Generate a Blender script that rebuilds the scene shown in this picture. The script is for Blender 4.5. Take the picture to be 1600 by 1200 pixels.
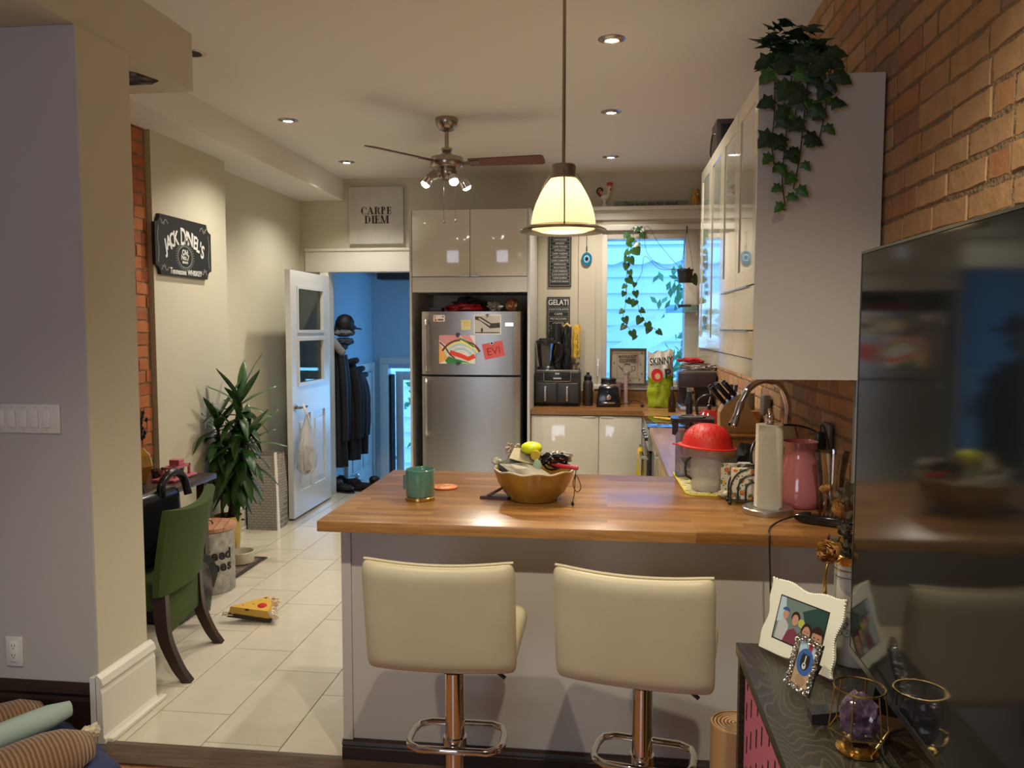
import bpy, bmesh, math, random
from mathutils import Vector, Matrix, Euler
PI = math.pi
sc = bpy.context.scene
C = sc.collection
for o in list(bpy.data.objects): bpy.data.objects.remove(o)
random.seed(7)

# ---------------------------------------------------------------- camera
cam_d = bpy.data.cameras.new('camera'); cam = bpy.data.objects.new('camera', cam_d); C.objects.link(cam)
cam_d.sensor_width = 36; cam_d.lens = 36*1250/1600; cam_d.clip_start = 0.02
cam.location = (0, 0, 1.59)
cam.rotation_euler = (Matrix.Rotation(math.radians(6.9), 3, 'Z') @ Matrix.Rotation(math.radians(90-4.06), 3, 'X')
                      @ Matrix.Rotation(math.radians(0.07), 3, 'Z')).to_euler()
sc.camera = cam
# ---------------------------------------------------------------- sky, exposure, large lights
w = bpy.data.worlds.new('sky'); sc.world = w; w.use_nodes = True
bg = w.node_tree.nodes['Background']; bg.inputs[0].default_value = (0.15, 0.44, 1.0, 1); bg.inputs[1].default_value = 3.0
vs = sc.view_settings
vs.view_transform = 'Standard'; vs.look = 'None'; vs.exposure = 0.62; vs.gamma = 1.0; vs.use_curve_mapping = False

def light(name, kind, loc, power, col, size=0.1, target=None, spot=None, blend=0.5, sy=None):
    d = bpy.data.lights.new(name, kind); d.energy = power; d.color = col
    if kind == 'AREA':
        d.size = size
        if sy: d.shape = 'RECTANGLE'; d.size_y = sy
    else: d.shadow_soft_size = size
    if kind == 'SPOT': d.spot_size = math.radians(spot); d.spot_blend = blend
    o = bpy.data.objects.new(name, d); C.objects.link(o); o.location = loc
    if target is not None:
        o.rotation_euler = (Vector(target)-Vector(loc)).to_track_quat('-Z', 'Y').to_euler()
    return o
WARM = (1.0, 0.89, 0.67); NEUT = (1.0, 0.935, 0.80)
ZC = 2.94        # ceiling
DOWN = [(0.0, 3.89), (0.0, 5.17), (0.0, 6.51), (-2.10, 5.13), (-2.15, 6.46)]
for x, y in DOWN:
    light('downlight_lamp', 'SPOT', (x, y, ZC-0.03), 50, NEUT, 0.035, (x, y, 0), 125, 0.8)
# the living room behind the camera: its two recessed lamps and its window
light('living_room_lamp', 'SPOT', (-0.95, 0.98, ZC-0.03), 60, WARM, 0.035, (-0.85, 1.45, 0), 104, 0.6)
light('living_room_lamp', 'SPOT', (0.38, 0.98, ZC-0.03), 72, WARM, 0.035, (0.32, 1.40, 0), 112, 0.6)
light('living_room_window_daylight', 'AREA', (-1.6, -2.35, 1.6), 22, (0.76, 0.84, 1.0), 1.5, (-1.6, 3, 1.2), sy=1.4)

# ---------------------------------------------------------------- materials
def mat(name, col, rough=0.5, metal=0.0, **k):
    m = bpy.data.materials.new(name); m.use_nodes = True
    nt = m.node_tree; b = nt.nodes['Principled BSDF']
    b.inputs['Base Color'].default_value = (*col, 1); b.inputs['Roughness'].default_value = rough
    b.inputs['Metallic'].default_value = metal
    if 'spec' in k: b.inputs['Specular IOR Level'].default_value = k['spec']
    if 'coat' in k: b.inputs['Coat Weight'].default_value = k['coat']; b.inputs['Coat Roughness'].default_value = 0.04
    if 'trans' in k: b.inputs['Transmission Weight'].default_value = k['trans']; b.inputs['IOR'].default_value = k.get('ior', 1.45)
    if 'sheen' in k: b.inputs['Sheen Weight'].default_value = k['sheen']
    if 'emit' in k:
        b.inputs['Emission Color'].default_value = (*k.get('ecol', col), 1); b.inputs['Emission Strength'].default_value = k['emit']
    if 'col2' in k:     # two-tone noise
        tc = nt.nodes.new('ShaderNodeTexCoord'); mp = nt.nodes.new('ShaderNodeMapping'); mp.inputs['Scale'].default_value = k.get('nmap', (1, 1, 1))
        n = nt.nodes.new('ShaderNodeTexNoise'); n.inputs['Scale'].default_value = k.get('nscale', 5); n.inputs['Detail'].default_value = k.get('ndet', 4)
        r = nt.nodes.new('ShaderNodeValToRGB'); r.color_ramp.elements[0].position = k.get('n0', 0.35); r.color_ramp.elements[1].position = k.get('n1', 0.65)
        r.color_ramp.elements[0].color = (*col, 1); r.color_ramp.elements[1].color = (*k['col2'], 1)
        nt.links.new(tc.outputs['Object'], mp.inputs[0]); nt.links.new(mp.outputs[0], n.inputs[0]); nt.links.new(n.outputs[0], r.inputs[0]); nt.links.new(r.outputs[0], b.inputs['Base Color'])
    if 'bump' in k:
        tc = nt.nodes.new('ShaderNodeTexCoord'); mp = nt.nodes.new('ShaderNodeMapping'); mp.inputs['Scale'].default_value = k.get('bmap', (1, 1, 1))
        n = nt.nodes.new('ShaderNodeTexNoise'); n.inputs['Scale'].default_value = k.get('bscale', 60); n.inputs['Detail'].default_value = 3
        bp = nt.nodes.new('ShaderNodeBump'); bp.inputs['Strength'].default_value = k['bump']; bp.inputs['Distance'].default_value = k.get('bdist', 0.004)
        nt.links.new(tc.outputs['Object'], mp.inputs[0]); nt.links.new(mp.outputs[0], n.inputs[0]); nt.links.new(n.outputs[0], bp.inputs['Height']); nt.links.new(bp.outputs[0], b.inputs['Normal'])
    return m
def island_mat(name, cols, rough=0.8, bump=0.5, bscale=40, grain=None, spec=0.5):
    """colour varies per loose piece (brick, tile, plank)"""
    m = mat(name, cols[0], rough, spec=spec, bump=bump, bscale=bscale, bmap=grain or (1, 1, 1))
    nt = m.node_tree; b = nt.nodes['Principled BSDF']
    g = nt.nodes.new('ShaderNodeNewGeometry'); r = nt.nodes.new('ShaderNodeValToRGB')
    while len(r.color_ramp.elements) < len(cols): r.color_ramp.elements.new(0.5)
    for i, c in enumerate(cols):
        r.color_ramp.elements[i].position = i/(len(cols)-1); r.color_ramp.elements[i].color = (*c, 1)
    nt.links.new(g.outputs['Random Per Island'], r.inputs[0])
    tc = nt.nodes.new('ShaderNodeTexCoord'); mp = nt.nodes.new('ShaderNodeMapping'); mp.inputs['Scale'].default_value = grain or (1, 1, 1)
    n = nt.nodes.new('ShaderNodeTexNoise'); n.inputs['Scale'].default_value = 14; n.inputs['Detail'].default_value = 5
    mr = nt.nodes.new('ShaderNodeMapRange'); mr.inputs[3].default_value = 0.72; mr.inputs[4].default_value = 1.28
    mx = nt.nodes.new('ShaderNodeMix'); mx.data_type = 'RGBA'; mx.blend_type = 'MULTIPLY'; mx.inputs[0].default_value = 1
    nt.links.new(tc.outputs['Object'], mp.inputs[0]); nt.links.new(mp.outputs[0], n.inputs[0]); nt.links.new(n.outputs[0], mr.inputs[0])
    nt.links.new(r.outputs[0], mx.inputs[6]); nt.links.new(mr.outputs[0], mx.inputs[7]); nt.links.new(mx.outputs[2], b.inputs['Base Color'])
    return m
def stave_mat(name, rot):
    """butcher block: narrow staves, along X (rot 0) or Y (rot 90)"""
    m = mat(name, (0.5, 0.25, 0.08), 0.28, spec=0.5)
    nt = m.node_tree; b = nt.nodes['Principled BSDF']
    tc = nt.nodes.new('ShaderNodeTexCoord'); mp = nt.nodes.new('ShaderNodeMapping'); mp.inputs['Rotation'].default_value = (0, 0, rot)
    br = nt.nodes.new('ShaderNodeTexBrick'); br.inputs['Scale'].default_value = 1; br.inputs['Brick Width'].default_value = 0.46
    br.inputs['Row Height'].default_value = 0.042; br.inputs['Mortar Size'].default_value = 0.0006; br.offset = 0.37
    br.inputs['Color1'].default_value = (0.0, 0, 0, 1); br.inputs['Color2'].default_value = (1, 1, 1, 1); br.inputs['Mortar'].default_value = (0.2, 0.2, 0.2, 1)
    n = nt.nodes.new('ShaderNodeTexNoise'); n.inputs['Scale'].default_value = 6; n.inputs['Detail'].default_value = 6
    mp2 = nt.nodes.new('ShaderNodeMapping'); mp2.inputs['Rotation'].default_value = (0, 0, rot); mp2.inputs['Scale'].default_value = (1.2, 14, 14)
    ad = nt.nodes.new('ShaderNodeMath'); ad.operation = 'MULTIPLY_ADD'; ad.inputs[1].default_value = 0.55
    sub = nt.nodes.new('ShaderNodeMath'); sub.operation = 'MULTIPLY_ADD'; sub.inputs[1].default_value = 0.9; sub.inputs[2].default_value = -0.22
    r = nt.nodes.new('ShaderNodeValToRGB'); e = r.color_ramp.elements
    e[0].position = 0.1; e[0].color = (0.19, 0.082, 0.025, 1); e[1].position = 0.9; e[1].color = (0.43, 0.225, 0.075, 1)
    x = e.new(0.5); x.color = (0.285, 0.132, 0.040, 1)
    L = nt.links.new
    L(tc.outputs['Object'], mp.inputs[0]); L(mp.outputs[0], br.inputs[0]); L(tc.outputs['Object'], mp2.inputs[0]); L(mp2.outputs[0], n.inputs[0])
    L(n.outputs[0], sub.inputs[0]); L(br.outputs[0], ad.inputs[0]); L(sub.outputs[0], ad.inputs[2]); L(ad.outputs[0], r.inputs[0]); L(r.outputs[0], b.inputs['Base Color'])
    return m
def pane_mat(name, tint=(1, 1, 1), gloss=0.12, rough=0.02):
    """thin glass: see-through with a fresnel reflection"""
    m = bpy.data.materials.new(name); m.use_nodes = True; nt = m.node_tree; nt.nodes.clear()
    out = nt.nodes.new('ShaderNodeOutputMaterial'); t = nt.nodes.new('ShaderNodeBsdfTransparent'); t.inputs[0].default_value = (*tint, 1)
    g = nt.nodes.new('ShaderNodeBsdfGlossy'); g.inputs['Roughness'].default_value = rough
    lw = nt.nodes.new('ShaderNodeLayerWeight'); lw.inputs[0].default_value = 0.35
    mr = nt.nodes.new('ShaderNodeMapRange'); mr.inputs[3].default_value = gloss*0.4; mr.inputs[4].default_value = min(1, gloss*4)
    mx = nt.nodes.new('ShaderNodeMixShader')
    nt.links.new(lw.outputs['Fresnel'], mr.inputs[0]); nt.links.new(mr.outputs[0], mx.inputs[0]); nt.links.new(t.outputs[0], mx.inputs[1]); nt.links.new(g.outputs[0], mx.inputs[2]); nt.links.new(mx.outputs[0], out.inputs[0])
    return m

cream = mat('cream wall paint', (0.60, 0.555, 0.43), 0.6, bump=0.08, bscale=25)
grey_wall = mat('pale grey wall paint', (0.50, 0.47, 0.455), 0.6, bump=0.08, bscale=25)
ceil_m = mat('ceiling paint', (0.78, 0.74, 0.68), 0.75, bump=0.1, bscale=12)
trim_m = mat('white trim paint', (0.72, 0.69, 0.62), 0.35, bump=0.05, bscale=20)
blue_wall = mat('stairwell wall paint', (0.42, 0.55, 0.62), 0.6)
white_gloss = mat('white gloss cabinet', (0.66, 0.61, 0.52), 0.08, coat=0.6)
white_mat = mat('white cabinet side', (0.57, 0.535, 0.475), 0.4)
pen_m = mat('warm white peninsula panel', (0.50, 0.475, 0.44), 0.35)
black = mat('black plastic', (0.012, 0.012, 0.013), 0.3)
blackmatte = mat('black matte', (0.012, 0.012, 0.014), 0.75)
dark_wood = mat('dark espresso wood', (0.028, 0.014, 0.010), 0.35, bump=0.2, bscale=20, bmap=(1, 8, 8))
steel = mat('brushed stainless steel', (0.46, 0.45, 0.43), 0.30, 0.95, bump=0.05, bscale=30, bmap=(1, 1, 60))
chrome = mat('polished chrome', (0.75, 0.74, 0.72), 0.06, 1.0)
nickel = mat('brushed nickel', (0.38, 0.33, 0.28), 0.25, 1.0)
gold = mat('brass gold', (0.62, 0.42, 0.14), 0.22, 1.0)
leather = mat('cream faux leather', (0.60, 0.535, 0.36), 0.42, col2=(0.55, 0.48, 0.315), nscale=5, bump=0.15, bscale=14)
white_p = mat('white plastic', (0.72, 0.70, 0.66), 0.35)
stave_x = stave_mat('butcher block staves', 0.0)
stave_y = stave_mat('butcher block staves lengthwise', PI/2)
glass = pane_mat('clear glass')
red_p = mat('red silicone', (0.62, 0.02, 0.012), 0.45)
leaf_m = mat('dark green leaf', (0.014, 0.055, 0.012), 0.35, col2=(0.03, 0.10, 0.018), nscale=9)
ivy_m = mat('ivy leaf green', (0.006, 0.030, 0.014), 0.5, col2=(0.018, 0.060, 0.018), nscale=12)
ivy_light = mat('young ivy leaf green', (0.035, 0.13, 0.02), 0.5)
stem_m = mat('brown stem', (0.07, 0.05, 0.025), 0.7)
paper_m = mat('white paper', (0.80, 0.76, 0.68), 0.8)
ink = mat('black ink', (0.015, 0.014, 0.013), 0.7)
chalk = mat('white lettering', (0.70, 0.70, 0.66), 0.7)

# ---------------------------------------------------------------- mesh helpers
def bm_new(): return bmesh.new()
def box(bm, x0, y0, z0, x1, y1, z1, bev=0.0, seg=2, mtx=None):
    r = bmesh.ops.create_cube(bm, size=1); vs_ = r['verts']
    for v in vs_:
        v.co = Vector((x0+(v.co.x+.5)*(x1-x0), y0+(v.co.y+.5)*(y1-y0), z0+(v.co.z+.5)*(z1-z0)))
    es = set(e for v in vs_ for e in v.link_edges)
    if bev > 0:
        g = bmesh.ops.bevel(bm, geom=list(es), offset=bev, segments=seg, affect='EDGES', profile=0.5)
        vs_ = list({v for f in g['faces'] for v in f.verts} | {v for v in vs_ if v.is_valid})
    if mtx is not None:
        for v in vs_: v.co = mtx @ v.co
    return vs_
def lathe(bm, prof, c=(0, 0, 0), seg=32, mtx=None, cap0=True, cap1=True):
    rings = []
    for r, z in prof:
        ring = []
        for i in range(seg):
            a = 2*PI*i/seg; p = Vector((r*math.cos(a), r*math.sin(a), z))
            if mtx is not None: p = mtx @ p
            ring.append(bm.verts.new(p+Vector(c)))
        rings.append(ring)
    for a, b in zip(rings, rings[1:]):
        for i in range(seg):
            j = (i+1) % seg; bm.faces.new((a[i], a[j], b[j], b[i]))
    if cap0 and prof[0][0] > 1e-5: bm.faces.new(rings[0][::-1])
    if cap1 and prof[-1][0] > 1e-5: bm.faces.new(rings[-1])
    return [v for r in rings for v in r]
def tube(bm, pts, r, seg=8, cap=True, closed=False):
    pts = [Vector(p) for p in pts]; n = len(pts); rings = []
    rs = r if isinstance(r, (list, tuple)) else [r]*n
    up = None
    for i, p in enumerate(pts):
        if closed: t = (pts[(i+1) % n]-pts[i-1])
        else: t = pts[min(i+1, n-1)]-pts[max(i-1, 0)]
        if t.length < 1e-9: t = Vector((0, 0, 1))
        t.normalize()
        if up is None:
            up = Vector((0, 0, 1)) if abs(t.z) < 0.9 else Vector((1, 0, 0))
        s = t.cross(up)
        if s.length < 1e-4: s = t.cross(Vector((0.3, 1, 0.2)))
        s.normalize(); up = s.cross(t).normalized()
        rings.append([bm.verts.new(p+(s*math.cos(2*PI*k/seg)+up*math.sin(2*PI*k/seg))*rs[i]) for k in range(seg)])
    pairs = list(zip(rings, rings[1:]))
    if closed: pairs.append((rings[-1], rings[0]))
    for a, b in pairs:
        for k in range(seg):
            j = (k+1) % seg; bm.faces.new((a[k], a[j], b[j], b[k]))
    if cap and not closed: bm.faces.new(rings[0][::-1]); bm.faces.new(rings[-1])
def smooth_pts(pts, n=6):
    """Catmull-Rom through the points"""
    P = [Vector(p) for p in pts]; P = [P[0]*2-P[1]]+P+[P[-1]*2-P[-2]]; out = []
    for i in range(1, len(P)-2):
        for k in range(n):
            t = k/n; a, b, c, d = P[i-1], P[i], P[i+1], P[i+2]
            out.append(0.5*((2*b)+(c-a)*t+(2*a-5*b+4*c-d)*t*t+(3*b-a-3*c+d)*t*t*t))
    out.append(P[-2]); return out
def prism(bm, poly, z0, z1, mtx=None):
    """polygon in local XY extruded z0..z1"""
    f = lambda p: (mtx @ Vector(p)) if mtx is not None else Vector(p)
    a = [bm.verts.new(f((x, y, z0))) for x, y in poly]; b = [bm.verts.new(f((x, y, z1))) for x, y in poly]
    n = len(poly); bm.faces.new(a[::-1]); bm.faces.new(b)
    for i in range(n):
        j = (i+1) % n; bm.faces.new((a[i], a[j], b[j], b[i]))
    return a+b
def sphere(bm, c, r, seg=16, sq=(1, 1, 1)):
    g = bmesh.ops.create_uvsphere(bm, u_segments=seg, v_segments=max(6, seg//2), radius=r)
    for v in g['verts']: v.co = Vector((v.co.x*sq[0], v.co.y*sq[1], v.co.z*sq[2]))+Vector(c)
    return g['verts']
def lump(bm, c, size, seed=0, amp=0.18, freq=3.0, sub=3, mtx=None):
    """an irregular soft shape"""
    from mathutils import noise
    g = bmesh.ops.create_icosphere(bm, subdivisions=sub, radius=1)
    for v in g['verts']:
        n = noise.noise(v.co*freq+Vector((seed*7.3, seed*3.1, seed)))
        p = v.co*(1+amp*n*2); p = Vector((p.x*size[0], p.y*size[1], p.z*size[2]))
        if mtx is not None: p = mtx @ p
        v.co = p+Vector(c)
    return g['verts']
def clampz(bm, z):
    for v in bm.verts: v.co.z = max(v.co.z, z)
XF = {}
def obj(name, bm, m, parent=None, smooth=False, local=False, angle=None):
    if parent is not None and not local:
        bm.transform(XF[parent.name].inverted())
    bmesh.ops.recalc_face_normals(bm, faces=bm.faces)
    me = bpy.data.meshes.new(name); bm.to_mesh(me); bm.free()
    for x in (m if isinstance(m, (list, tuple)) else [m]): me.materials.append(x)
    if smooth:
        for p in me.polygons: p.use_smooth = True
        me.set_sharp_from_angle(angle=math.radians(angle or 40))
    o = bpy.data.objects.new(name, me); C.objects.link(o)
    if parent is not None: o.parent = parent; XF[o.name] = XF[parent.name]
    else: XF[o.name] = Matrix()
    return o
def thing(name, label, cat, loc=(0, 0, 0), rz=0, group=None):
    o = bpy.data.objects.new(name, None); C.objects.link(o); o.location = loc; o.rotation_euler = (0, 0, rz)
    o.empty_display_size = 0.1
    o['label'] = label; o['category'] = cat
    if group: o['group'] = group
    XF[o.name] = Matrix.Translation(loc) @ Matrix.Rotation(rz, 4, 'Z')
    return o
def tag(o, label, cat, group=None):
    o['label'] = label; o['category'] = cat
    if group: o['group'] = group
    return o
def struct(name, bm, m, parent=None, smooth=False):
    o = obj(name, bm, m, parent, smooth)
    if parent is None: o['kind'] = 'structure'
    return o
def bx(name, x0, y0, z0, x1, y1, z1, m, parent=None, bev=0.0, smooth=False, local=False):
    b = bm_new(); box(b, x0, y0, z0, x1, y1, z1, bev); return obj(name, b, m, parent, smooth or bev > 0, local)
def basis(o, xdir, zdir):
    """matrix placing local XY art on a surface: xdir = text direction, zdir = outward normal"""
    x = Vector(xdir).normalized(); z = Vector(zdir).normalized(); y = z.cross(x).normalized()
    M = Matrix((x, y, z)).transposed().to_4x4(); M.translation = Vector(o); return M
FACE = ((1, 0, 0), (0, -1, 0))      # on a surface that faces the camera side (-Y)
def text(s, size, m, mtx, parent, name='lettering', align='CENTER', ext=0.0008, sx=1.0, weight=0.0, space=1.0):
    cu = bpy.data.curves.new(name, 'FONT'); cu.body = s; cu.size = size; cu.align_x = align; cu.align_y = 'CENTER'
    cu.extrude = ext; cu.offset = weight; cu.resolution_u = 3; cu.space_character = space
    t = bpy.data.objects.new('tmp_text', cu); C.objects.link(t)
    dg = bpy.context.evaluated_depsgraph_get(); me = bpy.data.meshes.new_from_object(t.evaluated_get(dg))
    bpy.data.objects.remove(t); bpy.data.curves.remove(cu)
    M = XF[parent.name].inverted() @ mtx @ Matrix.Diagonal((sx, 1, 1, 1))
    me.transform(M); me.materials.clear(); me.materials.append(m)
    o = bpy.data.objects.new(name, me); C.objects.link(o); o.parent = parent; XF[o.name] = XF[parent.name]
    return o
def art(name, parent, mtx, shapes, th=0.0004):
    """flat printed picture: list of (material, polygon points) laid over each other"""
    bm = bm_new(); mats = []; k = 0
    for m, pts in shapes:
        if m not in mats: mats.append(m)
        n0 = len(bm.faces); prism(bm, pts, k*th*0.5, k*th*0.5+th, mtx); bm.faces.ensure_lookup_table()
        for f in bm.faces[n0:]: f.material_index = mats.index(m)
        k += 1
    return obj(name, bm, mats, parent)
def ell(cx, cy, rx, ry, n=20, a0=0, a1=2*PI):
    return [(cx+rx*math.cos(a0+(a1-a0)*i/n), cy+ry*math.sin(a0+(a1-a0)*i/n)) for i in range(n if abs(a1-a0) > 6.28 else n+1)]
def rect(x0, y0, x1, y1): return [(x0, y0), (x1, y0), (x1, y1), (x0, y1)]
def band(pts, wd):
    """a polyline thickened to a flat ribbon polygon"""
    P = [Vector(p) for p in pts]; L = []; R = []
    for i, p in enumerate(P):
        t = (P[min(i+1, len(P)-1)]-P[max(i-1, 0)]).normalized(); n = Vector((-t.y, t.x))*wd/2
        L.append((p.x+n.x, p.y+n.y)); R.append((p.x-n.x, p.y-n.y))
    return L+R[::-1]
def dup(root, loc=None, rz=None, label=None):
    r = root.copy(); C.objects.link(r)
    if loc is not None: r.location = loc
    if rz is not None: r.rotation_euler = (0, 0, rz)
    if label: r['label'] = label
    for ch in list(root.children):
        c = ch.copy(); C.objects.link(c); c.parent = r
        for g in list(ch.children):
            d = g.copy(); C.objects.link(d); d.parent = c
    return r
# ================================================================ SETTING
RX = 0.87; YB = 7.2; YF = 7.1
# ---- floors
def tiles():
    b = bm_new(); w0 = 0.308; L0 = 0.65
    i0 = int((-3.2+1.832)/w0)-1
    for i in range(i0, 11):
        x0 = -1.832+w0*i; x1 = x0+w0-0.004; x0 = x0+0.0
        if x0 > 1.0: break
        off = 3.024-0.2167*i
        k = math.floor((2.5-off)/L0)
        while True:
            y0 = off+k*L0; y1 = y0+L0-0.004; k += 1
            if y0 > 8.0: break
            a = max(y0, 2.76); c = min(y1, 8.02)
            if c-a < 0.02 or min(x1, 1.0)-max(x0, -3.1) < 0.01: continue
            box(b, max(x0, -3.1), a, -0.012, min(x1, 1.0), c, 0.0)
    return b
tile_m = island_mat('polished porcelain tile', [(0.56, 0.50, 0.40), (0.61, 0.55, 0.445), (0.58, 0.525, 0.42)], 0.13, 0.02, 6)
tile_m.node_tree.nodes['Map Range'].inputs[3].default_value = 0.93; tile_m.node_tree.nodes['Map Range'].inputs[4].default_value = 1.06
o = struct('floor', tiles(), tile_m)
bx('subfloor', -3.1, 2.74, -0.06, 1.0, 8.02, -0.004, mat('dark grout', (0.10, 0.085, 0.07), 0.9))['kind'] = 'structure'
b = bm_new(); x = -4.2; k = 0
while x < 1.2:
    y = -2.5-random.random()
    while y < 2.72:
        L_ = random.uniform(0.5, 1.1); box(b, x, max(y, -2.5), -0.05, x+0.083, min(y+L_-0.002, 2.72), -0.03, 0.001, 1); y += L_
    x += 0.085
bx('underfloor_light_blocker', -4.3, -2.6, -0.09, 1.1, 2.79, -0.0505, dark_wood)['kind'] = 'structure'  # unseen slab added to stop sky light leaking in below the floorboards
struct('wood_floor', b, island_mat('honey oak floorboards', [(0.24, 0.085, 0.025), (0.34, 0.135, 0.042), (0.29, 0.11, 0.032)], 0.35, 0.15, 12, (6, 0.8, 6)))
b = bm_new(); prism(b, [(2.665, -0.05), (2.765, -0.05), (2.765, 0.004), (2.74, 0.006), (2.665, -0.022)], -1.935, 0.87, Matrix(((0, 0, 1, 0), (1, 0, 0, 0), (0, 1, 0, 0), (0, 0, 0, 1))))
struct('trim_1', b, mat('dark oak threshold', (0.085, 0.052, 0.033), 0.4, col2=(0.13, 0.082, 0.055), nscale=7, nmap=(1, 14, 14)))
# ---- ceiling and bulkheads
def holed_ceiling():
    b = bm_new(); box(b, -4.2, -2.5, ZC, 1.1, 8.9, ZC+0.1); return b
struct('ceiling', holed_ceiling(), ceil_m)
bx('beam', -4.2, -2.5, 2.68, -1.93, 2.76, ZC, cream)['kind'] = 'structure'
# the stub that carries on past the jamb, with its broken underside
b = bm_new(); box(b, -2.43, 2.76, 2.68, -1.93, 3.60, ZC)
stub = struct('beam_end', b, cream)
b = bm_new(); prism(b, [(-2.42, 3.20), (-2.10, 3.22), (-2.03, 3.30), (-1.995, 3.42), (-2.05, 3.46), (-2.42, 3.47)], 2.676, 2.6799)
struct('plaster_hole', b, mat('rough broken plaster', (0.02, 0.018, 0.015), 0.9, col2=(0.16, 0.15, 0.13), nscale=18, n0=0.45, n1=0.62), stub)
b = bm_new(); box(b, -2.43, 2.9, 2.672, -1.935, 3.595, 2.6795)
# soffit along the left wall
bx('soffit', -2.95, 3.08, 2.748, -2.43, YB, ZC, ceil_m)['kind'] = 'structure'
# ---- left side walls
bx('wall_left', -3.0, 5.42, -0.05, -2.85, YB+0.1, ZC, cream)['kind'] = 'structure'
bx('wall_left_pier', -3.0, 4.50, -0.05, -2.69, 5.42, ZC, cream)['kind'] = 'structure'
bx('wall_front_left', -4.2, 2.76, -0.05, -1.93, 3.08, 2.679, grey_wall)['kind'] = 'structure'
bx('wall_jamb_left', -1.9295, 2.7595, -0.02, -1.922, 3.0805, 2.6795, cream)['kind'] = 'structure'
brick_cols = [(0.41, 0.235, 0.105), (0.46, 0.27, 0.125), (0.43, 0.245, 0.11), (0.49, 0.30, 0.145), (0.42, 0.245, 0.12), (0.45, 0.25, 0.11), (0.44, 0.19, 0.075), (0.30, 0.19, 0.125)]
brick_m = island_mat('old orange brick', brick_cols, 0.9, 1.0, 34)
brick_red = island_mat('red brick', [(0.36, 0.10, 0.035), (0.44, 0.15, 0.05), (0.30, 0.09, 0.035)], 0.85, 0.6, 30)
mortar_m = mat('crumbly mortar', (0.30, 0.195, 0.10), 0.95, col2=(0.20, 0.13, 0.07), nscale=30, bump=1.0, bscale=70, bdist=0.01)
def brick_wall(xf, sgn, y0, y1, z0, z1, bl=0.215, bh=0.074, g=0.010):
    """bricks as relief on a wall whose face is x = xf and looks towards sgn"""
    b = bm_new(); rnd = random.Random(3); r = 0; z = z0
    while z < z1:
        y = y0-(bl/2 if r % 2 else 0)-rnd.random()*0.03
        while y < y1:
            L_ = bl*(0.5 if rnd.random() < 0.14 else 1)*rnd.uniform(0.95, 1.04)
            a, c = max(y, y0), min(y+L_-g, y1)
            if c-a > 0.02:
                d = rnd.uniform(0.002, 0.006); zt = min(z+bh-g*rnd.uniform(0.7, 1.5), z1); pts = []
                for (ya, za), (yb, zb), k_ in (((a, z), (c, z), 5), ((c, z), (c, zt), 2), ((c, zt), (a, zt), 5), ((a, zt), (a, z), 2)):
                    for q in range(k_):
                        t = q/k_; cr = 0.0035 if q == 0 else 0.0022
                        pts.append((ya+(yb-ya)*t+rnd.uniform(-cr, cr), za+(zb-za)*t+rnd.uniform(-cr, cr)*1.1))
                my = (a+c)/2; mz = (z+zt)/2; tl = rnd.uniform(-0.007, 0.007); n_ = len(pts)
                lo = [b.verts.new((xf-0.03*sgn, p, q)) for p, q in pts]; hi = [b.verts.new((xf+sgn*(d*0.5-0.002), p, q)) for p, q in pts]
                top = [b.verts.new((xf+sgn*(d+(p-my)*tl), my+(p-my)*0.97, mz+(q-mz)*0.93)) for p, q in pts]
                for q in range(n_):
                    j = (q+1) % n_; b.faces.new((lo[q], lo[j], hi[j], hi[q])); b.faces.new((hi[q], hi[j], top[j], top[q]))
                b.faces.new(top)
            y += L_
        z += bh; r += 1
    return b
wr = struct('wall_right', brick_wall(RX, -1, 0.2, YB, 0.3, ZC), brick_m)
bx('mortar_bed', RX-0.0015, -2.5, -0.05, RX+0.15, YB+0.1, ZC, mortar_m)['kind'] = 'structure'
struct('wall_left_brick', brick_wall(-2.725, 1, 3.10, 4.49, 0.3, 2.748), brick_red)
bx('mortar_bed_left', -3.0, 3.08, -0.05, -2.726, 4.50, ZC, mortar_m)['kind'] = 'structure'
# ---- far wall: doorway on the left, window on the right
b = bm_new()
box(b, -3.0, YB, -0.05, -2.58, YB+0.12, ZC); box(b, -2.58, YB, 2.095, -1.70, YB+0.12, ZC)
box(b, -1.70, YB, -0.05, -0.03, YB+0.12, ZC); box(b, -0.03, YB, -0.05, 0.65, YB+0.12, 1.09); box(b, -0.03, YB, 2.36, 0.65, YB+0.12, ZC); box(b, 0.65, YB, -0.05, 1.0, YB+0.12, ZC)
struct('wall_back', b, cream)
# furred-out panelling round the window, with its ledge on top
panel_paint = mat('cream panel paint', (0.58, 0.52, 0.41), 0.5)
b = bm_new()
box(b, -0.629, YF, 0.9, -0.27, YB, 2.60); box(b, -0.27, YF-0.012, 0.9, -0.125, YB, 2.60)
box(b, -0.125, YF+0.01, 0.9, -0.065, YB, 2.60); box(b, -0.065, YF, 2.43, 0.87, YB, 2.60); box(b, -0.065, YF+0.01, 0.9, 0.87, YB, 1.045)
box(b, 0.76, YF, 1.045, 0.87, YB, 2.43)
struct('wall_window_panelling', b, panel_paint)
ledge = bx('trim_2', -0.629, YF-0.07, 2.60, 0.87, YB, 2.63, trim_m, bev=0.004); ledge['kind'] = 'structure'
bx('trim_3', -0.629, YF-0.025, 2.52, 0.87, YF, 2.60, trim_m, bev=0.006)['kind'] = 'structure'
bx('trim_4', -0.12, YF-0.02, 2.43, 0.80, YF+0.01, 2.48, trim_m, bev=0.005)['kind'] = 'structure'
bx('trim_5', -0.13, YF-0.03, 1.045, 0.80, YF+0.01, 1.085, trim_m, bev=0.005)['kind'] = 'structure'
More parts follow.
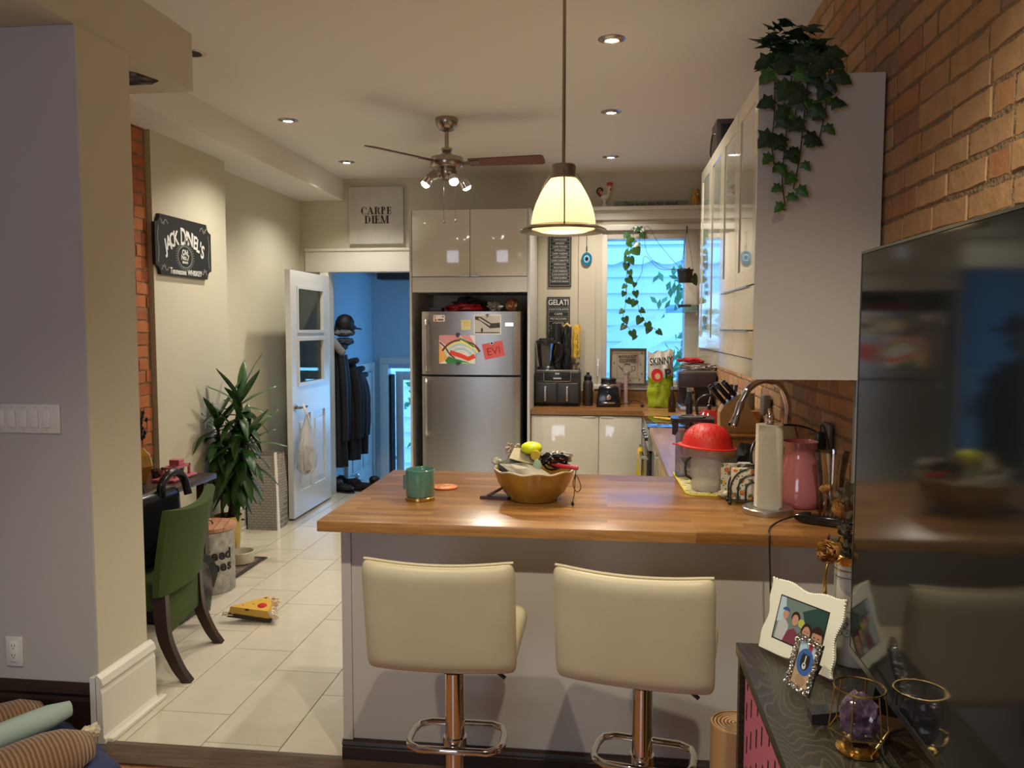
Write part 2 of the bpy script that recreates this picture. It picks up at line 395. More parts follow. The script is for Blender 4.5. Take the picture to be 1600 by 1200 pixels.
# the window
win_paint = mat('window vinyl', (0.62, 0.58, 0.50), 0.35)
b = bm_new()
for x0, x1, z0, z1 in ((-0.068, -0.02, 1.085, 2.43), (0.65, 0.76, 1.085, 2.43), (-0.02, 0.65, 2.358, 2.43), (-0.02, 0.65, 1.085, 1.125)):
    box(b, x0, YF+0.02, z0, x1, YF+0.12, z1, 0.004)
wn = struct('window_1', b, win_paint, smooth=True)
bx('window_pane', -0.02, YF+0.07, 1.12, 0.65, YF+0.074, 2.36, pane_mat('window glass', (0.93, 0.97, 1.0), 0.1), wn)
b = bm_new(); box(b, -0.105, YF-0.01, 1.19, -0.085, YF+0.012, 1.31, 0.005); tube(b, [(-0.095, YF-0.01, 1.26), (-0.095, YF-0.04, 1.25), (-0.095, YF-0.045, 1.16)], [0.008, 0.008, 0.006])
obj('window_latch', b, white_p, wn, True)
# ---- door trim, door leaf
b = bm_new(); box(b, -2.80, YB-0.022, 2.095, -1.60, YB, 2.30, 0.005); box(b, -2.80, YB-0.035, 2.285, -1.60, YB, 2.31, 0.004)
box(b, -2.66, YB-0.02, 0, -2.58, YB, 2.095, 0.004)
struct('trim_6', b, trim_m, smooth=True)
door_paint = mat('white door paint', (0.66, 0.66, 0.64), 0.28)
DX, D0, D1 = -2.545, 6.20, 7.08
d = thing('door_1', 'white half-glazed door standing open at the kitchen doorway', 'door', (DX, D1, 0)); d['kind'] = 'structure'
for kk in ('label', 'category'): pass
b = bm_new(); X0, X1 = DX-0.045, DX
box(b, X0, D0, 0.02, X1, D0+0.13, 2.05); box(b, X0, D1-0.13, 0.02, X1, D1, 2.05)
for z0, z1 in ((1.93, 2.05), (1.50, 1.54), (0.86, 1.10), (0.02, 0.22)): box(b, X0, D0+0.1302, z0, X1, D1-0.1302, z1)
box(b, X0+0.001, D0+0.405, 0.2202, X1-0.001, D0+0.475, 0.8598)
box(b, X0+0.012, D0+0.1304, 0.2204, X1-0.012, D0+0.4048, 0.8596); box(b, X0+0.012, D0+0.4752, 0.2204, X1-0.012, D1-0.1304, 0.8596)
for ya, yb in ((D0+0.13, D0+0.405), (D0+0.475, D1-0.13)):       # raised panels
    box(b, X0+0.004, ya+0.045, 0.27, X1-0.004, yb-0.045, 0.80, 0.006)
for z0, z1 in ((1.10, 1.50), (1.54, 1.93)):                      # glazing beads
    for y0, y1, a, c in ((D0+0.1305, D0+0.155, z0+.0005, z1-.0005), (D1-0.155, D1-0.1305, z0+.0005, z1-.0005), (D0+0.1552, D1-0.1552, z0+.0005, z0+0.025), (D0+0.1552, D1-0.1552, z1-0.025, z1-.0005)):
        box(b, X0-0.006, y0, a, X1+0.008, y1, c)
obj('door_leaf', b, door_paint, d)
for z0, z1 in ((1.11, 1.49), (1.55, 1.92)):
    bx('door_pane', DX-0.026, D0+0.14, z0, DX-0.02, D1-0.14, z1, pane_mat('door glass', (0.50, 0.54, 0.50), 0.07), d)
b = bm_new(); tube(b, [(DX, D0+0.065, 0.93), (DX+0.05, D0+0.065, 0.93)], 0.012); tube(b, [(DX+0.045, D0+0.065, 0.93), (DX+0.05, D0+0.19, 0.93)], 0.009); lathe(b, [(0.03, 0), (0.03, 0.008)], mtx=Matrix.Translation((DX, D0+0.065, 0.93)) @ Matrix.Rotation(PI/2, 4, 'Y'))
obj('door_handle', b, nickel, d, True)
# ---- baseboards
def skirting(bm, path_m, L_, h, th=0.02):
    pr = [(0, 0), (th+0.006, 0), (th+0.006, h*0.08), (th, h*0.12), (th, h*0.74), (th*0.75, h*0.80), (th*1.2, h*0.86), (th*0.9, h*0.95), (th*0.3, h), (0, h)]
    prism(bm, pr, 0, L_, path_m)
def wall_m(o, along, out):        # local x = outwards, y = up, z = along
    M = Matrix((Vector(out), Vector((0, 0, 1)), Vector(along))).transposed().to_4x4(); M.translation = Vector(o); return M
b = bm_new(); skirting(b, wall_m((-4.2, 2.76, -0.03), (1, 0, 0), (0, -1, 0)), 2.265, 0.26); struct('baseboard_front', b, dark_wood)
b = bm_new(); skirting(b, wall_m((-1.922, 2.735, 0), (0, 1, 0), (1, 0, 0)), 0.36, 0.27, 0.026); box(b, -1.945, 2.735, -0.01, -1.92, 2.76, 0.26); struct('baseboard_jamb', b, trim_m)
b = bm_new(); box(b, -1.90, 2.75, 0, -1.868, 3.13, 0.02, 0.006); struct('trim_7', b, trim_m)
b = bm_new(); skirting(b, wall_m((-2.69, 4.5, 0), (0, 1, 0), (1, 0, 0)), 0.92, 0.2); skirting(b, wall_m((-2.85, 5.42, 0), (0, 1, 0), (1, 0, 0)), 1.78, 0.2); skirting(b, wall_m((-2.85, YB, 0), (1, 0, 0), (0, -1, 0)), 0.2, 0.2); struct('baseboard_left', b, trim_m)
# ---- living room walls behind the camera
bx('wall_living_left', -4.3, -2.5, -0.05, -4.2, 3.08, ZC, grey_wall)['kind'] = 'structure'
b = bm_new(); box(b, -4.3, -2.6, -0.05, 1.0, -2.5, ZC); struct('wall_living_rear', b, grey_wall)
# ---- stairwell and back entry, seen through the doorway
SX, SY = -2.69, 8.9
bx('wall_entry_left', SX-0.1, YB+0.12, -1.0, SX, SY, ZC, blue_wall)['kind'] = 'structure'
b = bm_new(); box(b, -1.35, YB+0.12, -1.0, -1.25, 7.90, ZC); box(b, -1.35, 8.50, -1.0, -1.25, SY, ZC); box(b, -1.35, 7.90, -1.0, -1.25, 8.50, 0.98); box(b, -1.35, 7.90, 1.92, -1.25, 8.50, ZC); struct('wall_entry_right', b, blue_wall)  # the out-of-view opening is added to let light onto the left wall
bx('landing_wall', SX, 8.0, -1.0, -1.25, 8.02, -0.004, blue_wall)['kind'] = 'structure'
bx('landing_floor', SX-0.1, 8.0, -1.0, -1.2, SY+2.2, -0.9, mat('grey entry floor', (0.25, 0.25, 0.25), 0.6))['kind'] = 'structure'
b = bm_new(); box(b, SX-0.1, SY, 1.12, -1.2, SY+0.1, ZC); box(b, SX-0.1, SY, -0.95, -2.50, SY+0.1, 1.12); box(b, -1.50, SY, -0.95, -1.2, SY+0.1, 1.12)
struct('wall_entry_back', b, blue_wall)
bx('trim_8', -2.55, SY-0.25, 2.12, -1.3, SY, 2.22, mat('dark brown beam', (0.05, 0.035, 0.028), 0.6))['kind'] = 'structure'
b = bm_new(); box(b, -2.60, SY-0.02, -0.9, -2.50, SY+0.01, 1.17, 0.004); box(b, -1.52, SY-0.02, -0.9, -1.42, SY+0.01, 1.17, 0.004); box(b, -2.60, SY-0.02, 1.172, -1.42, SY+0.01, 1.25, 0.004)
struct('trim_9', b, trim_m, smooth=True)
# inner entry door, ajar
d2 = thing('door_2', '', '', (-2.47, SY, -0.9), math.radians(28)); 
b = bm_new(); box(b, 0, 0, 0.01, 0.045, 0.80, 1.95); obj('door_leaf', b, mat('dark entry door', (0.06, 0.075, 0.08), 0.4), d2, local=True)
b = bm_new(); sphere(b, (-0.04, 0.73, 0.86), 0.028, 12); sphere(b, (0.085, 0.73, 0.86), 0.028, 12); tube(b, [(-0.04, 0.73, 0.86), (0.085, 0.73, 0.86)], 0.01); obj('door_knob', b, nickel, d2, True, local=True)
# storm door
d3 = thing('door_3', '', '', (-2.45, SY+0.12, -0.9)); b = bm_new()
for x0, x1, z0, z1 in ((0, 0.09, 0, 1.98), (0.42, 0.50, 0, 1.98), (0.86, 0.95, 0, 1.98), (0.0905, 0.4195, 1.88, 1.98), (0.5005, 0.8595, 1.88, 1.98), (0.0905, 0.4195, 0, 0.2), (0.5005, 0.8595, 0, 0.2)): box(b, x0, 0, z0, x1, 0.035, z1, 0.003)
obj('door_frame', b, white_p, d3, True, local=True)
b = bm_new(); box(b, 0.09, 0.014, 0.2, 0.86, 0.018, 1.88); obj('door_pane', b, glass, d3, local=True)
# panelled closet door in the left wall of the stairwell, with a fanlight
d4 = thing('door_4', '', '', (SX, 8.80, -0.9)); b = bm_new()
box(b, 0, -0.80, 0, 0.02, 0, 1.98)
for y0, y1, z0, z1 in ((-0.72, -0.44, 0.15, 0.8), (-0.36, -0.08, 0.15, 0.8), (-0.72, -0.44, 0.95, 1.45), (-0.36, -0.08, 0.95, 1.45)): box(b, 0.02, y0, z0, 0.028, y1, z1, 0.005)
obj('door_leaf', b, door_paint, d4, True, local=True)
b = bm_new(); box(b, 0, -0.90, 0, 0.035, -0.81, 2.09, 0.004); box(b, 0, 0.01, 0, 0.035, 0.09, 2.09, 0.004); box(b, 0, -0.8095, 2.0, 0.035, 0.0095, 2.09, 0.004); obj('door_frame', b, trim_m, d4, True, local=True)
b = bm_new(); Mf = Matrix.Translation((0.03, -0.40, 1.58)) @ Matrix(((0, 0, 1, 0), (1, 0, 0, 0), (0, 1, 0, 0), (0, 0, 0, 1)))
prism(b, ell(0, 0, 0.26, 0.26, 16, 0, PI), -0.004, 0.0, Mf); obj('fanlight_pane', b, mat('fanlight glass', (0.35, 0.42, 0.45), 0.1), d4, local=True)
b = bm_new()
tube(b, [Mf @ Vector((0.26*math.cos(a), 0.26*math.sin(a), 0.004)) for a in [PI*i/16 for i in range(17)]], 0.012)
for a in (30, 60, 90, 120, 150): tube(b, [Mf @ Vector((0, 0, 0.004)), Mf @ Vector((0.26*math.cos(math.radians(a)), 0.26*math.sin(math.radians(a)), 0.004))], 0.007)
obj('fanlight_bars', b, blackmatte, d4, True, local=True)
b = bm_new(); sphere(b, (0.07, -0.73, 0.93), 0.028, 12); tube(b, [(0.01, -0.73, 0.93), (0.07, -0.73, 0.93)], 0.012); obj('door_knob', b, chrome, d4, True, local=True)
for q in (d, d2, d3, d4):
    q['kind'] = 'structure'
    for kk in ('label', 'category'):
        if kk in q: del q[kk]
# ---- outside
ext_white = mat('neighbour white siding', (0.75, 0.78, 0.80), 0.6)
b = bm_new()
for i in range(22): prism(b, [(0, 0), (0.035, 0), (0.0, 0.22)], -4.0, 3.0, Matrix(((0, 0, 1, 0), (-1, 0, 0, 11.2), (0, 1, 0, 0.6-1.4+0.22*i), (0, 0, 0, 1))))
sd = tag(obj('neighbouring_house', b, ext_white), 'neighbouring house wall of pale horizontal siding beyond the window', 'house')
b = bm_new()
pts = []
for i in range(40):
    a = i/39; pts.append((-2.5+5*a, -0.06-0.06*abs(math.sin(a*PI*13))))
prism(b, [(-2.5, 0.10), *[(x_, y_) for x_, y_ in pts], (2.5, 0.10)], 0, 0.03, basis((0, 11.13, 2.56), *FACE))
tag(obj('awning', b, mat('white awning cloth', (0.95, 0.96, 0.97), 0.6)), 'white scalloped awning edge outside the window', 'awning')
b = bm_new(); prism(b, [(-1.2, -0.15), (0.95, 1.05), (0.95, 1.35), (-1.2, 0.08)], 0, 0.05, basis((0.35, 9.6, 0.75), *FACE)); prism(b, [(-1.2, 0.5), (0.2, 0.95), (0.2, 1.0), (-1.2, 0.58)], 0, 0.05, basis((0.35, 9.8, 0.75), *FACE))
tag(obj('shed_roof', b, mat('white shed roof', (0.92, 0.93, 0.93), 0.6)), 'white sloping shed roof outside the window', 'roof')
def bush(name, c, size, seed, label, n=260, leaf=0.07, col=(0.10, 0.30, 0.12)):
    b = bm_new(); rr = random.Random(seed)
    for _ in range(n):
        p = Vector((rr.gauss(0, 0.4)*size[0], rr.gauss(0, 0.4)*size[1], rr.uniform(-1, 1)*size[2]))+Vector(c)
        M = Matrix.Translation(p) @ Euler((rr.random()*6, rr.random()*6, rr.random()*6)).to_matrix().to_4x4()
        vs_ = [b.verts.new(M @ Vector(q)) for q in ((-leaf, 0, 0), (0, -leaf*.5, 0), (leaf, 0, 0), (0, leaf*.5, 0.01))]; b.faces.new(vs_)
    tag(obj(name, b, mat(label+' leaves', col, 0.6)), label, 'shrub')
bush('shrub', (0.95, 9.9, 1.5), (0.35, 0.3, 0.8), 4, 'leafy green shrub at the right of the view outside the kitchen window', 320)
bush('shrub', (-0.35, 10.0, 1.2), (0.25, 0.3, 0.6), 5, 'leafy green shrub at the left of the view outside the kitchen window', 200)
bush('shrub', (-2.4, 10.4, 0.6), (0.3, 0.3, 0.8), 6, 'leafy green shrub outside the back entry door', 300)
b = bm_new()
for i in range(22): box(b, -3.6+0.14*i, 11.6, -1, -3.6+0.14*i+0.12, 11.63, 1.3)
tag(obj('wooden_fence', b, mat('red brown fence', (0.35, 0.17, 0.12), 0.8)), 'reddish board fence outside the back entry', 'fence')
bx('ground', -6, 9.0, -1.1, 6, 20, -1.0, mat('grey ground', (0.4, 0.4, 0.4), 0.8))['kind'] = 'structure'
light('back_entry_daylight', 'AREA', (-1.1, 10.3, 1.0), 45, (0.16, 0.52, 1.0), 1.2, (-2.6, 8.2, 0.2), sy=1.6)
light('entry_side_fill', 'AREA', (-1.18, 8.2, 1.45), 4, (0.16, 0.50, 1.0), 0.55, (-2.7, 8.1, 1.2), sy=0.9)  # unseen blue fill light added to brighten the stairwell walls
# ================================================================ PENINSULA AND COUNTERS
WT = 0.92; TH = 0.038
pen = thing('kitchen_peninsula', 'long low peninsula cabinet clad in warm white panels under the butcher block top', 'cabinet', (0, 3.1, 0))
bx('front_panel', -0.92, 2.76, 0.0, 0.857, 2.785, WT-TH, pen_m, pen)
bx('end_panel', -0.955, 2.75, 0.0, -0.92, 3.50, WT-TH, pen_m, pen)
bx('carcass', -0.92, 2.79, 0.10, 0.857, 3.46, WT-TH, white_mat, pen)
b = bm_new(); skirting(b, wall_m((-0.958, 2.76, -0.03), (1, 0, 0), (0, -1, 0)), 1.82, 0.11, 0.02); obj('kick_board', b, dark_wood, pen)
pt = bm_new(); box(pt, -1.0, 2.63, WT-TH, 0.857, 3.63, WT, 0.003, 2)
tag(obj('peninsula_worktop', pt, stave_x, smooth=True), 'oiled butcher block worktop on the peninsula behind the two stools', 'worktop')
run = thing('sink_base_cabinet', 'white base cabinets along the brick wall between peninsula and stove', 'cabinet', (0.58, 4.5, 0))
bx('carcass', 0.31, 3.50, 0.10, 0.855, 3.84, WT-TH-0.001, white_mat, run); bx('carcass_low', 0.31, 3.841, 0.10, 0.855, 4.19, 0.74, white_mat, run); bx('carcass_far', 0.31, 4.191, 0.10, 0.855, 5.385, WT-TH-0.001, white_mat, run); bx('kick_board', 0.36, 3.50, 0.0, 0.855, 5.385, 0.099, white_mat, run)
for i, y in enumerate((3.66, 4.24, 4.82)): bx('door', 0.292, y, 0.12, 0.309, y+0.55, WT-TH-0.01, white_gloss, run)
b = bm_new()
box(b, 0.275, 3.632, WT-TH, 0.36, 5.395, WT); box(b, 0.3602, 3.632, WT-TH, 0.858, 3.86, WT); box(b, 0.3602, 4.16, WT-TH, 0.858, 5.395, WT); box(b, 0.70, 3.8602, WT-TH, 0.858, 4.1598, WT)
tag(obj('side_worktop', b, stave_y), 'butcher block worktop running along the brick wall towards the stove', 'worktop')
sk = thing('kitchen_sink', 'stainless steel sink set into the worktop behind the clear pitcher', 'sink', (0.53, 4.0, WT))
b = bm_new(); box(b, 0.358, 3.855, WT+.0005, 0.705, 3.868, WT+0.004); box(b, 0.358, 4.152, WT+.0005, 0.705, 4.165, WT+0.004); box(b, 0.358, 3.868, WT+.0005, 0.370, 4.152, WT+0.004); box(b, 0.693, 3.868, WT+.0005, 0.705, 4.152, WT+0.004); obj('rim', b, steel, sk)
b = bm_new(); box(b, 0.366, 3.866, WT-0.16, 0.696, 4.154, WT-0.155); box(b, 0.363, 3.864, WT-0.16, 0.366, 4.156, WT); box(b, 0.696, 3.864, WT-0.16, 0.699, 4.156, WT); box(b, 0.366, 3.862, WT-0.16, 0.696, 3.866, WT); box(b, 0.366, 4.154, WT-0.16, 0.696, 4.158, WT); obj('basin', b, steel, sk)
bk = thing('corner_base_cabinet', 'two-door white base cabinet along the far wall under the air fryer', 'cabinet', (-0.2, 6.8, 0))
bx('carcass', -0.628, 6.51, 0.10, 0.857, YF-0.005, WT-TH-0.001, white_mat, bk); bx('kick_board', -0.628, 6.56, 0.0, 0.857, YF-0.005, 0.099, white_mat, bk)
for x0, x1 in ((-0.625, -0.078), (-0.072, 0.268)):
    dd = bx('door', x0, 6.487, 0.11, x1, 6.509, WT-TH-0.012, white_gloss, bk, bev=0.002); xm = x1-0.13 if x0 < -0.5 else x0+0.01
    bx('door_pull', xm, 6.478, WT-TH-0.020, xm+0.10, 6.487, WT-TH-0.012, white_p, dd)
b = bm_new(); prism(b, [(-0.628, 6.47), (0.275, 6.47), (0.275, 6.085), (0.857, 6.085), (0.857, YF-0.004), (-0.628, YF-0.004)], WT-TH, WT)
tag(obj('corner_worktop', b, stave_x), 'butcher block corner worktop under the window', 'worktop')
b = bm_new(); box(b, -0.628, YF-0.026, WT, 0.857, YF-0.005, WT+0.11)
o = obj('worktop_upstand', b, stave_x); o['kind'] = 'structure'
# stove
st = thing('stove', 'slide-in stove with black glass cooktop at the corner of the counters', 'stove', (0.55, 5.74, 0))
bx('oven_body', 0.30, 5.40, 0.02, 0.857, 6.08, WT-0.012, steel, st)
bx('cooktop', 0.262, 5.40, WT-0.011, 0.857, 6.08, WT+0.006, mat('black cooktop glass', (0.012, 0.016, 0.016), 0.05, coat=0.5), st, bev=0.003)
bx('oven_door', 0.272, 5.42, 0.20, 0.299, 6.06, 0.74, black, st, bev=0.004)
bx('control_panel', 0.270, 5.41, 0.76, 0.299, 6.07, WT-0.015, steel, st)
for i in range(4):
    b = bm_new(); lathe(b, [(0.019, 0), (0.017, 0.022)], seg=16, mtx=Matrix.Translation((0.270, 5.52+0.15*i, 0.83)) @ Matrix.Rotation(-PI/2, 4, 'Y')); obj('control_knob', b, black, st, True)
b = bm_new(); tube(b, [(0.272, 5.46, 0.70), (0.235, 5.46, 0.705), (0.232, 5.50, 0.705), (0.232, 5.98, 0.705), (0.235, 6.02, 0.705), (0.272, 6.02, 0.70)], 0.010); obj('oven_handle', b, steel, st, True)
b = bm_new()
for k in range(14):     # towel folded over the oven handle
    pass
def cloth_over(yc, w, x, ztop, drop_f, drop_b, seed=1, th=0.012):
    b = bm_new(); from mathutils import noise
    ny = 10; rows = []
    prof = [(-1, -drop_f)]+[(-1, -drop_f*(1-k/8)) for k in range(1, 8)]+[(-1, 0), (-0.6, 0.014), (0, 0.02), (0.6, 0.014), (1, 0)]+[(1, -drop_b*k/6) for k in range(1, 7)]
    for i in range(ny+1):
        t = i/ny; col = []
        for (s, dz) in prof:
            n = noise.noise(Vector((t*4, dz*5, seed))); wv = 0.010*math.sin(t*PI*4+seed)*min(1, abs(dz)*6)
            col.append(b.verts.new((x+s*0.018+wv+n*0.008, yc+(t-.5)*w*(1-0.25*max(0, 1+dz/max(drop_f, .01)*1)*0), ztop+dz)))
        rows.append(col)
    for a, c in zip(rows, rows[1:]):
        for k in range(len(prof)-1): b.faces.new((a[k], a[k+1], c[k+1], c[k]))
    g = bmesh.ops.solidify(b, geom=b.faces[:], thickness=th*0.4)
    return b
b.free()
tag(obj('yellow_towel', cloth_over(5.62, 0.20, 0.226, 0.722, 0.30, 0.24, 2), mat('yellow towel', (0.78, 0.56, 0.02), 0.9, col2=(0.62, 0.60, 0.25), nscale=9, n0=0.5, n1=0.7), smooth=True), 'yellow tea towel hanging over the oven handle', 'towel')
b = bm_new(); lathe(b, [(0.0, 0.004), (0.04, 0.004), (0.045, 0.012), (0.04, 0.009), (0.0, 0.008)], (0.50, 5.72, WT+0.004), 20, Matrix.Diagonal((1, 1.2, 1, 1))); tube(b, [(0.46, 5.74, WT+0.016), (0.37, 5.83, WT+0.018), (0.33, 5.85, WT+0.018)], [0.012, 0.007, 0.007])
tag(obj('spoon_rest', b, mat('yellow ceramic', (0.75, 0.42, 0.04), 0.3), smooth=True), 'small yellow spoon rest on the black cooktop', 'spoon rest')

# ================================================================ FRIDGE AND ITS SURROUND
en = thing('fridge_cabinet', 'tall white gloss cabinet surround with two doors above the fridge', 'cabinet', (-1.12, 6.8, 0))
bx('side_panel', -1.615, 6.40, 0.0, -1.597, YB-0.002, 2.535, white_mat, en); bx('side_panel', -0.650, 6.40, 0.0, -0.632, YB-0.002, 2.535, white_mat, en)
bx('carcass', -1.596, 6.43, 1.875, -0.651, YB-0.002, 2.53, white_mat, en)
for x0, x1 in ((-1.594, -1.119), (-1.114, -0.653)):
    dd = bx('door', x0, 6.405, 2.00, x1, 6.428, 2.53, white_gloss, en, bev=0.002)
    xm = x1-0.07 if x0 < -1.3 else x0+0.01
    bx('door_pull', xm, 6.395, 1.996, xm+0.06, 6.405, 2.006, steel, dd)
bx('filler_panel', -1.594, 6.405, 1.872, -0.653, 6.428, 1.993, white_mat, en)
fr = thing('refrigerator', 'stainless steel top-freezer refrigerator with drawings stuck on its door', 'refrigerator', (-1.11, 6.8, 0))
bx('body', -1.505, 6.44, 0.03, -0.70, 7.10, 1.7155, mat('black fridge side', (0.02, 0.02, 0.021), 0.5), fr)
def fridge_door(z0, z1):
    b = bm_new(); n = 24; x0, x1 = -1.51, -0.705; pr = []
    for i in range(n+1):
        t = i/n; s = 2*t-1; pr.append((x0+(x1-x0)*t, 6.37-0.030*(1-s**2)+0.012*max(0, abs(s)-0.93)/0.07))
    pr += [(x1, 6.436), (x0, 6.436)]
    prism(b, pr, z0, z1); return b
obj('freezer_door', fridge_door(1.207, 1.715), steel, fr, True); obj('fridge_door', fridge_door(0.12, 1.190), steel, fr, True)
for z0, z1 in ((1.24, 1.64), (0.72, 1.165)):
    b = bm_new(); tube(b, smooth_pts([(-1.462, 6.37, z0), (-1.462, 6.315, z0+0.02), (-1.462, 6.305, (z0+z1)/2), (-1.462, 6.315, z1-0.02), (-1.462, 6.37, z1)], 5), 0.016, 10); obj('door_handle', b, steel, fr, True)
bx('badge', -0.825, 6.355, 1.60, -0.76, 6.372, 1.625, chrome, fr)
def fy(x):
    s = 2*(x+1.51)/0.805-1; return 6.37-0.030*(1-s*s)-0.0015
def fmag(x0, x1, z0, z1, ang=0):
    xc, zc_ = (x0+x1)/2, (z0+z1)/2; sl = (fy(xc+0.05)-fy(xc-0.05))/0.1
    M = basis((xc, fy(xc)-0.003, zc_), (1, sl, 0), (sl, -1, 0)) @ Matrix.Rotation(ang, 4, 'Z'); return M, (x1-x0)/2, (z1-z0)/2
def mm(n, c, r=0.7): return mat(n, c, r)
K = dict(pink=mm('crayon pink', (0.72, 0.30, 0.30)), org=mm('crayon orange', (0.85, 0.42, 0.12)), red=mm('crayon red', (0.75, 0.06, 0.03)), blu=mm('crayon pale blue', (0.42, 0.62, 0.72)),
         yel=mm('crayon yellow', (0.85, 0.72, 0.25)), grn=mm('crayon green', (0.04, 0.22, 0.06)), brn=mm('crayon brown', (0.16, 0.05, 0.03)), wht=mm('drawing paper', (0.78, 0.74, 0.66)), lim=mm('crayon light green', (0.35, 0.60, 0.30)))
M, hx, hz = fmag(-1.361, -1.062, 1.296, 1.526)
dr = thing('childs_drawing', "child's rainbow drawing in crayon stuck on the freezer door", 'drawing', M.translation)
def arc(cx, cy, r, a0, a1, wd, n=12): return band([(cx+r*math.cos(math.radians(a0+(a1-a0)*i/n)), cy+r*math.sin(math.radians(a0+(a1-a0)*i/n))) for i in range(n+1)], wd)
sh = [(K['wht'], rect(-hx, -hz, hx, hz)), (K['pink'], [(-hx, hz), (0.02, hz), (0.01, 0.05), (-0.09, 0.03), (-hx, 0.075)]), (K['org'], [(-hx, 0.05), (-0.10, -0.03), (-0.07, -0.07), (-hx, -hz)])]
for r_, m_ in ((0.175, 'brn'), (0.158, 'yel'), (0.14, 'blu'), (0.122, 'wht'), (0.105, 'blu'), (0.088, 'wht')): sh.append((K[m_], arc(0.03, -0.10, r_, 28, 150, 0.016)))
sh += [(K['red'], band([(-0.06, -0.02), (-0.02, -0.035), (0.03, -0.05), (0.09, -0.075), (0.145, -0.05)], 0.035)), (K['grn'], [(-0.10, -0.09), (-0.07, -0.055), (-0.03, -0.07), (0.03, -0.085), (0.10, -0.105), (0.02, -hz), (-0.08, -hz)]),
       (K['yel'], [(0.02, 0.06), (0.14, 0.0), (0.145, 0.03), (0.03, 0.085)]), (K['grn'], band([(0.02, 0.09), (0.08, 0.06), (0.14, 0.02)], 0.012)), (K['pink'], [(0.03, hz), (0.10, hz), (0.14, 0.05), (0.06, 0.075)]),
       (K['brn'], band([(-0.145, 0.06), (-0.10, 0.02), (-0.06, -0.04), (-0.02, -0.07)], 0.011)), (K['lim'], [(0.04, -0.10), (0.12, -0.11), (0.12, -hz), (0.04, -hz)])]
art('sheet', dr, M, sh)
for (x, z) in ((-1.205, 1.53), (-1.205, 1.30)):
    b = bm_new(); lathe(b, [(0.017, 0), (0.015, 0.008)], seg=14, mtx=basis((x, fy(x)-0.008, z), (1, 0, 0), (0, -1, 0))); tag(obj('fridge_magnet', b, mat('dark round magnet', (0.05, 0.045, 0.04), 0.4), smooth=True), 'dark round magnet at the %s edge of the rainbow drawing' % ('top' if z > 1.4 else 'bottom'), 'magnet')
M, hx, hz = fmag(-1.075, -0.855, 1.532, 1.690)
ph = thing('black_and_white_photo', 'black and white photo print of a staircase on the freezer door', 'photo', M.translation)
g1, g2 = mm('photo pale grey', (0.52, 0.47, 0.42)), mm('photo dark grey', (0.05, 0.045, 0.045))
art('print', ph, M, [(K['wht'], rect(-hx, -hz, hx, hz)), (g1, rect(-hx+.008, -hz+.01, hx-.008, hz-.008)), (g2, [(-hx+.01, 0.065), (-0.05, 0.06), (0.03, 0.01), (hx-.01, 0.015), (hx-.01, -0.025), (0.02, -0.03), (-0.06, 0.03), (-hx+.01, 0.04)]),
    (g1, band([(-0.07, 0.05), (0.02, -0.005)], 0.012)), (g2, ell(-0.045, -0.045, 0.009, 0.02, 8)), (g2, rect(-hx+.01, -hz+.01, hx-.01, -hz+.018))])
b = bm_new(); prism(b, [(-0.012, 0.012), (0.012, 0.012), (0, -0.018)], 0, 0.008, basis((-0.965, fy(-0.965)-0.006, 1.683), *FACE)); tag(obj('fridge_magnet', b, mat('olive magnet', (0.16, 0.14, 0.09), 0.5)), 'small olive clip magnet on the top edge of the black and white photo', 'magnet')
M, hx, hz = fmag(-1.178, -1.098, 1.568, 1.648)
nt_ = thing('sticky_note', 'small yellow sticky note on the freezer door', 'note', M.translation)
art('sheet', nt_, M @ Matrix.Rotation(0.03, 4, 'Z'), [(mm('sticky note yellow', (0.74, 0.62, 0.28)), rect(-hx, -hz, hx, hz))]+[(mm('pencil', (0.5, 0.40, 0.18)), rect(-0.025, z_, 0.02, z_+0.003)) for z_ in (0.02, 0.008, -0.006)])
M, hx, hz = fmag(-1.000, -0.835, 1.345, 1.47, 0.20)
rn = thing('red_note', 'red paper note reading EVJ hung askew on the freezer door', 'note', M.translation)
rn['label'] = 'red paper note with block letters hung askew on the freezer door'
art('sheet', rn, M, [(mm('red note paper', (0.62, 0.10, 0.10)), rect(-hx, -hz, hx, hz))])
text('EVI', 0.085, mm('dark red ink', (0.28, 0.02, 0.03)), M @ Matrix.Translation((0, -0.01, 0.0006)), rn)
b = bm_new(); lathe(b, [(0.016, 0), (0.014, 0.008)], seg=16, mtx=basis((-0.93, fy(-0.93)-0.004, 1.462), *FACE)); em = obj('fridge_magnet', b, white_p, smooth=True); tag(em, 'white eye-shaped magnet with blue ring pinning the red note', 'magnet')
b = bm_new(); lathe(b, [(0.010, 0), (0.009, 0.002)], seg=14, mtx=basis((-0.93, fy(-0.93)-0.012, 1.462), *FACE)); obj('iris', b, mat('eye blue', (0.01, 0.04, 0.16), 0.4), em)
M, hx, hz = fmag(-1.408, -1.312, 1.635, 1.688)
cm = thing('card_magnet', 'small white printed card magnet at the top left of the freezer door', 'magnet', M.translation)
art('card', cm, M, [(K['wht'], rect(-hx, -hz, hx, hz)), (K['red'], rect(-0.038, -0.005, -0.032, 0.018)), (K['red'], rect(-0.036, -0.022, -0.02, -0.008)), (K['brn'], rect(-0.012, -0.018, 0.036, -0.007)), (K['brn'], ell(0.033, 0.012, 0.006, 0.006, 8))])
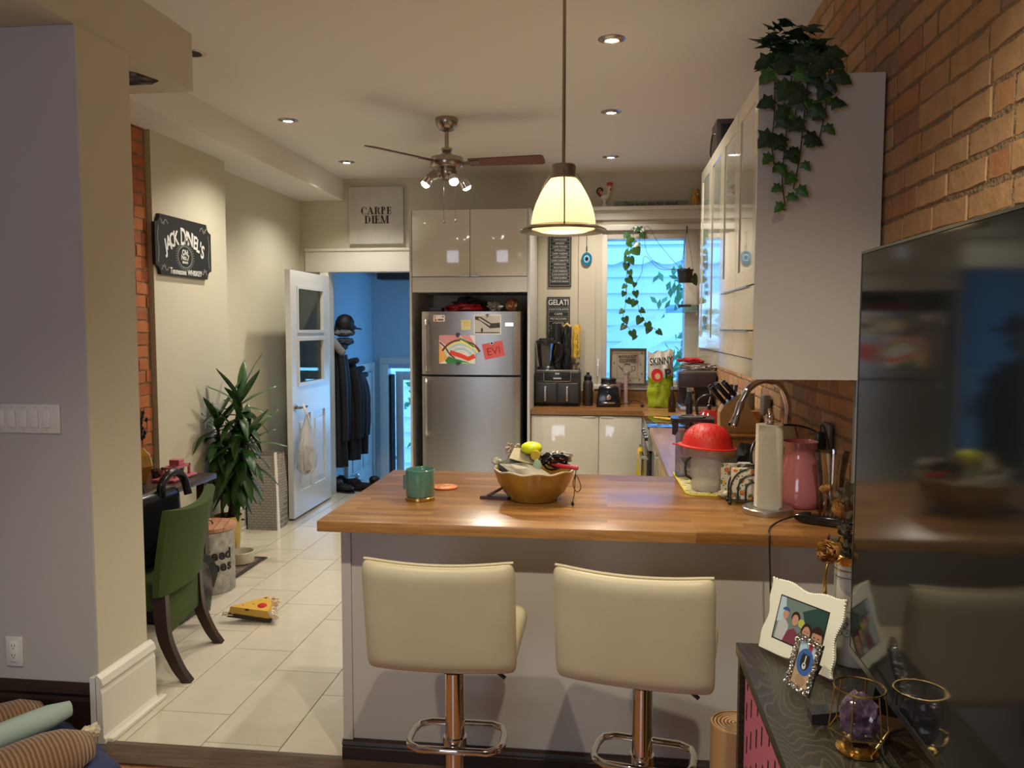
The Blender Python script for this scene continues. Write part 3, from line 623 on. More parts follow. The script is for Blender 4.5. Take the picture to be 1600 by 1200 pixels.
# bags on top of the fridge
b = bm_new(); lump(b, (-1.19, 6.60, 1.745), (0.16, 0.09, 0.04), 3, 0.3); clampz(b, 1.7165); tag(obj('red_bag', b, mat('red plastic bag', (0.32, 0.01, 0.015), 0.35), smooth=True), 'crumpled red bag lying on top of the refrigerator', 'bag')
b = bm_new(); box(b, -1.475, 6.52, 1.7165, -1.375, 6.64, 1.752, 0.004); tag(obj('small_box', b, mat('dark patterned box', (0.05, 0.03, 0.05), 0.5), smooth=True), 'small dark box at the left on top of the refrigerator', 'box')
b = bm_new(); lump(b, (-0.945, 6.60, 1.765), (0.060, 0.07, 0.050), 5, 0.3); clampz(b, 1.7165); tag(obj('snack_bag', b, mat('silver snack bag', (0.32, 0.30, 0.24), 0.3, 0.4), smooth=True), 'crumpled silver snack bag on top of the refrigerator', 'bag')
b = bm_new(); lump(b, (-0.80, 6.60, 1.770), (0.058, 0.07, 0.058), 6, 0.2); clampz(b, 1.7165); tag(obj('snack_bag', b, mat('orange speckled bag', (0.40, 0.16, 0.05), 0.5, col2=(0.15, 0.08, 0.04), nscale=30), smooth=True), 'round orange and brown bag at the right on top of the refrigerator', 'bag')
b = bm_new(); lump(b, (-1.22, 6.86, 1.785), (0.12, 0.08, 0.065), 9, 0.25); clampz(b, 1.7165); tag(obj('dark_bag', b, mat('dark grey bag', (0.05, 0.045, 0.05), 0.5), smooth=True), 'dark grey bag behind the red bag on top of the refrigerator', 'bag')

# ================================================================ WALL CABINETS
wc = thing('wall_cabinet', 'run of tall white gloss wall cabinets hanging on the brick wall', 'cabinet', (0.67, 3.5, 1.42))
CX, Y0, Y1, Z0, Z1 = 0.47, 2.70, 4.34, 1.42, 2.392
bx('end_panel', CX, Y0, Z0, RX-0.014, Y0+0.016, Z1, white_mat, wc)
bx('carcass', CX+0.024, Y0+0.017, Z0+0.06, RX-0.014, Y1, Z1-0.002, white_mat, wc)
bx('light_pelmet', CX+0.006, Y0+0.017, Z0+0.002, CX+0.022, Y1, Z0+0.062, white_gloss, wc)
gl = mat('frosted cabinet glass', (0.50, 0.50, 0.43), 0.03, coat=1.0)
frame_m = mat('cream door frame', (0.70, 0.64, 0.50), 0.06, coat=0.5)
def cab_door(y0, y1, z0, z1, glazed):
    if glazed:
        b = bm_new(); f = 0.055
        for a, c, e, g in ((y0, y0+f, z0, z1), (y1-f, y1, z0, z1), (y0+f, y1-f, z0, z0+f), (y0+f, y1-f, z1-f, z1)): box(b, CX+0.002, a, e, CX+0.022, c, g)
        q = obj('door', b, frame_m, wc); bx('door_pane', CX+0.006, y0+f, z0+f, CX+0.018, y1-f, z1-f, gl, q)
    else: bx('door', CX+0.002, y0, z0, CX+0.022, y1, z1, mat('gloss drawer front', (0.68, 0.62, 0.50), 0.05, coat=0.8), wc)
for i in range(4):
    y0 = Y0+0.022+0.404*i; y1 = y0+0.400; lo = Z0+0.066
    if i < 2: cab_door(y0, y1, 1.735, Z1, True)
    else: cab_door(y0, y1, lo, Z1, True)
cab_door(Y0+0.022, Y0+0.826, 1.582, 1.730, False); cab_door(Y0+0.022, Y0+0.826, Z0+0.066, 1.577, False)
for z in (1.733, 1.580): bx('drawer_rail', CX-0.008, Y0+0.12, z-0.006, CX+0.004, Y0+0.74, z, steel, wc)
b = bm_new(); tube(b, [(0.62, 4.46, 1.30), (0.62, 4.46, 1.38)], 0.035, 14); hood = None
b.free()

# ================================================================ BAR STOOLS
def stool(name, x, y, rz, label):
    t = thing(name, label, 'bar stool', (x, y, -0.03), rz, 'bar stools at the peninsula')
    # local: back faces -Y
    b = bm_new(); W, Hh = 0.425, 0.315; nx, nz = 16, 12; z0 = 0.665; th = 0.05
    def P(u, v, s):
        X = (u-.5)*W; Zz = z0+v*Hh; cu = 0.035*(1-(2*u-1)**2)       # hollow towards the sitter
        lean = -0.055*v; ed = 1-max(0, abs(2*u-1)-0.86)/0.14*0.5; edz = 1-max(0, abs(2*v-1)-0.84)/0.16*0.45
        yy = -0.20+lean-cu*0.6
        top = 0.010*((2*u-1)**2)*(1 if v > .5 else 0)*v
        rx = 1-0.03*(max(0, abs(2*v-1)-0.8)/0.2)**2
        return Vector((X*rx, yy+s*th/2*ed*edz, Zz+top))
    F = [[b.verts.new(P(i/nx, j/nz, -1)) for j in range(nz+1)] for i in range(nx+1)]
    B = [[b.verts.new(P(i/nx, j/nz, 1)) for j in range(nz+1)] for i in range(nx+1)]
    for i in range(nx):
        for j in range(nz):
            b.faces.new((F[i][j], F[i+1][j], F[i+1][j+1], F[i][j+1])); b.faces.new((B[i][j], B[i][j+1], B[i+1][j+1], B[i+1][j]))
    for i in range(nx): b.faces.new((F[i][0], B[i][0], B[i+1][0], F[i+1][0])); b.faces.new((F[i][nz], F[i+1][nz], B[i+1][nz], B[i][nz]))
    for j in range(nz): b.faces.new((F[0][j], F[0][j+1], B[0][j+1], B[0][j])); b.faces.new((F[nx][j], B[nx][j], B[nx][j+1], F[nx][j+1]))
    bk_ = obj('backrest', b, leather, t, True, local=True, angle=70)
    ss = bk_.modifiers.new('s', 'SUBSURF'); ss.levels = 1; ss.render_levels = 2
    b = bm_new()                                                    # piping round the edge of the backrest
    loop = [P(i/nx, 1, 0.9) for i in range(nx+1)]; tube(b, loop, 0.004, 6)
    obj('piping', b, leather, bk_, True, local=True)
    b = bm_new(); box(b, -0.205, -0.20, 0.655, 0.205, 0.20, 0.735, 0.032, 4)
    for v in b.verts:
        if v.co.z > 0.69: v.co.z -= 0.012*(1-abs(v.co.x)/0.205)
        if v.co.y > 0.1: v.co.z -= 0.25*(v.co.y-0.1)**1.3
    obj('seat', b, leather, t, True, local=True, angle=60)
    b = bm_new(); box(b, -0.11, -0.11, 0.625, 0.11, 0.11, 0.655, 0.006); lathe(b, [(0.045, 0.58), (0.045, 0.625)], seg=24); obj('seat_plate', b, black, t, True, local=True)
    b = bm_new(); lathe(b, [(0.038, 0.03), (0.030, 0.05), (0.030, 0.36), (0.030, 0.60)], seg=32); obj('post', b, chrome, t, True, local=True)
    b = bm_new(); lathe(b, [(0.0, 0.0), (0.205, 0.0), (0.205, 0.008), (0.18, 0.016), (0.06, 0.034), (0.036, 0.05), (0.0, 0.05)], seg=40); obj('base', b, chrome, t, True, local=True)
    b = bm_new()
    pts = []
    for (px, py) in ((0.0, -0.045), (0.105, -0.045), (0.135, -0.025), (0.145, 0.01), (0.145, 0.07), (0.135, 0.11), (0.10, 0.13), (0.0, 0.13), (-0.10, 0.13), (-0.135, 0.11), (-0.145, 0.07), (-0.145, 0.01), (-0.135, -0.025), (-0.105, -0.045)): pts.append((px, py, 0.345))
    tube(b, pts, 0.0115, 10, closed=True); lathe(b, [(0.036, 0.325), (0.036, 0.37)], seg=24); obj('footrest', b, chrome, t, True, local=True)
    b = bm_new(); tube(b, [(0.03, -0.02, 0.630), (0.12, -0.07, 0.622), (0.165, -0.09, 0.600)], [0.005, 0.005, 0.006]); obj('height_lever', b, black, t, True, local=True)
    return t
s1 = stool('bar_stool', -0.457, 2.335, 0.01, 'cream leather bar stool at the left end of the peninsula')
s2 = stool('bar_stool', 0.108, 2.30, -0.17, 'cream leather bar stool turned slightly sideways, in front of the paper towel and clear pitcher')
s2['label'] = 'cream leather bar stool nearer the television, turned slightly to the right'
# ================================================================ CEILING FITTINGS
lamp_glow = mat('lit bulb', (1, 0.93, 0.8), 0.3, emit=14, ecol=(1.0, 0.90, 0.74))
dl = None
DL = [((0.0, 3.89), 'lit recessed downlight nearest the camera, right of the pendant rod'), ((0.0, 5.17), 'lit recessed downlight in the middle of the right-hand row'), ((0.0, 6.51), 'lit recessed downlight at the window end of the right-hand row'),
      ((-2.10, 5.13), 'lit recessed downlight left of the fan, nearer the camera'), ((-2.15, 6.46), 'lit recessed downlight above the doorway, left of the fan')]
for (x, y), lb in DL:
    t = thing('downlight', lb, 'downlight', (x, y, ZC), 0, 'recessed ceiling downlights')
    b = bm_new(); lathe(b, [(0.036, -0.012), (0.048, -0.003), (0.066, 0.0), (0.066, 0.001), (0.034, 0.001)], seg=28, cap0=False, cap1=False); obj('trim_ring', b, nickel, t, True, local=True)
    b = bm_new(); lathe(b, [(0.0, -0.006), (0.030, -0.006), (0.033, 0.0)], seg=20); obj('bulb', b, lamp_glow, t, True, local=True)
t = thing('downlight', 'dark unlit recessed light hole beside the end of the ceiling beam', 'downlight', (-2.06, 3.84, ZC))
b = bm_new(); lathe(b, [(0.045, -0.004), (0.062, -0.001), (0.07, 0.0), (0.04, 0.0)], seg=28); obj('trim_ring', b, nickel, t, True, local=True)
b = bm_new(); lathe(b, [(0.0, -0.005), (0.046, -0.005), (0.05, 0.0)], seg=20); obj('socket', b, blackmatte, t, True, local=True)
# ceiling fan
FX, FY = -1.06, 5.21
fan = thing('ceiling_fan', 'brushed nickel ceiling fan with three brown blades and three lit spot lamps', 'ceiling fan', (FX, FY, ZC))
b = bm_new(); lathe(b, [(0.072, 0.0), (0.075, -0.012), (0.068, -0.045), (0.045, -0.075), (0.018, -0.085)], seg=32); obj('canopy', b, nickel, fan, True, local=True)
b = bm_new(); lathe(b, [(0.014, -0.08), (0.014, -0.20)], seg=16); obj('downrod', b, nickel, fan, True, local=True)
b = bm_new(); lathe(b, [(0.016, -0.185), (0.035, -0.19), (0.036, -0.205), (0.028, -0.215), (0.050, -0.245), (0.104, -0.250), (0.108, -0.262), (0.108, -0.305), (0.098, -0.318), (0.075, -0.322)], seg=36); obj('motor_housing', b, nickel, fan, True, local=True)
b = bm_new(); lathe(b, [(0.064, -0.322), (0.066, -0.335), (0.062, -0.370), (0.045, -0.392), (0.0, -0.400)], seg=32); obj('light_kit', b, nickel, fan, True, local=True)
wd = mat('walnut fan blade', (0.10, 0.032, 0.018), 0.35, col2=(0.16, 0.06, 0.03), nscale=6, nmap=(1, 12, 12))
for a in (-4, 114, 236):
    A = Matrix.Rotation(math.radians(a), 4, 'Z')
    b = bm_new(); pl = [(0.15, -0.05), (0.62, -0.064), (0.64, -0.05), (0.645, 0.0), (0.64, 0.05), (0.62, 0.064), (0.15, 0.05)]
    prism(b, pl, -0.003, 0.004, Matrix.Translation((0, 0, -0.285)) @ A @ Matrix.Rotation(math.radians(-13), 4, 'X')); bl_ = obj('blade', b, wd, fan, local=True)
    b = bm_new(); prism(b, [(0.085, -0.018), (0.16, -0.03), (0.22, -0.035), (0.22, 0.035), (0.16, 0.03), (0.085, 0.018)], -0.008, -0.003, Matrix.Translation((0, 0, -0.285)) @ A @ Matrix.Rotation(math.radians(-13), 4, 'X')); obj('blade_arm', b, nickel, bl_, local=True)
fan_glow = mat('fan spot bulb', (1, 0.95, 0.85), 0.3, emit=16, ecol=(1.0, 0.93, 0.80))
for a, tilt in ((205, 0.3), (300, 0.5), (35, 0.2)):
    ca, sa = math.cos(math.radians(a)), math.sin(math.radians(a)); r0, r1 = 0.05, 0.115
    b = bm_new(); tube(b, [(ca*r0, sa*r0, -0.375), (ca*0.085, sa*0.085, -0.392), (ca*r1, sa*r1, -0.40)], 0.008); obj('lamp_arm', b, chrome, fan, True, local=True)
    d_ = Vector((ca*0.55, sa*0.55, -0.85)).normalized(); q = d_.to_track_quat('Z', 'Y').to_matrix().to_4x4(); q.translation = Vector((ca*0.115, sa*0.115, -0.385))
    b = bm_new(); lathe(b, [(0.014, 0), (0.028, 0.008), (0.033, 0.05), (0.031, 0.05), (0.026, 0.012)], seg=20, mtx=q, cap1=False); sh_ = obj('lamp_shade', b, chrome, fan, True, local=True)
    b = bm_new(); lathe(b, [(0.012, 0.014), (0.026, 0.035), (0.029, 0.056), (0.018, 0.068), (0.0, 0.071)], seg=18, mtx=q); obj('bulb', b, fan_glow, sh_, True, local=True)
    p = Vector((FX, FY, ZC))+q.translation+d_*0.10
    light('fan_spot_lamp', 'SPOT', p, 26, (1.0, 0.90, 0.74), 0.03, p+d_, 120, 0.9)
for x, y, L_ in ((-0.008, -0.06, 0.19), (0.062, -0.03, 0.18)):
    b = bm_new(); tube(b, [(x, y, -0.385), (x, y, -0.47-L_)], 0.0015, 6); lathe(b, [(0.0, 0.024), (0.004, 0.018), (0.009, 0.006), (0.006, 0.0), (0.0, 0.0)], (x, y, -0.49-L_), 12); obj('pull_chain', b, nickel, fan, True, local=True)
# pendant over the peninsula
PX, PY = -0.178, 3.10
pn = thing('pendant_lamp', 'ribbed glass dome pendant lamp on a long rod over the peninsula', 'pendant lamp', (PX, PY, ZC))
b = bm_new(); lathe(b, [(0.062, 0.0), (0.062, -0.012), (0.05, -0.028), (0.01, -0.034)], seg=28); obj('canopy', b, nickel, pn, True, local=True)
b = bm_new(); lathe(b, [(0.0065, -0.03), (0.0065, -0.735)], seg=12); lathe(b, [(0.010, -0.075), (0.010, -0.105)], seg=12); obj('rod', b, nickel, pn, True, local=True)
b = bm_new(); lathe(b, [(0.012, -0.730), (0.044, -0.733), (0.047, -0.740), (0.047, -0.778), (0.050, -0.782), (0.047, -0.79)], seg=32); obj('socket_cap', b, nickel, pn, True, local=True)
zr = -0.968
def shade_prof(t):   # t 0 top..1 rim
    return 0.048+0.074*math.sin(t*PI/2)**0.85, -0.785+(zr+0.785)*t
b = bm_new(); n = 96; rows = []
for k in range(19):
    r, z = shade_prof(k/18); rows.append([b.verts.new(((r+0.0012*(1 if i % 2 else -1))*math.cos(2*PI*i/n), (r+0.0012*(1 if i % 2 else -1))*math.sin(2*PI*i/n), z)) for i in range(n)])
for a, c in zip(rows, rows[1:]):
    for i in range(n): b.faces.new((a[i], a[(i+1) % n], c[(i+1) % n], c[i]))
shm = bpy.data.materials.new('lit ribbed glass shade'); shm.use_nodes = True; nt = shm.node_tree; bb = nt.nodes['Principled BSDF']
bb.inputs['Base Color'].default_value = (0.9, 0.86, 0.7, 1); bb.inputs['Roughness'].default_value = 0.2
bb.inputs['Emission Color'].default_value = (1.0, 0.80, 0.36, 1); bb.inputs['Emission Strength'].default_value = 0.16
tr = nt.nodes.new('ShaderNodeBsdfTranslucent'); tr.inputs[0].default_value = (0.95, 0.88, 0.66, 1); mxs = nt.nodes.new('ShaderNodeMixShader'); mxs.inputs[0].default_value = 0.6
nt.links.new(bb.outputs[0], mxs.inputs[1]); nt.links.new(tr.outputs[0], mxs.inputs[2]); nt.links.new(mxs.outputs[0], nt.nodes['Material Output'].inputs[0])
obj('shade', b, shm, pn, True, local=True, angle=80)
b = bm_new(); lathe(b, [(0.121, zr+0.006), (0.134, zr+0.004), (0.164, zr-0.010), (0.167, zr-0.014), (0.164, zr-0.018), (0.132, zr-0.010), (0.121, zr-0.008), (0.121, zr+0.006)], seg=48, cap0=False, cap1=False); obj('rim', b, nickel, pn, True, local=True)
b = bm_new(); lathe(b, [(0.0, zr-0.022), (0.09, zr-0.017), (0.121, zr-0.004)], seg=40, cap0=False, cap1=False); obj('diffuser', b, shm, pn, True, local=True)
b = bm_new(); sphere(b, (0, 0, -0.875), 0.036, 16, (1, 1, 1.25)); obj('bulb', b, mat('pendant bulb', (1, 0.9, 0.7), 0.3, emit=5, ecol=(1.0, 0.86, 0.60)), pn, True, local=True)
for a in (35, 155, 275):
    ca, sa = math.cos(math.radians(a)), math.sin(math.radians(a))
    b = bm_new(); tube(b, smooth_pts([(ca*0.040, sa*0.040, -0.765), (ca*0.062, sa*0.062, -0.768), (ca*0.092, sa*0.092, -0.812), (ca*0.123, sa*0.123, -0.885), (ca*0.134, sa*0.134, zr+0.004)], 5), 0.003, 6); obj('stay', b, nickel, pn, True, local=True)
light('pendant_lamp_bulb', 'POINT', (PX, PY, ZC-0.875), 2.6, (1.0, 0.82, 0.46), 0.045)
light('pendant_lamp_downlight', 'SPOT', (PX, PY, ZC+zr-0.03), 16, (1.0, 0.80, 0.50), 0.06, (PX, PY, 0), 140, 0.6)

# ================================================================ SIGNS ON THE FAR WALL
cd = thing('canvas_sign', 'square grey marbled canvas reading CARPE DIEM above the doorway', 'sign', (-2.11, YB-0.02, 2.35))
b = bm_new(); box(b, -2.367, YB-0.040, 2.346, -1.860, YB-0.001, 2.858, 0.003); obj('canvas', b, mat('marbled canvas', (0.52, 0.50, 0.45), 0.7, col2=(0.60, 0.58, 0.52), nscale=6), cd, True)
def didone(s, x0, zc_, h, m, M, parent):
    """high-contrast serif capitals from thick and thin strokes"""
    sh = []; x = x0; T = h*0.22; t = h*0.06
    def serif(cx, y): sh.append(rect(cx-T*0.9, y-(t if y > 0 else 0), cx+T*0.9, y+(0 if y > 0 else t)))
    for ch in s:
        if ch == 'C':
            w = h*0.78; sh.append(band([(x+w/2+w/2*math.cos(a)*1.0, h/2*math.sin(a)) for a in [math.radians(50+26*i) for i in range(11)]], t)); sh.append([(x, 0), (x+w*.08, h*.28), (x+w*.25, h*.42), (x+w*.24, 0), (x+w*.25, -h*.42), (x+w*.08, -h*.28)]); sh.append(rect(x+w*.86, h*.12, x+w*.93, h*.5))
        elif ch == 'A':
            w = h*0.92; sh.append(band([(x+w*.12, -h/2), (x+w*.5, h/2)], t)); sh.append([(x+w*.36, h/2), (x+w*.56, h/2), (x+w*.94, -h/2), (x+w*.66, -h/2)]); sh.append(rect(x+w*.25, -h*.18, x+w*.72, -h*.18+t)); serif(x+w*.12, -h/2); serif(x+w*.80, -h/2)
        elif ch in 'RPEDIM' :
            w = dict(R=0.86, P=0.74, E=0.74, D=0.88, I=0.36, M=1.12)[ch]*h; sx = x+h*0.13
            if ch != 'M': sh.append(rect(sx, -h/2, sx+T, h/2)); serif(sx+T/2, -h/2); serif(sx+T/2, h/2)
            if ch in 'RP':
                sh.append(band([(sx+T, h/2-t/2), (x+w*.62, h/2-t/2)], t)); sh.append(band([(sx+T, 0), (x+w*.62, 0)], t)); sh.append([(x+w*.60, h/2), (x+w*.80, h*.40), (x+w*.86, h*.25), (x+w*.80, h*.08), (x+w*.60, 0), (x+w*.63, h*.10), (x+w*.63, h*.40)])
                if ch == 'R': sh.append([(x+w*.52, 0), (x+w*.72, 0), (x+w*.96, -h/2), (x+w*.74, -h/2)])
            if ch == 'E':
                for y in (-h/2, -t/2, h/2-t): sh.append(rect(sx+T, y, x+w*.88, y+t))
                sh.append(rect(x+w*.84, h*.22, x+w*.90, h/2)); sh.append(rect(x+w*.84, -h/2, x+w*.90, -h*.22)); sh.append(rect(x+w*.64, -h*.12, x+w*.70, h*.12))
            if ch == 'D':
                sh.append(rect(sx+T, h/2-t, x+w*.6, h/2)); sh.append(rect(sx+T, -h/2, x+w*.6, -h/2+t)); sh.append([(x+w*.55, h/2), (x+w*.80, h*.36), (x+w*.93, h*.14), (x+w*.93, -h*.14), (x+w*.80, -h*.36), (x+w*.55, -h/2), (x+w*.70, -h*.25), (x+w*.70, h*.25)])
            if ch == 'M':
                sh.append(rect(x+w*.10, -h/2, x+w*.10+t, h/2)); sh.append(rect(x+w*.76, -h/2, x+w*.76+T, h/2)); sh.append([(x+w*.08, h/2), (x+w*.28, h/2), (x+w*.54, -h/2), (x+w*.42, -h/2)]); sh.append(band([(x+w*.48, -h/2), (x+w*.80, h/2)], t)); serif(x+w*.12, -h/2); serif(x+w*.84, -h/2); serif(x+w*.88, h/2)
        x += w+h*0.06
    off = (x-x0)/2
    b = bm_new(); k = 0
    for poly in sh:
        prism(b, [(px-off, py+zc_) for px, py in poly], 0, 0.001+0.00008*k, M); k += 1
    return b
M = basis((-2.107, YB-0.0405, 2.60), *FACE)
obj('lettering', didone('CARPE', 0, 0.045, 0.066, ink, M, cd), ink, cd); obj('lettering', didone('DIEM', 0, -0.035, 0.070, ink, M, cd), ink, cd)
def menu(name, x0, x1, z0, z1, title, lines, label):
    t = thing(name, label, 'sign', ((x0+x1)/2, YF-0.01, z0)); bx('board', x0, YF-0.014, z0, x1, YF-0.0005, z1, mat('chalkboard black', (0.016, 0.015, 0.015), 0.6), t)
    M = basis(((x0+x1)/2, YF-0.0142, z1), *FACE); w = x1-x0; y = -0.035
    if title: text(title, 0.066, chalk, M @ Matrix.Translation((0, -0.050, 0)), t, sx=0.85, weight=0.0012, name='title'); y = -0.11
    st_ = (z1-z0+y-0.015)/len(lines)
    b = bm_new(); f = 0.012
    for r_ in (rect(-w/2+f, -(z1-z0)+f, -w/2+f+.0015, -f), rect(w/2-f-.0015, -(z1-z0)+f, w/2-f, -f), rect(-w/2+f, -f-.0015, w/2-f, -f), rect(-w/2+f, -(z1-z0)+f, w/2-f, -(z1-z0)+f+.0015)): prism(b, r_, 0, 0.0006, M)
    for i in range(len(lines)): 
        yy = y-st_*i+st_*0.48; prism(b, rect(-w/2+f, yy, w/2-f, yy+0.001), 0, 0.0006, M)
    obj('border_lines', b, chalk, t)
    for i, s in enumerate(lines): text(s, st_*0.62, chalk, M @ Matrix.Translation((0, y-st_*i, 0)), t, sx=min(1.0, 0.15/(max(len(s), 1)*st_*0.36)))
    return t
menu('coffee_menu_sign', -0.535, -0.335, 1.945, 2.45, '', ['CAFFE', 'CAFFE LATTE', 'CAPPUCCINO', 'ESPRESSO', 'CAFFE MOCHA', 'AFFOGATO', 'CAFFE TAZZINA', 'CAFFE LUNGO', 'CAFFE CORRETTO', 'AMERICANO', 'MACCHIATO', 'CAFFE FREDDO', 'CAFFE RISTRETTO', 'CAFFE DOPPIO', 'CAFFE CON PANNA'], 'tall black chalk-style coffee menu sign behind the pendant lamp')
menu('gelati_menu_sign', -0.545, -0.345, 1.40, 1.857, 'GELATI', ['CIOCCOLATO', 'CAFFE', 'PISTACCHIO', 'COCCO', 'NOCCIOLA', 'LIMONE', 'FRAGOLA', 'STRACCIATELLA'], 'black chalk-style menu sign headed GELATI above the air fryer')
ev = thing('evil_eye_charm', 'round blue glass eye charm hanging left of the window', 'charm', (-0.20, YF-0.03, 2.19))
M = basis((-0.20, YF-0.022, 2.185), *FACE)
for nm, r, z0, z1, c_ in (('outer_glass', 0.047, 0, 0.008, (0.01, 0.16, 0.30)), ('white_ring', 0.025, 0.008, 0.0095, (0.55, 0.66, 0.68)), ('blue_ring', 0.019, 0.0095, 0.0105, (0.03, 0.25, 0.40)), ('pupil', 0.012, 0.0105, 0.0115, (0.01, 0.01, 0.015))):
    b = bm_new(); lathe(b, [(r, z0), (r*0.97, z1)], seg=28, mtx=M @ Matrix.Diagonal((1, 1.25, 1, 1))); obj(nm, b, mat('eye '+nm, c_, 0.15, coat=0.5), ev, True)
b = bm_new(); tube(b, [(-0.20, YF-0.018, 2.24), (-0.20, YF-0.018, 2.40)], 0.002); [sphere(b, (-0.20, YF-0.018, z), 0.006, 8) for z in (2.262, 2.275, 2.288)]; lathe(b, [(0.005, 0), (0.005, 0.018)], mtx=Matrix.Translation((-0.20, YF-0.018, 2.40)) @ Matrix.Rotation(-PI/2, 4, 'X'), seg=8); obj('cord', b, blackmatte, ev, True)
# ledge over the window
LZ = 2.631
def rooster():
    t = thing('rooster_figurine', 'small painted rooster figurine with a red comb on the ledge over the window', 'figurine', (-0.05, YF-0.03, LZ))
    wht = mat('glazed white', (0.62, 0.58, 0.50), 0.2); rd = mat('rooster red', (0.50, 0.02, 0.02), 0.35); bk_ = mat('rooster black', (0.02, 0.015, 0.015), 0.3)
    b = bm_new(); lathe(b, [(0.026, 0), (0.024, 0.01), (0.012, 0.03), (0.014, 0.05), (0.024, 0.06), (0.0, 0.065)], seg=18); obj('base', b, wht, t, True, local=True)
    b = bm_new(); lump(b, (0, 0, 0.082), (0.036, 0.018, 0.024), 2, 0.05); tube(b, smooth_pts([(0.018, 0, 0.085), (0.034, 0, 0.115), (0.036, 0, 0.15), (0.040, 0, 0.165)], 4), [0.016]*4+[0.011]*9, 10); sphere(b, (0.042, 0, 0.168), 0.014, 12); obj('body', b, wht, t, True, local=True)
    b = bm_new(); tube(b, smooth_pts([(-0.02, 0, 0.085), (-0.045, 0, 0.10), (-0.065, 0, 0.13), (-0.05, 0, 0.16), (-0.025, 0, 0.155), (-0.02, 0, 0.135)], 5), 0.008, 8); obj('tail', b, bk_, t, True, local=True)
    b = bm_new(); tube(b, smooth_pts([(-0.02, 0, 0.09), (-0.04, 0, 0.11), (-0.045, 0, 0.135), (-0.03, 0, 0.145)], 4), 0.007, 8); lump(b, (0.044, 0, 0.193), (0.028, 0.007, 0.018), 4, 0.12); lump(b, (0.052, 0, 0.148), (0.007, 0.006, 0.014), 5, 0.1); obj('comb', b, rd, t, True, local=True)
    b = bm_new(); lathe(b, [(0.006, 0), (0, 0.014)], (0, 0, 0), 8, Matrix.Translation((0.054, 0, 0.168)) @ Matrix.Rotation(PI/2, 4, 'Y')); obj('beak', b, mat('beak yellow', (0.6, 0.35, 0.05), 0.4), t, True, local=True)
rooster()
dk = thing('ledge_sign', 'low grey-green wooden sign reading This is no day for decaf on the window ledge', 'sign', (0.33, YF-0.03, LZ))
bx('board', 0.03, YF-0.03, LZ, 0.66, YF-0.018, LZ+0.047, mat('sage sign paint', (0.19, 0.22, 0.16), 0.6), dk)
text('This is no day for decaf.', 0.044, ink, basis((0.35, YF-0.0302, LZ+0.022), *FACE), dk, sx=1.1, weight=0.0005)
ow = thing('owl_jar', 'small brown and yellow owl jar on the right end of the window ledge', 'jar', (0.72, YF-0.03, LZ))
b = bm_new(); lathe(b, [(0.034, 0), (0.040, 0.03), (0.038, 0.07), (0.030, 0.10), (0.036, 0.115), (0.034, 0.13)], seg=20); obj('body', b, mat('owl glaze', (0.22, 0.09, 0.02), 0.3, col2=(0.50, 0.30, 0.05), nscale=30), ow, True, local=True)
b = bm_new(); [sphere(b, (s*0.014, -0.034, 0.09), 0.010, 10) for s in (-1, 1)]; obj('eye', b, mat('owl eye', (0.6, 0.45, 0.1), 0.3), ow, True, local=True)
b = bm_new(); [lathe(b, [(0.008, 0), (0, 0.02)], (s*0.02, 0, 0.128), 8) for s in (-1, 1)]; obj('ear_tuft', b, mat('owl brown', (0.12, 0.05, 0.02), 0.4), ow, True, local=True)

# ================================================================ HANGING POTHOS
hp = thing('hanging_pot_plant', 'trailing pothos in a black hanging pot at the right of the window', 'plant', (0.63, YF-0.17, 1.97))
hp_y = YF-0.17
b = bm_new(); lathe(b, [(0.0, 1.965), (0.056, 1.965), (0.066, 2.06), (0.071, 2.062), (0.071, 2.078), (0.064, 2.078), (0.06, 2.05), (0, 2.05)], (0.632, hp_y, 0), 28); obj('pot', b, black, hp, True)
b = bm_new(); 
for a in (0, 120, 240): tube(b, [(0.632+0.068*math.cos(math.radians(a)), hp_y+0.068*math.sin(math.radians(a)), 2.07), (0.652, YF-0.055, 2.425)], 0.0018, 6)
tube(b, smooth_pts([(0.652, YF-0.025, 2.44), (0.652, YF-0.07, 2.45), (0.652, YF-0.075, 2.42), (0.652, YF-0.05, 2.40)], 4), 0.005); obj('hanger', b, black, hp, True)
def heart(b, c, size, dirv, nrm):
    d_ = Vector(dirv).normalized(); n = Vector(nrm); n = (n-d_*n.dot(d_)).normalized(); s = d_.cross(n)
    pts = [(0, 0), (0.28, 0.42), (0.10, 0.50), (-0.12, 0.34), (-0.06, 0.10)]
    half = [(0.0, 0.0), (-0.16, 0.22), (-0.08, 0.44), (0.16, 0.50), (0.48, 0.38), (0.78, 0.18), (1.0, 0.0)]
    L = [b.verts.new(Vector(c)+d_*u*size+s*v*size-n*abs(v)*size*0.25) for u, v in half]
    R = [b.verts.new(Vector(c)+d_*u*size-s*v*size-n*abs(v)*size*0.25) for u, v in half[1:-1]]
    mid = [L[0]]+[b.verts.new(Vector(c)+d_*u*size-n*0.02*size) for u in (0.0, 0.16, 0.45, 0.75)]+[L[-1]]
    seqL = L; k = [0, 1, 1, 2, 3, 4, 5]
    b.faces.new([L[0]]+L[1:4]+[mid[2]]); b.faces.new([mid[2], L[3], L[4], mid[3]]); b.faces.new([mid[3], L[4], L[5], mid[4]]); b.faces.new([mid[4], L[5], L[6]])
    b.faces.new([L[0], mid[2], R[2], R[1], R[0]]); b.faces.new([mid[2], mid[3], R[3], R[2]]); b.faces.new([mid[3], mid[4], R[4], R[3]]); b.faces.new([mid[4], L[6], R[4]])
    b.verts.remove(mid[1])
rr = random.Random(12)
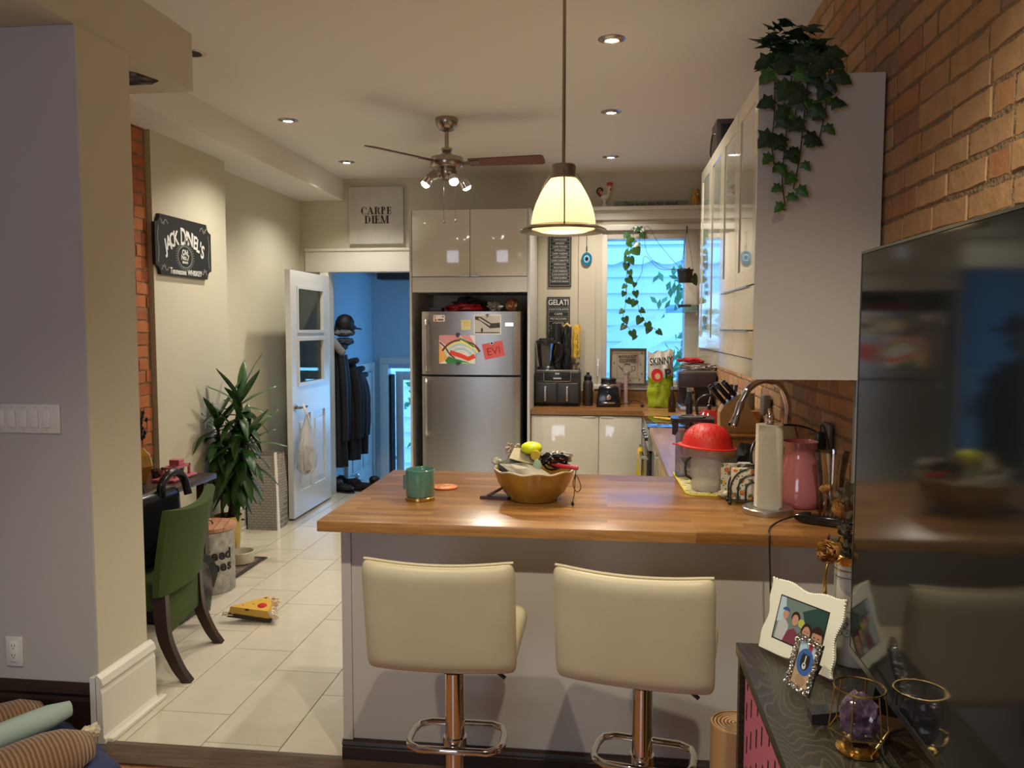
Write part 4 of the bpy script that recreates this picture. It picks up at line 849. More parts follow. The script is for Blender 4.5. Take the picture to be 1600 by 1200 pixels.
vines = [[(0.60, 6.93, 2.08), (0.50, 7.0, 2.20), (0.40, 7.03, 2.33), (0.33, 7.05, 2.45), (0.27, 7.04, 2.42), (0.24, 7.02, 2.30), (0.17, 7.0, 2.25), (0.16, 7.0, 2.15)],
         [(0.62, 6.93, 2.08), (0.45, 6.98, 2.10), (0.32, 7.0, 2.22), (0.28, 7.02, 2.40), (0.22, 7.04, 2.455), (0.15, 7.02, 2.38), (0.16, 7.0, 2.20), (0.15, 6.99, 2.00), (0.14, 6.99, 1.80), (0.12, 6.99, 1.68), (0.17, 6.99, 1.58), (0.25, 6.99, 1.51)],
         [(0.60, 6.93, 2.08), (0.42, 6.98, 2.09), (0.30, 7.0, 2.20), (0.27, 7.0, 2.05), (0.21, 7.0, 1.93), (0.24, 7.0, 1.80), (0.28, 7.0, 1.68), (0.34, 7.0, 1.61), (0.42, 7.0, 1.56)],
         [(0.20, 7.02, 2.45), (0.19, 7.02, 2.30), (0.15, 7.0, 2.10), (0.14, 6.99, 1.9)]]
b = bm_new()
for v in vines: tube(b, smooth_pts(v, 5), 0.0022, 5)
obj('vines', b, mat('pothos stem', (0.05, 0.06, 0.02), 0.6), hp, True)
b = bm_new()
for vi, v in enumerate(vines):
    P = smooth_pts(v, 5)[18 if vi < 3 else 3::3]
    for i, p in enumerate(P):
        s = 1 if i % 2 else -1
        heart(b, p+Vector((0.012*s, -0.01, -0.004)), rr.uniform(0.048, 0.080), (s*rr.uniform(0.2, 0.9), rr.uniform(-0.2, 0.1), -rr.uniform(0.5, 1.2)), (rr.uniform(-0.3, 0.3), -1, 0.35))
for _ in range(9): heart(b, Vector((0.632+rr.uniform(-.04, .06), hp_y+rr.uniform(-.04, .04), 2.075)), 0.05, (rr.uniform(-1, 1), rr.uniform(-1, 1), 0.2), (0, 0, 1))
heart(b, (0.70, hp_y, 2.03), 0.06, (0.5, 0, -0.6), (0, -1, 0.2)); heart(b, (0.71, hp_y, 1.99), 0.055, (0.3, 0, -0.8), (0, -1, 0.2))
obj('leaves', b, leaf_m, hp, True)
# clear window tray
tr_ = thing('window_shelf', 'clear plastic suction shelf stuck on the window right of the vine', 'shelf', (0.66, YF-0.05, 1.74))
b = bm_new(); prism(b, [(0.50, 0), (0.84, 0), (0.86, 0.03), (0.855, 0.07), (0.49, 0.07), (0.48, 0.03)], 0, 0.004, Matrix.Translation((0, YF-0.105, 1.715))); box(b, 0.485, YF-0.035, 1.715, 0.855, YF-0.031, 1.785); obj('tray', b, pane_mat('aqua plastic', (0.55, 0.80, 0.82), 0.25), tr_)
b = bm_new(); box(b, 0.59, YF-0.031, 1.765, 0.70, YF-0.012, 1.790, 0.005); obj('bracket', b, mat('grey rubber', (0.12, 0.13, 0.12), 0.6), tr_, True)

# ================================================================ THINGS ON THE FAR COUNTER
AY = 6.76
af = thing('air_fryer', 'dark grey twin-drawer air fryer on the far counter', 'air fryer', (-0.43, 6.9, WT))
dg = mat('dark grey appliance', (0.035, 0.035, 0.034), 0.35)
b = bm_new(); box(b, -0.625, AY+0.01, WT+0.012, -0.238, YF-0.04, WT+0.305, 0.02, 3); obj('body', b, dg, af, True)
b = bm_new(); box(b, -0.61, AY+0.02, WT, -0.25, YF-0.06, WT+0.014); obj('feet', b, blackmatte, af)
for x0, x1 in ((-0.612, -0.436), (-0.428, -0.252)):
    b = bm_new(); box(b, x0, AY-0.008, WT+0.03, x1, AY+0.02, WT+0.20, 0.008, 3); q = obj('drawer', b, dg, af, True)
    xm = (x0+x1)/2-0.018; b = bm_new(); box(b, xm, AY-0.040, WT+0.045, xm+0.022, AY-0.009, WT+0.172, 0.006, 3); obj('drawer_handle', b, steel, q, True)
bx('control_panel', -0.545, AY-0.001, WT+0.212, -0.318, AY+0.012, WT+0.294, black, af, bev=0.004)
b = bm_new(); tube(b, [(-0.545, AY-0.003, WT+0.292), (-0.545, AY-0.003, WT+0.222), (-0.535, AY-0.003, WT+0.213), (-0.328, AY-0.003, WT+0.213), (-0.318, AY-0.003, WT+0.222), (-0.318, AY-0.003, WT+0.292)], 0.0025, 6); obj('panel_trim', b, chrome, af, True)
bx('display', -0.465, AY-0.004, WT+0.232, -0.398, AY-0.0005, WT+0.244, mat('display grey', (0.5, 0.5, 0.5), 0.4), af)
text('ninja', 0.02, chalk, basis((-0.432, AY-0.0015, WT+0.28), *FACE), af, weight=0.0006)
bx('top_trim', -0.61, AY+0.012, WT+0.298, -0.25, AY+0.022, WT+0.308, steel, af, bev=0.003)
b = bm_new()
for s in (-1, 1):
    for i in range(4):
        for j in range(3): box(b, -0.432+s*0.150+(i-1.5)*0.014-0.005, AY+0.0075, WT+0.225+j*0.02, -0.432+s*0.150+(i-1.5)*0.014+0.005, AY+0.0105, WT+0.238+j*0.02)
obj('vent', b, blackmatte, af)
# food processor standing on the air fryer
fp = thing('blender_jug', 'clear blender jug with black lid standing on top of the air fryer', 'blender jug', (-0.52, 6.9, WT+0.306))
smoke = pane_mat('smoky clear plastic', (0.62, 0.60, 0.58), 0.22)
b = bm_new(); lathe(b, [(0.062, WT+0.33), (0.072, WT+0.40), (0.086, WT+0.53), (0.083, WT+0.53), (0.069, WT+0.40), (0.058, WT+0.335)], (-0.535, 6.90, 0), 6, cap0=False, cap1=False); obj('jug', b, smoke, fp, True, angle=30)
b = bm_new(); lathe(b, [(0.082, WT+0.307), (0.075, WT+0.325), (0.06, WT+0.34), (0, WT+0.34)], (-0.535, 6.90, 0), 28); obj('base_collar', b, black, fp, True)
b = bm_new(); lathe(b, [(0.092, WT+0.532), (0.092, WT+0.556), (0.06, WT+0.562), (0.0, WT+0.562)], (-0.535, 6.90, 0), 28); box(b, -0.60, 6.87, WT+0.545, -0.47, 6.93, WT+0.575, 0.006); tube(b, smooth_pts([(-0.46, 6.9, WT+0.54), (-0.415, 6.9, WT+0.52), (-0.410, 6.9, WT+0.42), (-0.46, 6.9, WT+0.36)], 5), 0.012); obj('lid', b, black, fp, True)
b = bm_new(); lathe(b, [(0.055, WT+0.307), (0.05, WT+0.42), (0.056, WT+0.58), (0.045, WT+0.70), (0.0, WT+0.70)], (-0.455, 7.03, 0), 24); tag(obj('black_canister', b, black, smooth=True), 'tall black canister behind the blender jug on the air fryer', 'canister')
def bag(name, x0, x1, y, z0, z1, dep, m, label, cat, seed=0, top=None, cr=0.01):
    from mathutils import noise
    b = bm_new(); nx, nz = 14, 22; fr_, bk_ = [], []
    for i in range(nx+1):
        cf, cb = [], []
        for j in range(nz+1):
            u, v = i/nx, j/nz; full = (math.sin(PI*min(1, max(0, v*0.9+0.1)))**0.5)*(1-0.75*max(0, v-0.8)/0.2); r = dep/2*full*(1-abs(2*u-1)**3)
            n = noise.noise(Vector((u*5, v*8, seed)))*cr*1.6; ns = noise.noise(Vector((seed, v*6, u*2)))*cr*0.7
            X = x0+(x1-x0)*u+ns; Zz = z0+(z1-z0)*v+(noise.noise(Vector((u*3, seed, 1)))*cr*2*v)
            cf.append(b.verts.new((X, y-r-n*(1 if 0 < i < nx else 0), Zz))); cb.append(b.verts.new((X, y+r+0.002, Zz)))
        fr_.append(cf); bk_.append(cb)
    mi = []
    for i in range(nx):
        for j in range(nz):
            f = b.faces.new((fr_[i][j], fr_[i+1][j], fr_[i+1][j+1], fr_[i][j+1])); f.material_index = 0 if not top or j/nz < top else 1
            f = b.faces.new((bk_[i][j], bk_[i][j+1], bk_[i+1][j+1], bk_[i+1][j])); f.material_index = 0 if not top or j/nz < top else 1
    for j in range(nz): b.faces.new((fr_[0][j], fr_[0][j+1], bk_[0][j+1], bk_[0][j])); b.faces.new((fr_[nx][j], bk_[nx][j], bk_[nx][j+1], fr_[nx][j+1]))
    for i in range(nx): b.faces.new((fr_[i][0], bk_[i][0], bk_[i+1][0], fr_[i+1][0])); b.faces.new((fr_[i][nz], fr_[i+1][nz], bk_[i+1][nz], bk_[i][nz]))
    return tag(obj(name, b, m, smooth=True, angle=60), label, cat)
bag('coffee_bag', -0.405, -0.325, 6.99, WT+0.306, WT+0.70, 0.07, [black, mat('gold bag fold', (0.55, 0.38, 0.12), 0.4)], 'black coffee bag with a folded gold top on the air fryer', 'bag', 4, 0.93)
yb = bag('pasta_bag', -0.315, -0.248, 6.99, WT+0.306, WT+0.69, 0.06, [mat('clear patterned base', (0.45, 0.38, 0.25), 0.4, col2=(0.06, 0.04, 0.03), nscale=35), mat('mustard yellow bag', (0.66, 0.40, 0.04), 0.35)], 'tall narrow mustard yellow bag beside the black coffee bag', 'bag', 6, 0.25)
b = bm_new(); 
for i, z in enumerate((1.52, 1.47, 1.42, 1.37)): prism(b, band([(-0.01, 0.02), (0.004, 0.0), (-0.004, -0.018)], 0.004), 0, 0.001, basis((-0.275+0.003*i, 6.952, z), *FACE))
obj('printed_marks', b, ink, yb)
wb = thing('water_bottle', 'dark brown metal water bottle beside the air fryer', 'bottle', (-0.175, 6.86, WT))
b = bm_new(); lathe(b, [(0.0, 0.0), (0.040, 0.0), (0.043, 0.006), (0.043, 0.19), (0.036, 0.212), (0.030, 0.22)], seg=28); obj('body', b, mat('dark umber powder coat', (0.035, 0.026, 0.02), 0.45), wb, True, local=True)
b = bm_new(); lathe(b, [(0.031, 0.218), (0.034, 0.222), (0.034, 0.252), (0.022, 0.262), (0.014, 0.268), (0.014, 0.285), (0.0, 0.288)], seg=24); obj('cap', b, black, wb, True, local=True)
bl = thing('blender', 'black blender motor unit with round chrome dial on the far counter', 'blender', (0.0, 6.825, WT))
b = bm_new()
for v in box(b, -0.105, -0.09, 0.0, 0.105, 0.09, 0.175, 0.018, 3): v.co.x *= 1-0.22*v.co.z/0.175; v.co.y *= 1-0.2*v.co.z/0.175
obj('body', b, mat('glossy black', (0.008, 0.008, 0.012), 0.15), bl, True, local=True)
b = bm_new(); box(b, -0.066, -0.06, 0.17, 0.066, 0.06, 0.195, 0.006); obj('steel_collar', b, chrome, bl, True, local=True)
b = bm_new(); lathe(b, [(0.070, 0.195), (0.062, 0.215), (0.066, 0.232), (0.06, 0.24), (0, 0.24)], seg=24); obj('blade_cup', b, black, bl, True, local=True)
b = bm_new(); lathe(b, [(0.024, 0), (0.022, 0.012), (0.012, 0.016), (0, 0.016)], seg=24, mtx=Matrix.Translation((0.0, -0.083, 0.085)) @ Matrix.Rotation(PI/2, 4, 'X')); obj('dial', b, chrome, bl, True, local=True)
b = bm_new(); box(b, -0.055, -0.092, 0.030, 0.055, -0.086, 0.044, 0.002); obj('name_plate', b, chrome, bl, True, local=True)
b = bm_new(); tube(b, smooth_pts([(0.10, 6.85, WT+0.01), (0.16, 6.84, WT+0.03), (0.22, 6.86, WT+0.05), (0.27, 6.90, WT+0.03), (0.30, 6.86, WT+0.006), (0.28, 6.80, WT+0.005)], 5), 0.004); lathe(b, [(0.012, 0), (0.012, 0.05)], (0, 0, 0), 10, Matrix.Translation((0.28, 6.80, WT+0.012)) @ Matrix.Rotation(1.2, 4, 'X')); obj('power_cord', b, black, bl, True)
b = bm_new(); lathe(b, [(0.0, 0.0), (0.036, 0.0), (0.046, 0.20), (0.044, 0.20), (0.034, 0.006), (0, 0.006)], (0.065, 6.975, WT+0.0), 24)
for v in b.verts: v.co.z += 0.0
tag(obj('pink_tumbler', b, mat('dusty pink plastic', (0.36, 0.22, 0.22), 0.4), smooth=True), 'dusty pink tumbler standing behind the blender', 'tumbler')
b = bm_new(); lathe(b, [(0.0, 0.0), (0.018, 0.0), (0.018, 0.27), (0.024, 0.272), (0.024, 0.29), (0.0, 0.292)], (0.150, 6.985, WT), 16)
tag(obj('pink_straw_cup', b, mat('pale pink plastic', (0.48, 0.34, 0.32), 0.4), smooth=True), 'narrow pale pink tube bottle beside the pink tumbler', 'bottle')
# framed WITHOUT COFFEE picture on the sill
cf = thing('coffee_picture', 'square framed rustic picture reading WITHOUT COFFEE on the window sill', 'picture', (0.165, 7.04, 1.085))
x0, x1, z0, z1, yy = 0.008, 0.325, 1.086, 1.408, 7.035; wv = mat('weathered picture frame', (0.085, 0.065, 0.055), 0.7)
b = bm_new(); f = 0.018
for a in ((x0, z0, x1, z0+f), (x0, z1-f, x1, z1), (x0, z0+f, x0+f, z1-f), (x1-f, z0+f, x1, z1-f)): box(b, a[0], yy, a[1], a[2], yy+0.03, a[3], 0.002)
obj('frame', b, wv, cf); M = basis(((x0+x1)/2, yy+0.014, (z0+z1)/2), *FACE)
br_ = mm('print brown', (0.10, 0.06, 0.035)); bg_ = mm('print parchment', (0.40, 0.33, 0.24)); b2_ = mm('print tan', (0.26, 0.20, 0.14))
sh = [(bg_, rect(-0.145, -0.145, 0.145, 0.145)), (b2_, rect(-0.098, -0.105, 0.085, 0.12)), (bg_, rect(-0.092, -0.099, 0.079, 0.114)),
      (br_, ell(-0.005, -0.02, 0.045, 0.040)), (bg_, ell(-0.005, -0.018, 0.040, 0.035)), (br_, rect(-0.03, -0.072, 0.02, -0.064)), (br_, band([(0.035, 0.0), (0.065, 0.01), (0.06, -0.03), (0.035, -0.04)], 0.007)), (br_, band([(-0.045, -0.03), (-0.065, -0.01), (-0.08, 0.01)], 0.008)), (br_, ell(-0.005, 0.022, 0.03, 0.006, 12))]
for (bx_, by_) in ((-0.12, 0.03), (-0.13, -0.10), (0.11, 0.02), (0.12, -0.06), (0.10, -0.11), (0.02, -0.12), (0.12, 0.12)): sh.append((br_, ell(bx_, by_, 0.005, 0.009, 8)))
art('print', cf, M, sh, 0.0005)
text('WITHOUT', 0.034, br_, M @ Matrix.Translation((-0.005, 0.088, 0.006)), cf, weight=0.0014); text('COFFEE', 0.042, br_, M @ Matrix.Translation((-0.005, 0.052, 0.006)), cf, weight=0.0016)
# popcorn bag
pb = bag('popcorn_bag', 0.325, 0.535, 6.78, WT+0.003, WT+0.475, 0.13, [mat('lime green film', (0.36, 0.48, 0.02), 0.25, coat=0.3), mat('white and silver film', (0.55, 0.53, 0.48), 0.28, coat=0.3)], 'big lime green and white popcorn bag with a red badge, by the window', 'bag', 11, 0.52, 0.016)
Mb = basis((0.43, 6.698, WT+0.39), (1, 0, 0.10), (0, -1, 0))
text('SKINNY', 0.085, ink, Mb @ Matrix.Translation((0, 0.0, 0.0)), pb, sx=0.62, weight=0.002); text('P', 0.11, ink, Mb @ Matrix.Translation((0.045, -0.11, -0.004)), pb, weight=0.002)
art('red_badge', pb, Mb @ Matrix.Translation((-0.045, -0.11, 0.0)), [(mm('popcorn red', (0.60, 0.02, 0.02)), ell(0, 0, 0.048, 0.055)), (mm('popcorn yellow', (0.75, 0.45, 0.25)), ell(0.005, -0.01, 0.022, 0.026))])
text('REAL BUTTER', 0.022, mm('dark green ink', (0.03, 0.08, 0.02)), Mb @ Matrix.Translation((-0.045, -0.20, 0.006)), pb, name='small_lettering')
sb = thing('sauce_bottle', 'dark glass sauce bottle with silver cap in front of the popcorn bag', 'bottle', (0.50, 6.42, WT))
b = bm_new(); lathe(b, [(0, 0), (0.028, 0), (0.030, 0.004), (0.030, 0.09), (0.014, 0.14), (0.012, 0.18)], seg=20); obj('body', b, mat('dark brown glass', (0.035, 0.012, 0.008), 0.08), sb, True, local=True)
b = bm_new(); lathe(b, [(0.014, 0.178), (0.014, 0.202), (0, 0.203)], seg=16); obj('cap', b, steel, sb, True, local=True)
# espresso machine with a tea towel on top
em_ = thing('espresso_machine', 'dark metal espresso machine in the corner under the wall cabinets', 'coffee machine', (0.71, 6.62, WT))
dm = mat('dark purple grey metal', (0.055, 0.04, 0.045), 0.35, 0.3)
b = bm_new(); box(b, 0.565, 6.50, WT+0.19, 0.855, 6.86, WT+0.315, 0.015, 3); obj('head', b, dm, em_, True)
b = bm_new(); box(b, 0.575, 6.70, WT+0.03, 0.85, 6.86, WT+0.19); obj('back_column', b, dm, em_)
b = bm_new(); box(b, 0.565, 6.48, WT, 0.855, 6.86, WT+0.04, 0.006); obj('drip_tray', b, steel, em_, True)
b = bm_new(); lathe(b, [(0.036, WT+0.15), (0.036, WT+0.19)], (0.66, 6.58, 0), 20); tube(b, [(0.66, 6.56, WT+0.16), (0.66, 6.44, WT+0.155)], [0.010, 0.013]); obj('group_head', b, chrome, em_, True)
b = bm_new(); lathe(b, [(0, WT+0.041), (0.040, WT+0.041), (0.036, WT+0.13), (0.038, WT+0.14), (0.034, WT+0.14), (0.032, WT+0.05), (0, WT+0.05)], (0.665, 6.585, 0), 24); tag(obj('milk_jug', b, steel, smooth=True), 'small steel milk jug on the espresso machine tray', 'jug')
b = bm_new(); tube(b, smooth_pts([(0.80, 6.52, WT+0.19), (0.805, 6.49, WT+0.13), (0.79, 6.47, WT+0.07)], 4), 0.005); obj('steam_wand', b, chrome, em_, True)
b = bm_new(); tube(b, [(0.57, 6.51, WT+0.317), (0.85, 6.51, WT+0.317)], 0.005); obj('top_rail', b, steel, em_, True)
b = bm_new(); lump(b, (0.72, 6.66, WT+0.352), (0.14, 0.12, 0.030), 5, 0.22, sub=4); clampz(b, WT+0.323); tag(obj('folded_cloth', b, mat('white dotted cloth', (0.62, 0.58, 0.52), 0.9, col2=(0.06, 0.05, 0.05), nscale=28, n0=0.58, n1=0.62), smooth=True), 'white dotted cloth bundled on the espresso machine', 'cloth')
b = bm_new(); lump(b, (0.685, 6.63, WT+0.405), (0.12, 0.10, 0.020), 8, 0.2, sub=4); tag(obj('folded_cloth', b, mat('red cloth', (0.45, 0.015, 0.015), 0.9), smooth=True), 'red cloth lying on the dotted cloth on the espresso machine', 'cloth')
# ================================================================ THINGS ON THE PENINSULA
cn = thing('candle', 'teal glass jar candle on a gold base at the left end of the peninsula', 'candle', (-0.725, 3.015, WT))
b = bm_new(); lathe(b, [(0, 0.016), (0.052, 0.016), (0.056, 0.022), (0.056, 0.118), (0.053, 0.121), (0.0505, 0.116), (0.0505, 0.095), (0, 0.095)], seg=36); obj('jar', b, mat('teal glass jar', (0.09, 0.23, 0.185), 0.12, coat=0.5), cn, True, local=True)
b = bm_new(); lathe(b, [(0, 0), (0.055, 0), (0.058, 0.003), (0.058, 0.013), (0.055, 0.0155), (0, 0.0155)], seg=36); obj('base', b, gold, cn, True, local=True)
b = bm_new(); tube(b, [(0, 0, 0.095), (0, 0, 0.106)], 0.001); obj('wick', b, ink, cn, local=True)
b = bm_new(); box(b, -0.048, -0.046, 0.045, -0.020, -0.044, 0.10); 
lab = obj('label', b, mat('grey green paper label', (0.10, 0.17, 0.17), 0.6), cn, local=True); lab.rotation_euler = (0, 0, -0.35)
co = thing('coaster', 'round orange painted wooden coaster right of the teal candle', 'coaster', (-0.675, 3.245, WT), 0.3)
b = bm_new(); lathe(b, [(0, 0), (0.052, 0), (0.054, 0.002), (0.054, 0.007), (0.05, 0.009), (0, 0.009)], seg=32); obj('disc', b, mat('orange wood', (0.60, 0.16, 0.04), 0.4), co, True, local=True)
b = bm_new(); rr = random.Random(5)
for i in range(12): prism(b, ell(rr.uniform(-.03, .03), rr.uniform(-.03, .03), rr.uniform(.004, .011), rr.uniform(.004, .008), 9), 0.009, 0.0098)
obj('painted_flowers', b, mat('painted detail', (0.30, 0.10, 0.12), 0.5, col2=(0.75, 0.45, 0.10), nscale=40), co, local=True)
# the fruit bowl full of odds and ends
BX, BY = -0.285, 3.07
bw = thing('bowl', 'mustard glazed ceramic bowl with fluted rim, heaped with odds and ends', 'bowl', (BX, BY, WT))
b = bm_new(); n = 72; prof = [(0.0, 0.004), (0.085, 0.0), (0.092, 0.004), (0.095, 0.012), (0.118, 0.035), (0.138, 0.07), (0.152, 0.108), (0.158, 0.122)]; inn = [(0.151, 0.122), (0.144, 0.105), (0.128, 0.068), (0.10, 0.03), (0.0, 0.018)]
rows = []
for k, (r, z) in enumerate(prof+inn):
    ru = 0.07 if k in (6, 7, 8, 9) else 0; row = []
    for i in range(n):
        a = 2*PI*i/n; f = 1+0.018*math.cos(a*9)*(1 if k in (6, 7, 8, 9) else 0); fl = 0.0012*math.cos(a*36)*(1 if 3 < k < 6 else 0)
        row.append(b.verts.new(((r*f+fl)*math.cos(a), (r*f+fl)*math.sin(a), z+(0.004*math.cos(a*9) if k in (6, 7, 8, 9) else 0))))
    rows.append(row)
for a, c in zip(rows, rows[1:]):
    for i in range(n): b.faces.new((a[i], a[(i+1) % n], c[(i+1) % n], c[i]))
obj('body', b, mat('mustard glaze', (0.36, 0.19, 0.025), 0.25, col2=(0.26, 0.13, 0.02), nscale=8, coat=0.4), bw, True, local=True, angle=60)
b = bm_new(); rimp = [((0.1545*(1+0.018*math.cos(a*9)))*math.cos(a), (0.1545*(1+0.018*math.cos(a*9)))*math.sin(a), 0.1235+0.004*math.cos(a*9)) for a in [2*PI*i/n for i in range(n)]]; tube(b, rimp, 0.004, 8, closed=True); obj('rim', b, mat('pale glaze rim', (0.55, 0.48, 0.36), 0.25), bw, True, local=True)
def sheet(pts, m, name, label, cat, th=0.0012, sub=0):
    """a bent sheet: grid of points"""
    b = bm_new(); g = [[b.verts.new(Vector(p)+Vector((BX, BY, WT))) for p in row] for row in pts]
    for a, c in zip(g, g[1:]):
        for i in range(len(a)-1): b.faces.new((a[i], a[i+1], c[i+1], c[i]))
    bmesh.ops.solidify(b, geom=b.faces[:], thickness=th)
    o = tag(obj(name, b, m, smooth=True, angle=60), label, cat); return o
pap = mat('crumpled envelope', (0.55, 0.51, 0.44), 0.7, bump=0.3, bscale=20)
sheet([[(-0.128, -0.07, 0.150), (-0.08, -0.10, 0.155), (-0.03, -0.09, 0.160), (0.0, -0.06, 0.15)], [(-0.105, -0.10, 0.142), (-0.055, -0.130, 0.14), (-0.005, -0.120, 0.145), (0.04, -0.09, 0.135)], [(-0.07, -0.115, 0.115), (-0.03, -0.138, 0.112), (0.02, -0.130, 0.12), (0.07, -0.105, 0.120)]], pap, 'envelope', 'crumpled grey-white envelope at the front of the bowl', 'envelope')
sheet([[(-0.075, -0.02, 0.205), (-0.03, -0.015, 0.20)], [(-0.09, -0.06, 0.17), (-0.01, -0.05, 0.165)], [(-0.04, -0.10, 0.165), (0.02, -0.085, 0.15)]], mat('cream receipt', (0.66, 0.60, 0.42), 0.7), 'receipt', 'cream folded receipt with yellow corner standing in the bowl', 'paper')
b = bm_new(); lump(b, (BX-0.085, BY-0.03, WT+0.128), (0.05, 0.05, 0.035), 3, 0.2); tag(obj('cloth_pouch', b, mat('grey green cloth', (0.10, 0.11, 0.095), 0.9), smooth=True), 'grey-green cloth pouch at the left side of the bowl', 'pouch')
b = bm_new(); sphere(b, (0, 0, 0), 0.042, 20, (1, 1, 0.6))
for v in b.verts: v.co += Vector((BX-0.008, BY-0.02, WT+0.205))
tag(obj('measuring_tape', b, mat('neon yellow plastic', (0.62, 0.72, 0.01), 0.35), smooth=True), 'round neon yellow tape measure on top of the heap in the bowl', 'tape measure')
b = bm_new(); lathe(b, [(0.018, 0), (0.018, 0.028), (0, 0.028)], (0, 0, 0), 20, Matrix.Translation((BX+0.012, BY-0.05, WT+0.185)) @ Matrix.Rotation(PI/2, 4, 'X')); tag(obj('tape_roll', b, mat('mustard tape', (0.50, 0.33, 0.02), 0.4), smooth=True), 'small mustard tape roll beside the neon yellow tape measure', 'tape')
b = bm_new(); lump(b, (BX-0.02, BY+0.0, WT+0.163), (0.07, 0.05, 0.025), 8, 0.25); tag(obj('grey_purse', b, mat('taupe fabric', (0.16, 0.13, 0.11), 0.9), smooth=True), 'taupe fabric purse under the yellow tape measure', 'purse')
rr = random.Random(9)
b = bm_new()
for k in range(7):
    c0 = Vector((BX+0.075+rr.uniform(-.02, .03), BY-0.03+rr.uniform(-.02, .03), WT+0.165+rr.uniform(-.02, .015))); r = rr.uniform(0.026, 0.04); q = Euler((rr.uniform(-.9, .9), rr.uniform(-.9, .9), 0)).to_matrix()
    tube(b, [c0+q @ Vector((r*math.cos(a), r*math.sin(a), 0.004*math.sin(a*2))) for a in [2*PI*i/18 for i in range(18)]], 0.0042, 6, closed=True)
tag(obj('cable_coil', b, black, smooth=True), 'tangled coil of black cable at the right side of the bowl', 'cable')
b = bm_new(); lump(b, (BX+0.02, BY-0.085, WT+0.138), (0.018, 0.012, 0.035), 2, 0.1); tag(obj('green_bottle', b, mat('pale green plastic', (0.30, 0.42, 0.30), 0.4), smooth=True), 'pale green little bottle in the middle of the bowl', 'bottle')
b = bm_new(); tube(b, [(BX+0.075, BY-0.06, WT+0.150), (BX+0.115, BY-0.09, WT+0.148), (BX+0.175, BY-0.10, WT+0.145)], [0.004, 0.0085, 0.0085], 8); tag(obj('red_pen', b, mat('crimson plastic', (0.42, 0.01, 0.03), 0.35), smooth=True), 'crimson pen sticking out over the right rim of the bowl', 'pen')
b = bm_new(); lump(b, (BX+0.10, BY-0.02, WT+0.165), (0.035, 0.02, 0.010), 7, 0.1); tag(obj('red_lighter', b, mat('dark red plastic', (0.30, 0.01, 0.02), 0.35), smooth=True), 'dark red gadget lying in the cable coil in the bowl', 'gadget')
b = bm_new(); tube(b, smooth_pts([(BX+0.13, BY-0.03, WT+0.15), (BX+0.165, BY-0.06, WT+0.13), (BX+0.155, BY-0.075, WT+0.08), (BX+0.17, BY-0.08, WT+0.05), (BX+0.185, BY-0.08, WT+0.07), (BX+0.165, BY-0.06, WT+0.11), (BX+0.16, BY-0.07, WT+0.04), (BX+0.155, BY-0.09, WT+0.015)], 6), 0.0018, 6); lathe(b, [(0.004, 0), (0.006, 0.004), (0.004, 0.014)], (BX+0.155, BY-0.09, WT), 8)
tag(obj('earphone_cable', b, blackmatte, smooth=True), 'thin black earphone cable dangling from the right rim of the bowl', 'cable')
b = bm_new(); rr = random.Random(2)
for k in range(16):
    a = rr.random()*6.28; p = Vector((BX-0.085, BY+0.02, WT+0.165)); q = p+Vector((0.03*math.cos(a), 0.03*math.sin(a), rr.uniform(0.005, 0.05))); tube(b, smooth_pts([p, (p+q)/2+Vector((0, 0, 0.02)), q], 3), 0.004, 5)
tag(obj('hair_scrunchie', b, mat('brown and cream fabric', (0.28, 0.17, 0.12), 0.9, col2=(0.55, 0.47, 0.38), nscale=30), smooth=True), 'brown and cream hair scrunchie at the back left of the bowl', 'scrunchie')
b = bm_new(); lump(b, (BX+0.095, BY+0.03, WT+0.165), (0.05, 0.03, 0.022), 11, 0.3); tag(obj('clear_packaging', b, mat('silvery packaging', (0.40, 0.38, 0.34), 0.25, 0.3), smooth=True), 'crumpled silvery packaging behind the cable coil in the bowl', 'packaging')
b = bm_new(); lump(b, (BX-0.145, BY-0.015, WT+0.150), (0.018, 0.015, 0.013), 12, 0.3); tag(obj('paper_scrap', b, mat('pale paper scrap', (0.5, 0.44, 0.38), 0.8), smooth=True), 'pale scrap of paper at the far left rim of the bowl', 'paper')
b = bm_new(); prism(b, [(-0.06, -0.02), (0.05, -0.035), (0.07, 0.02), (-0.02, 0.045)], 0.0, 0.012, Matrix.Translation((BX-0.150, BY+0.0, WT))); tube(b, [(BX-0.18, BY-0.02, WT+0.012), (BX-0.11, BY+0.02, WT+0.048)], 0.006); tag(obj('sunglasses_case', b, mat('dark maroon leather', (0.05, 0.015, 0.015), 0.35), smooth=True), 'dark maroon folded case tucked under the left side of the bowl', 'case')

# ================================================================ RIGHT-HAND COUNTER
pth = thing('paper_towel_holder', 'steel holder with a roll of white paper towel on the peninsula', 'paper towel holder', (0.578, 2.955, WT))
b = bm_new(); lathe(b, [(0, 0), (0.088, 0), (0.090, 0.003), (0.090, 0.018), (0.086, 0.022), (0, 0.022)], seg=44); obj('base', b, steel, pth, True, local=True)
b = bm_new(); tube(b, [(0, 0, 0.02), (0, 0, 0.335)], 0.006); lathe(b, [(0.016, 0.325), (0.013, 0.332), (0.013, 0.336), (0.017, 0.345), (0.014, 0.358), (0.006, 0.363), (0.009, 0.372), (0.006, 0.379), (0, 0.381)], seg=20); obj('post', b, chrome, pth, True, local=True)
b = bm_new(); lathe(b, [(0.020, 0.026), (0.049, 0.024), (0.0475, 0.322), (0.019, 0.322)], seg=40); 
ptm = mat('quilted paper towel', (0.72, 0.67, 0.56), 0.9, bump=0.5, bscale=55, bdist=0.003); obj('roll', b, ptm, pth, True, local=True)
b = bm_new(); g = []
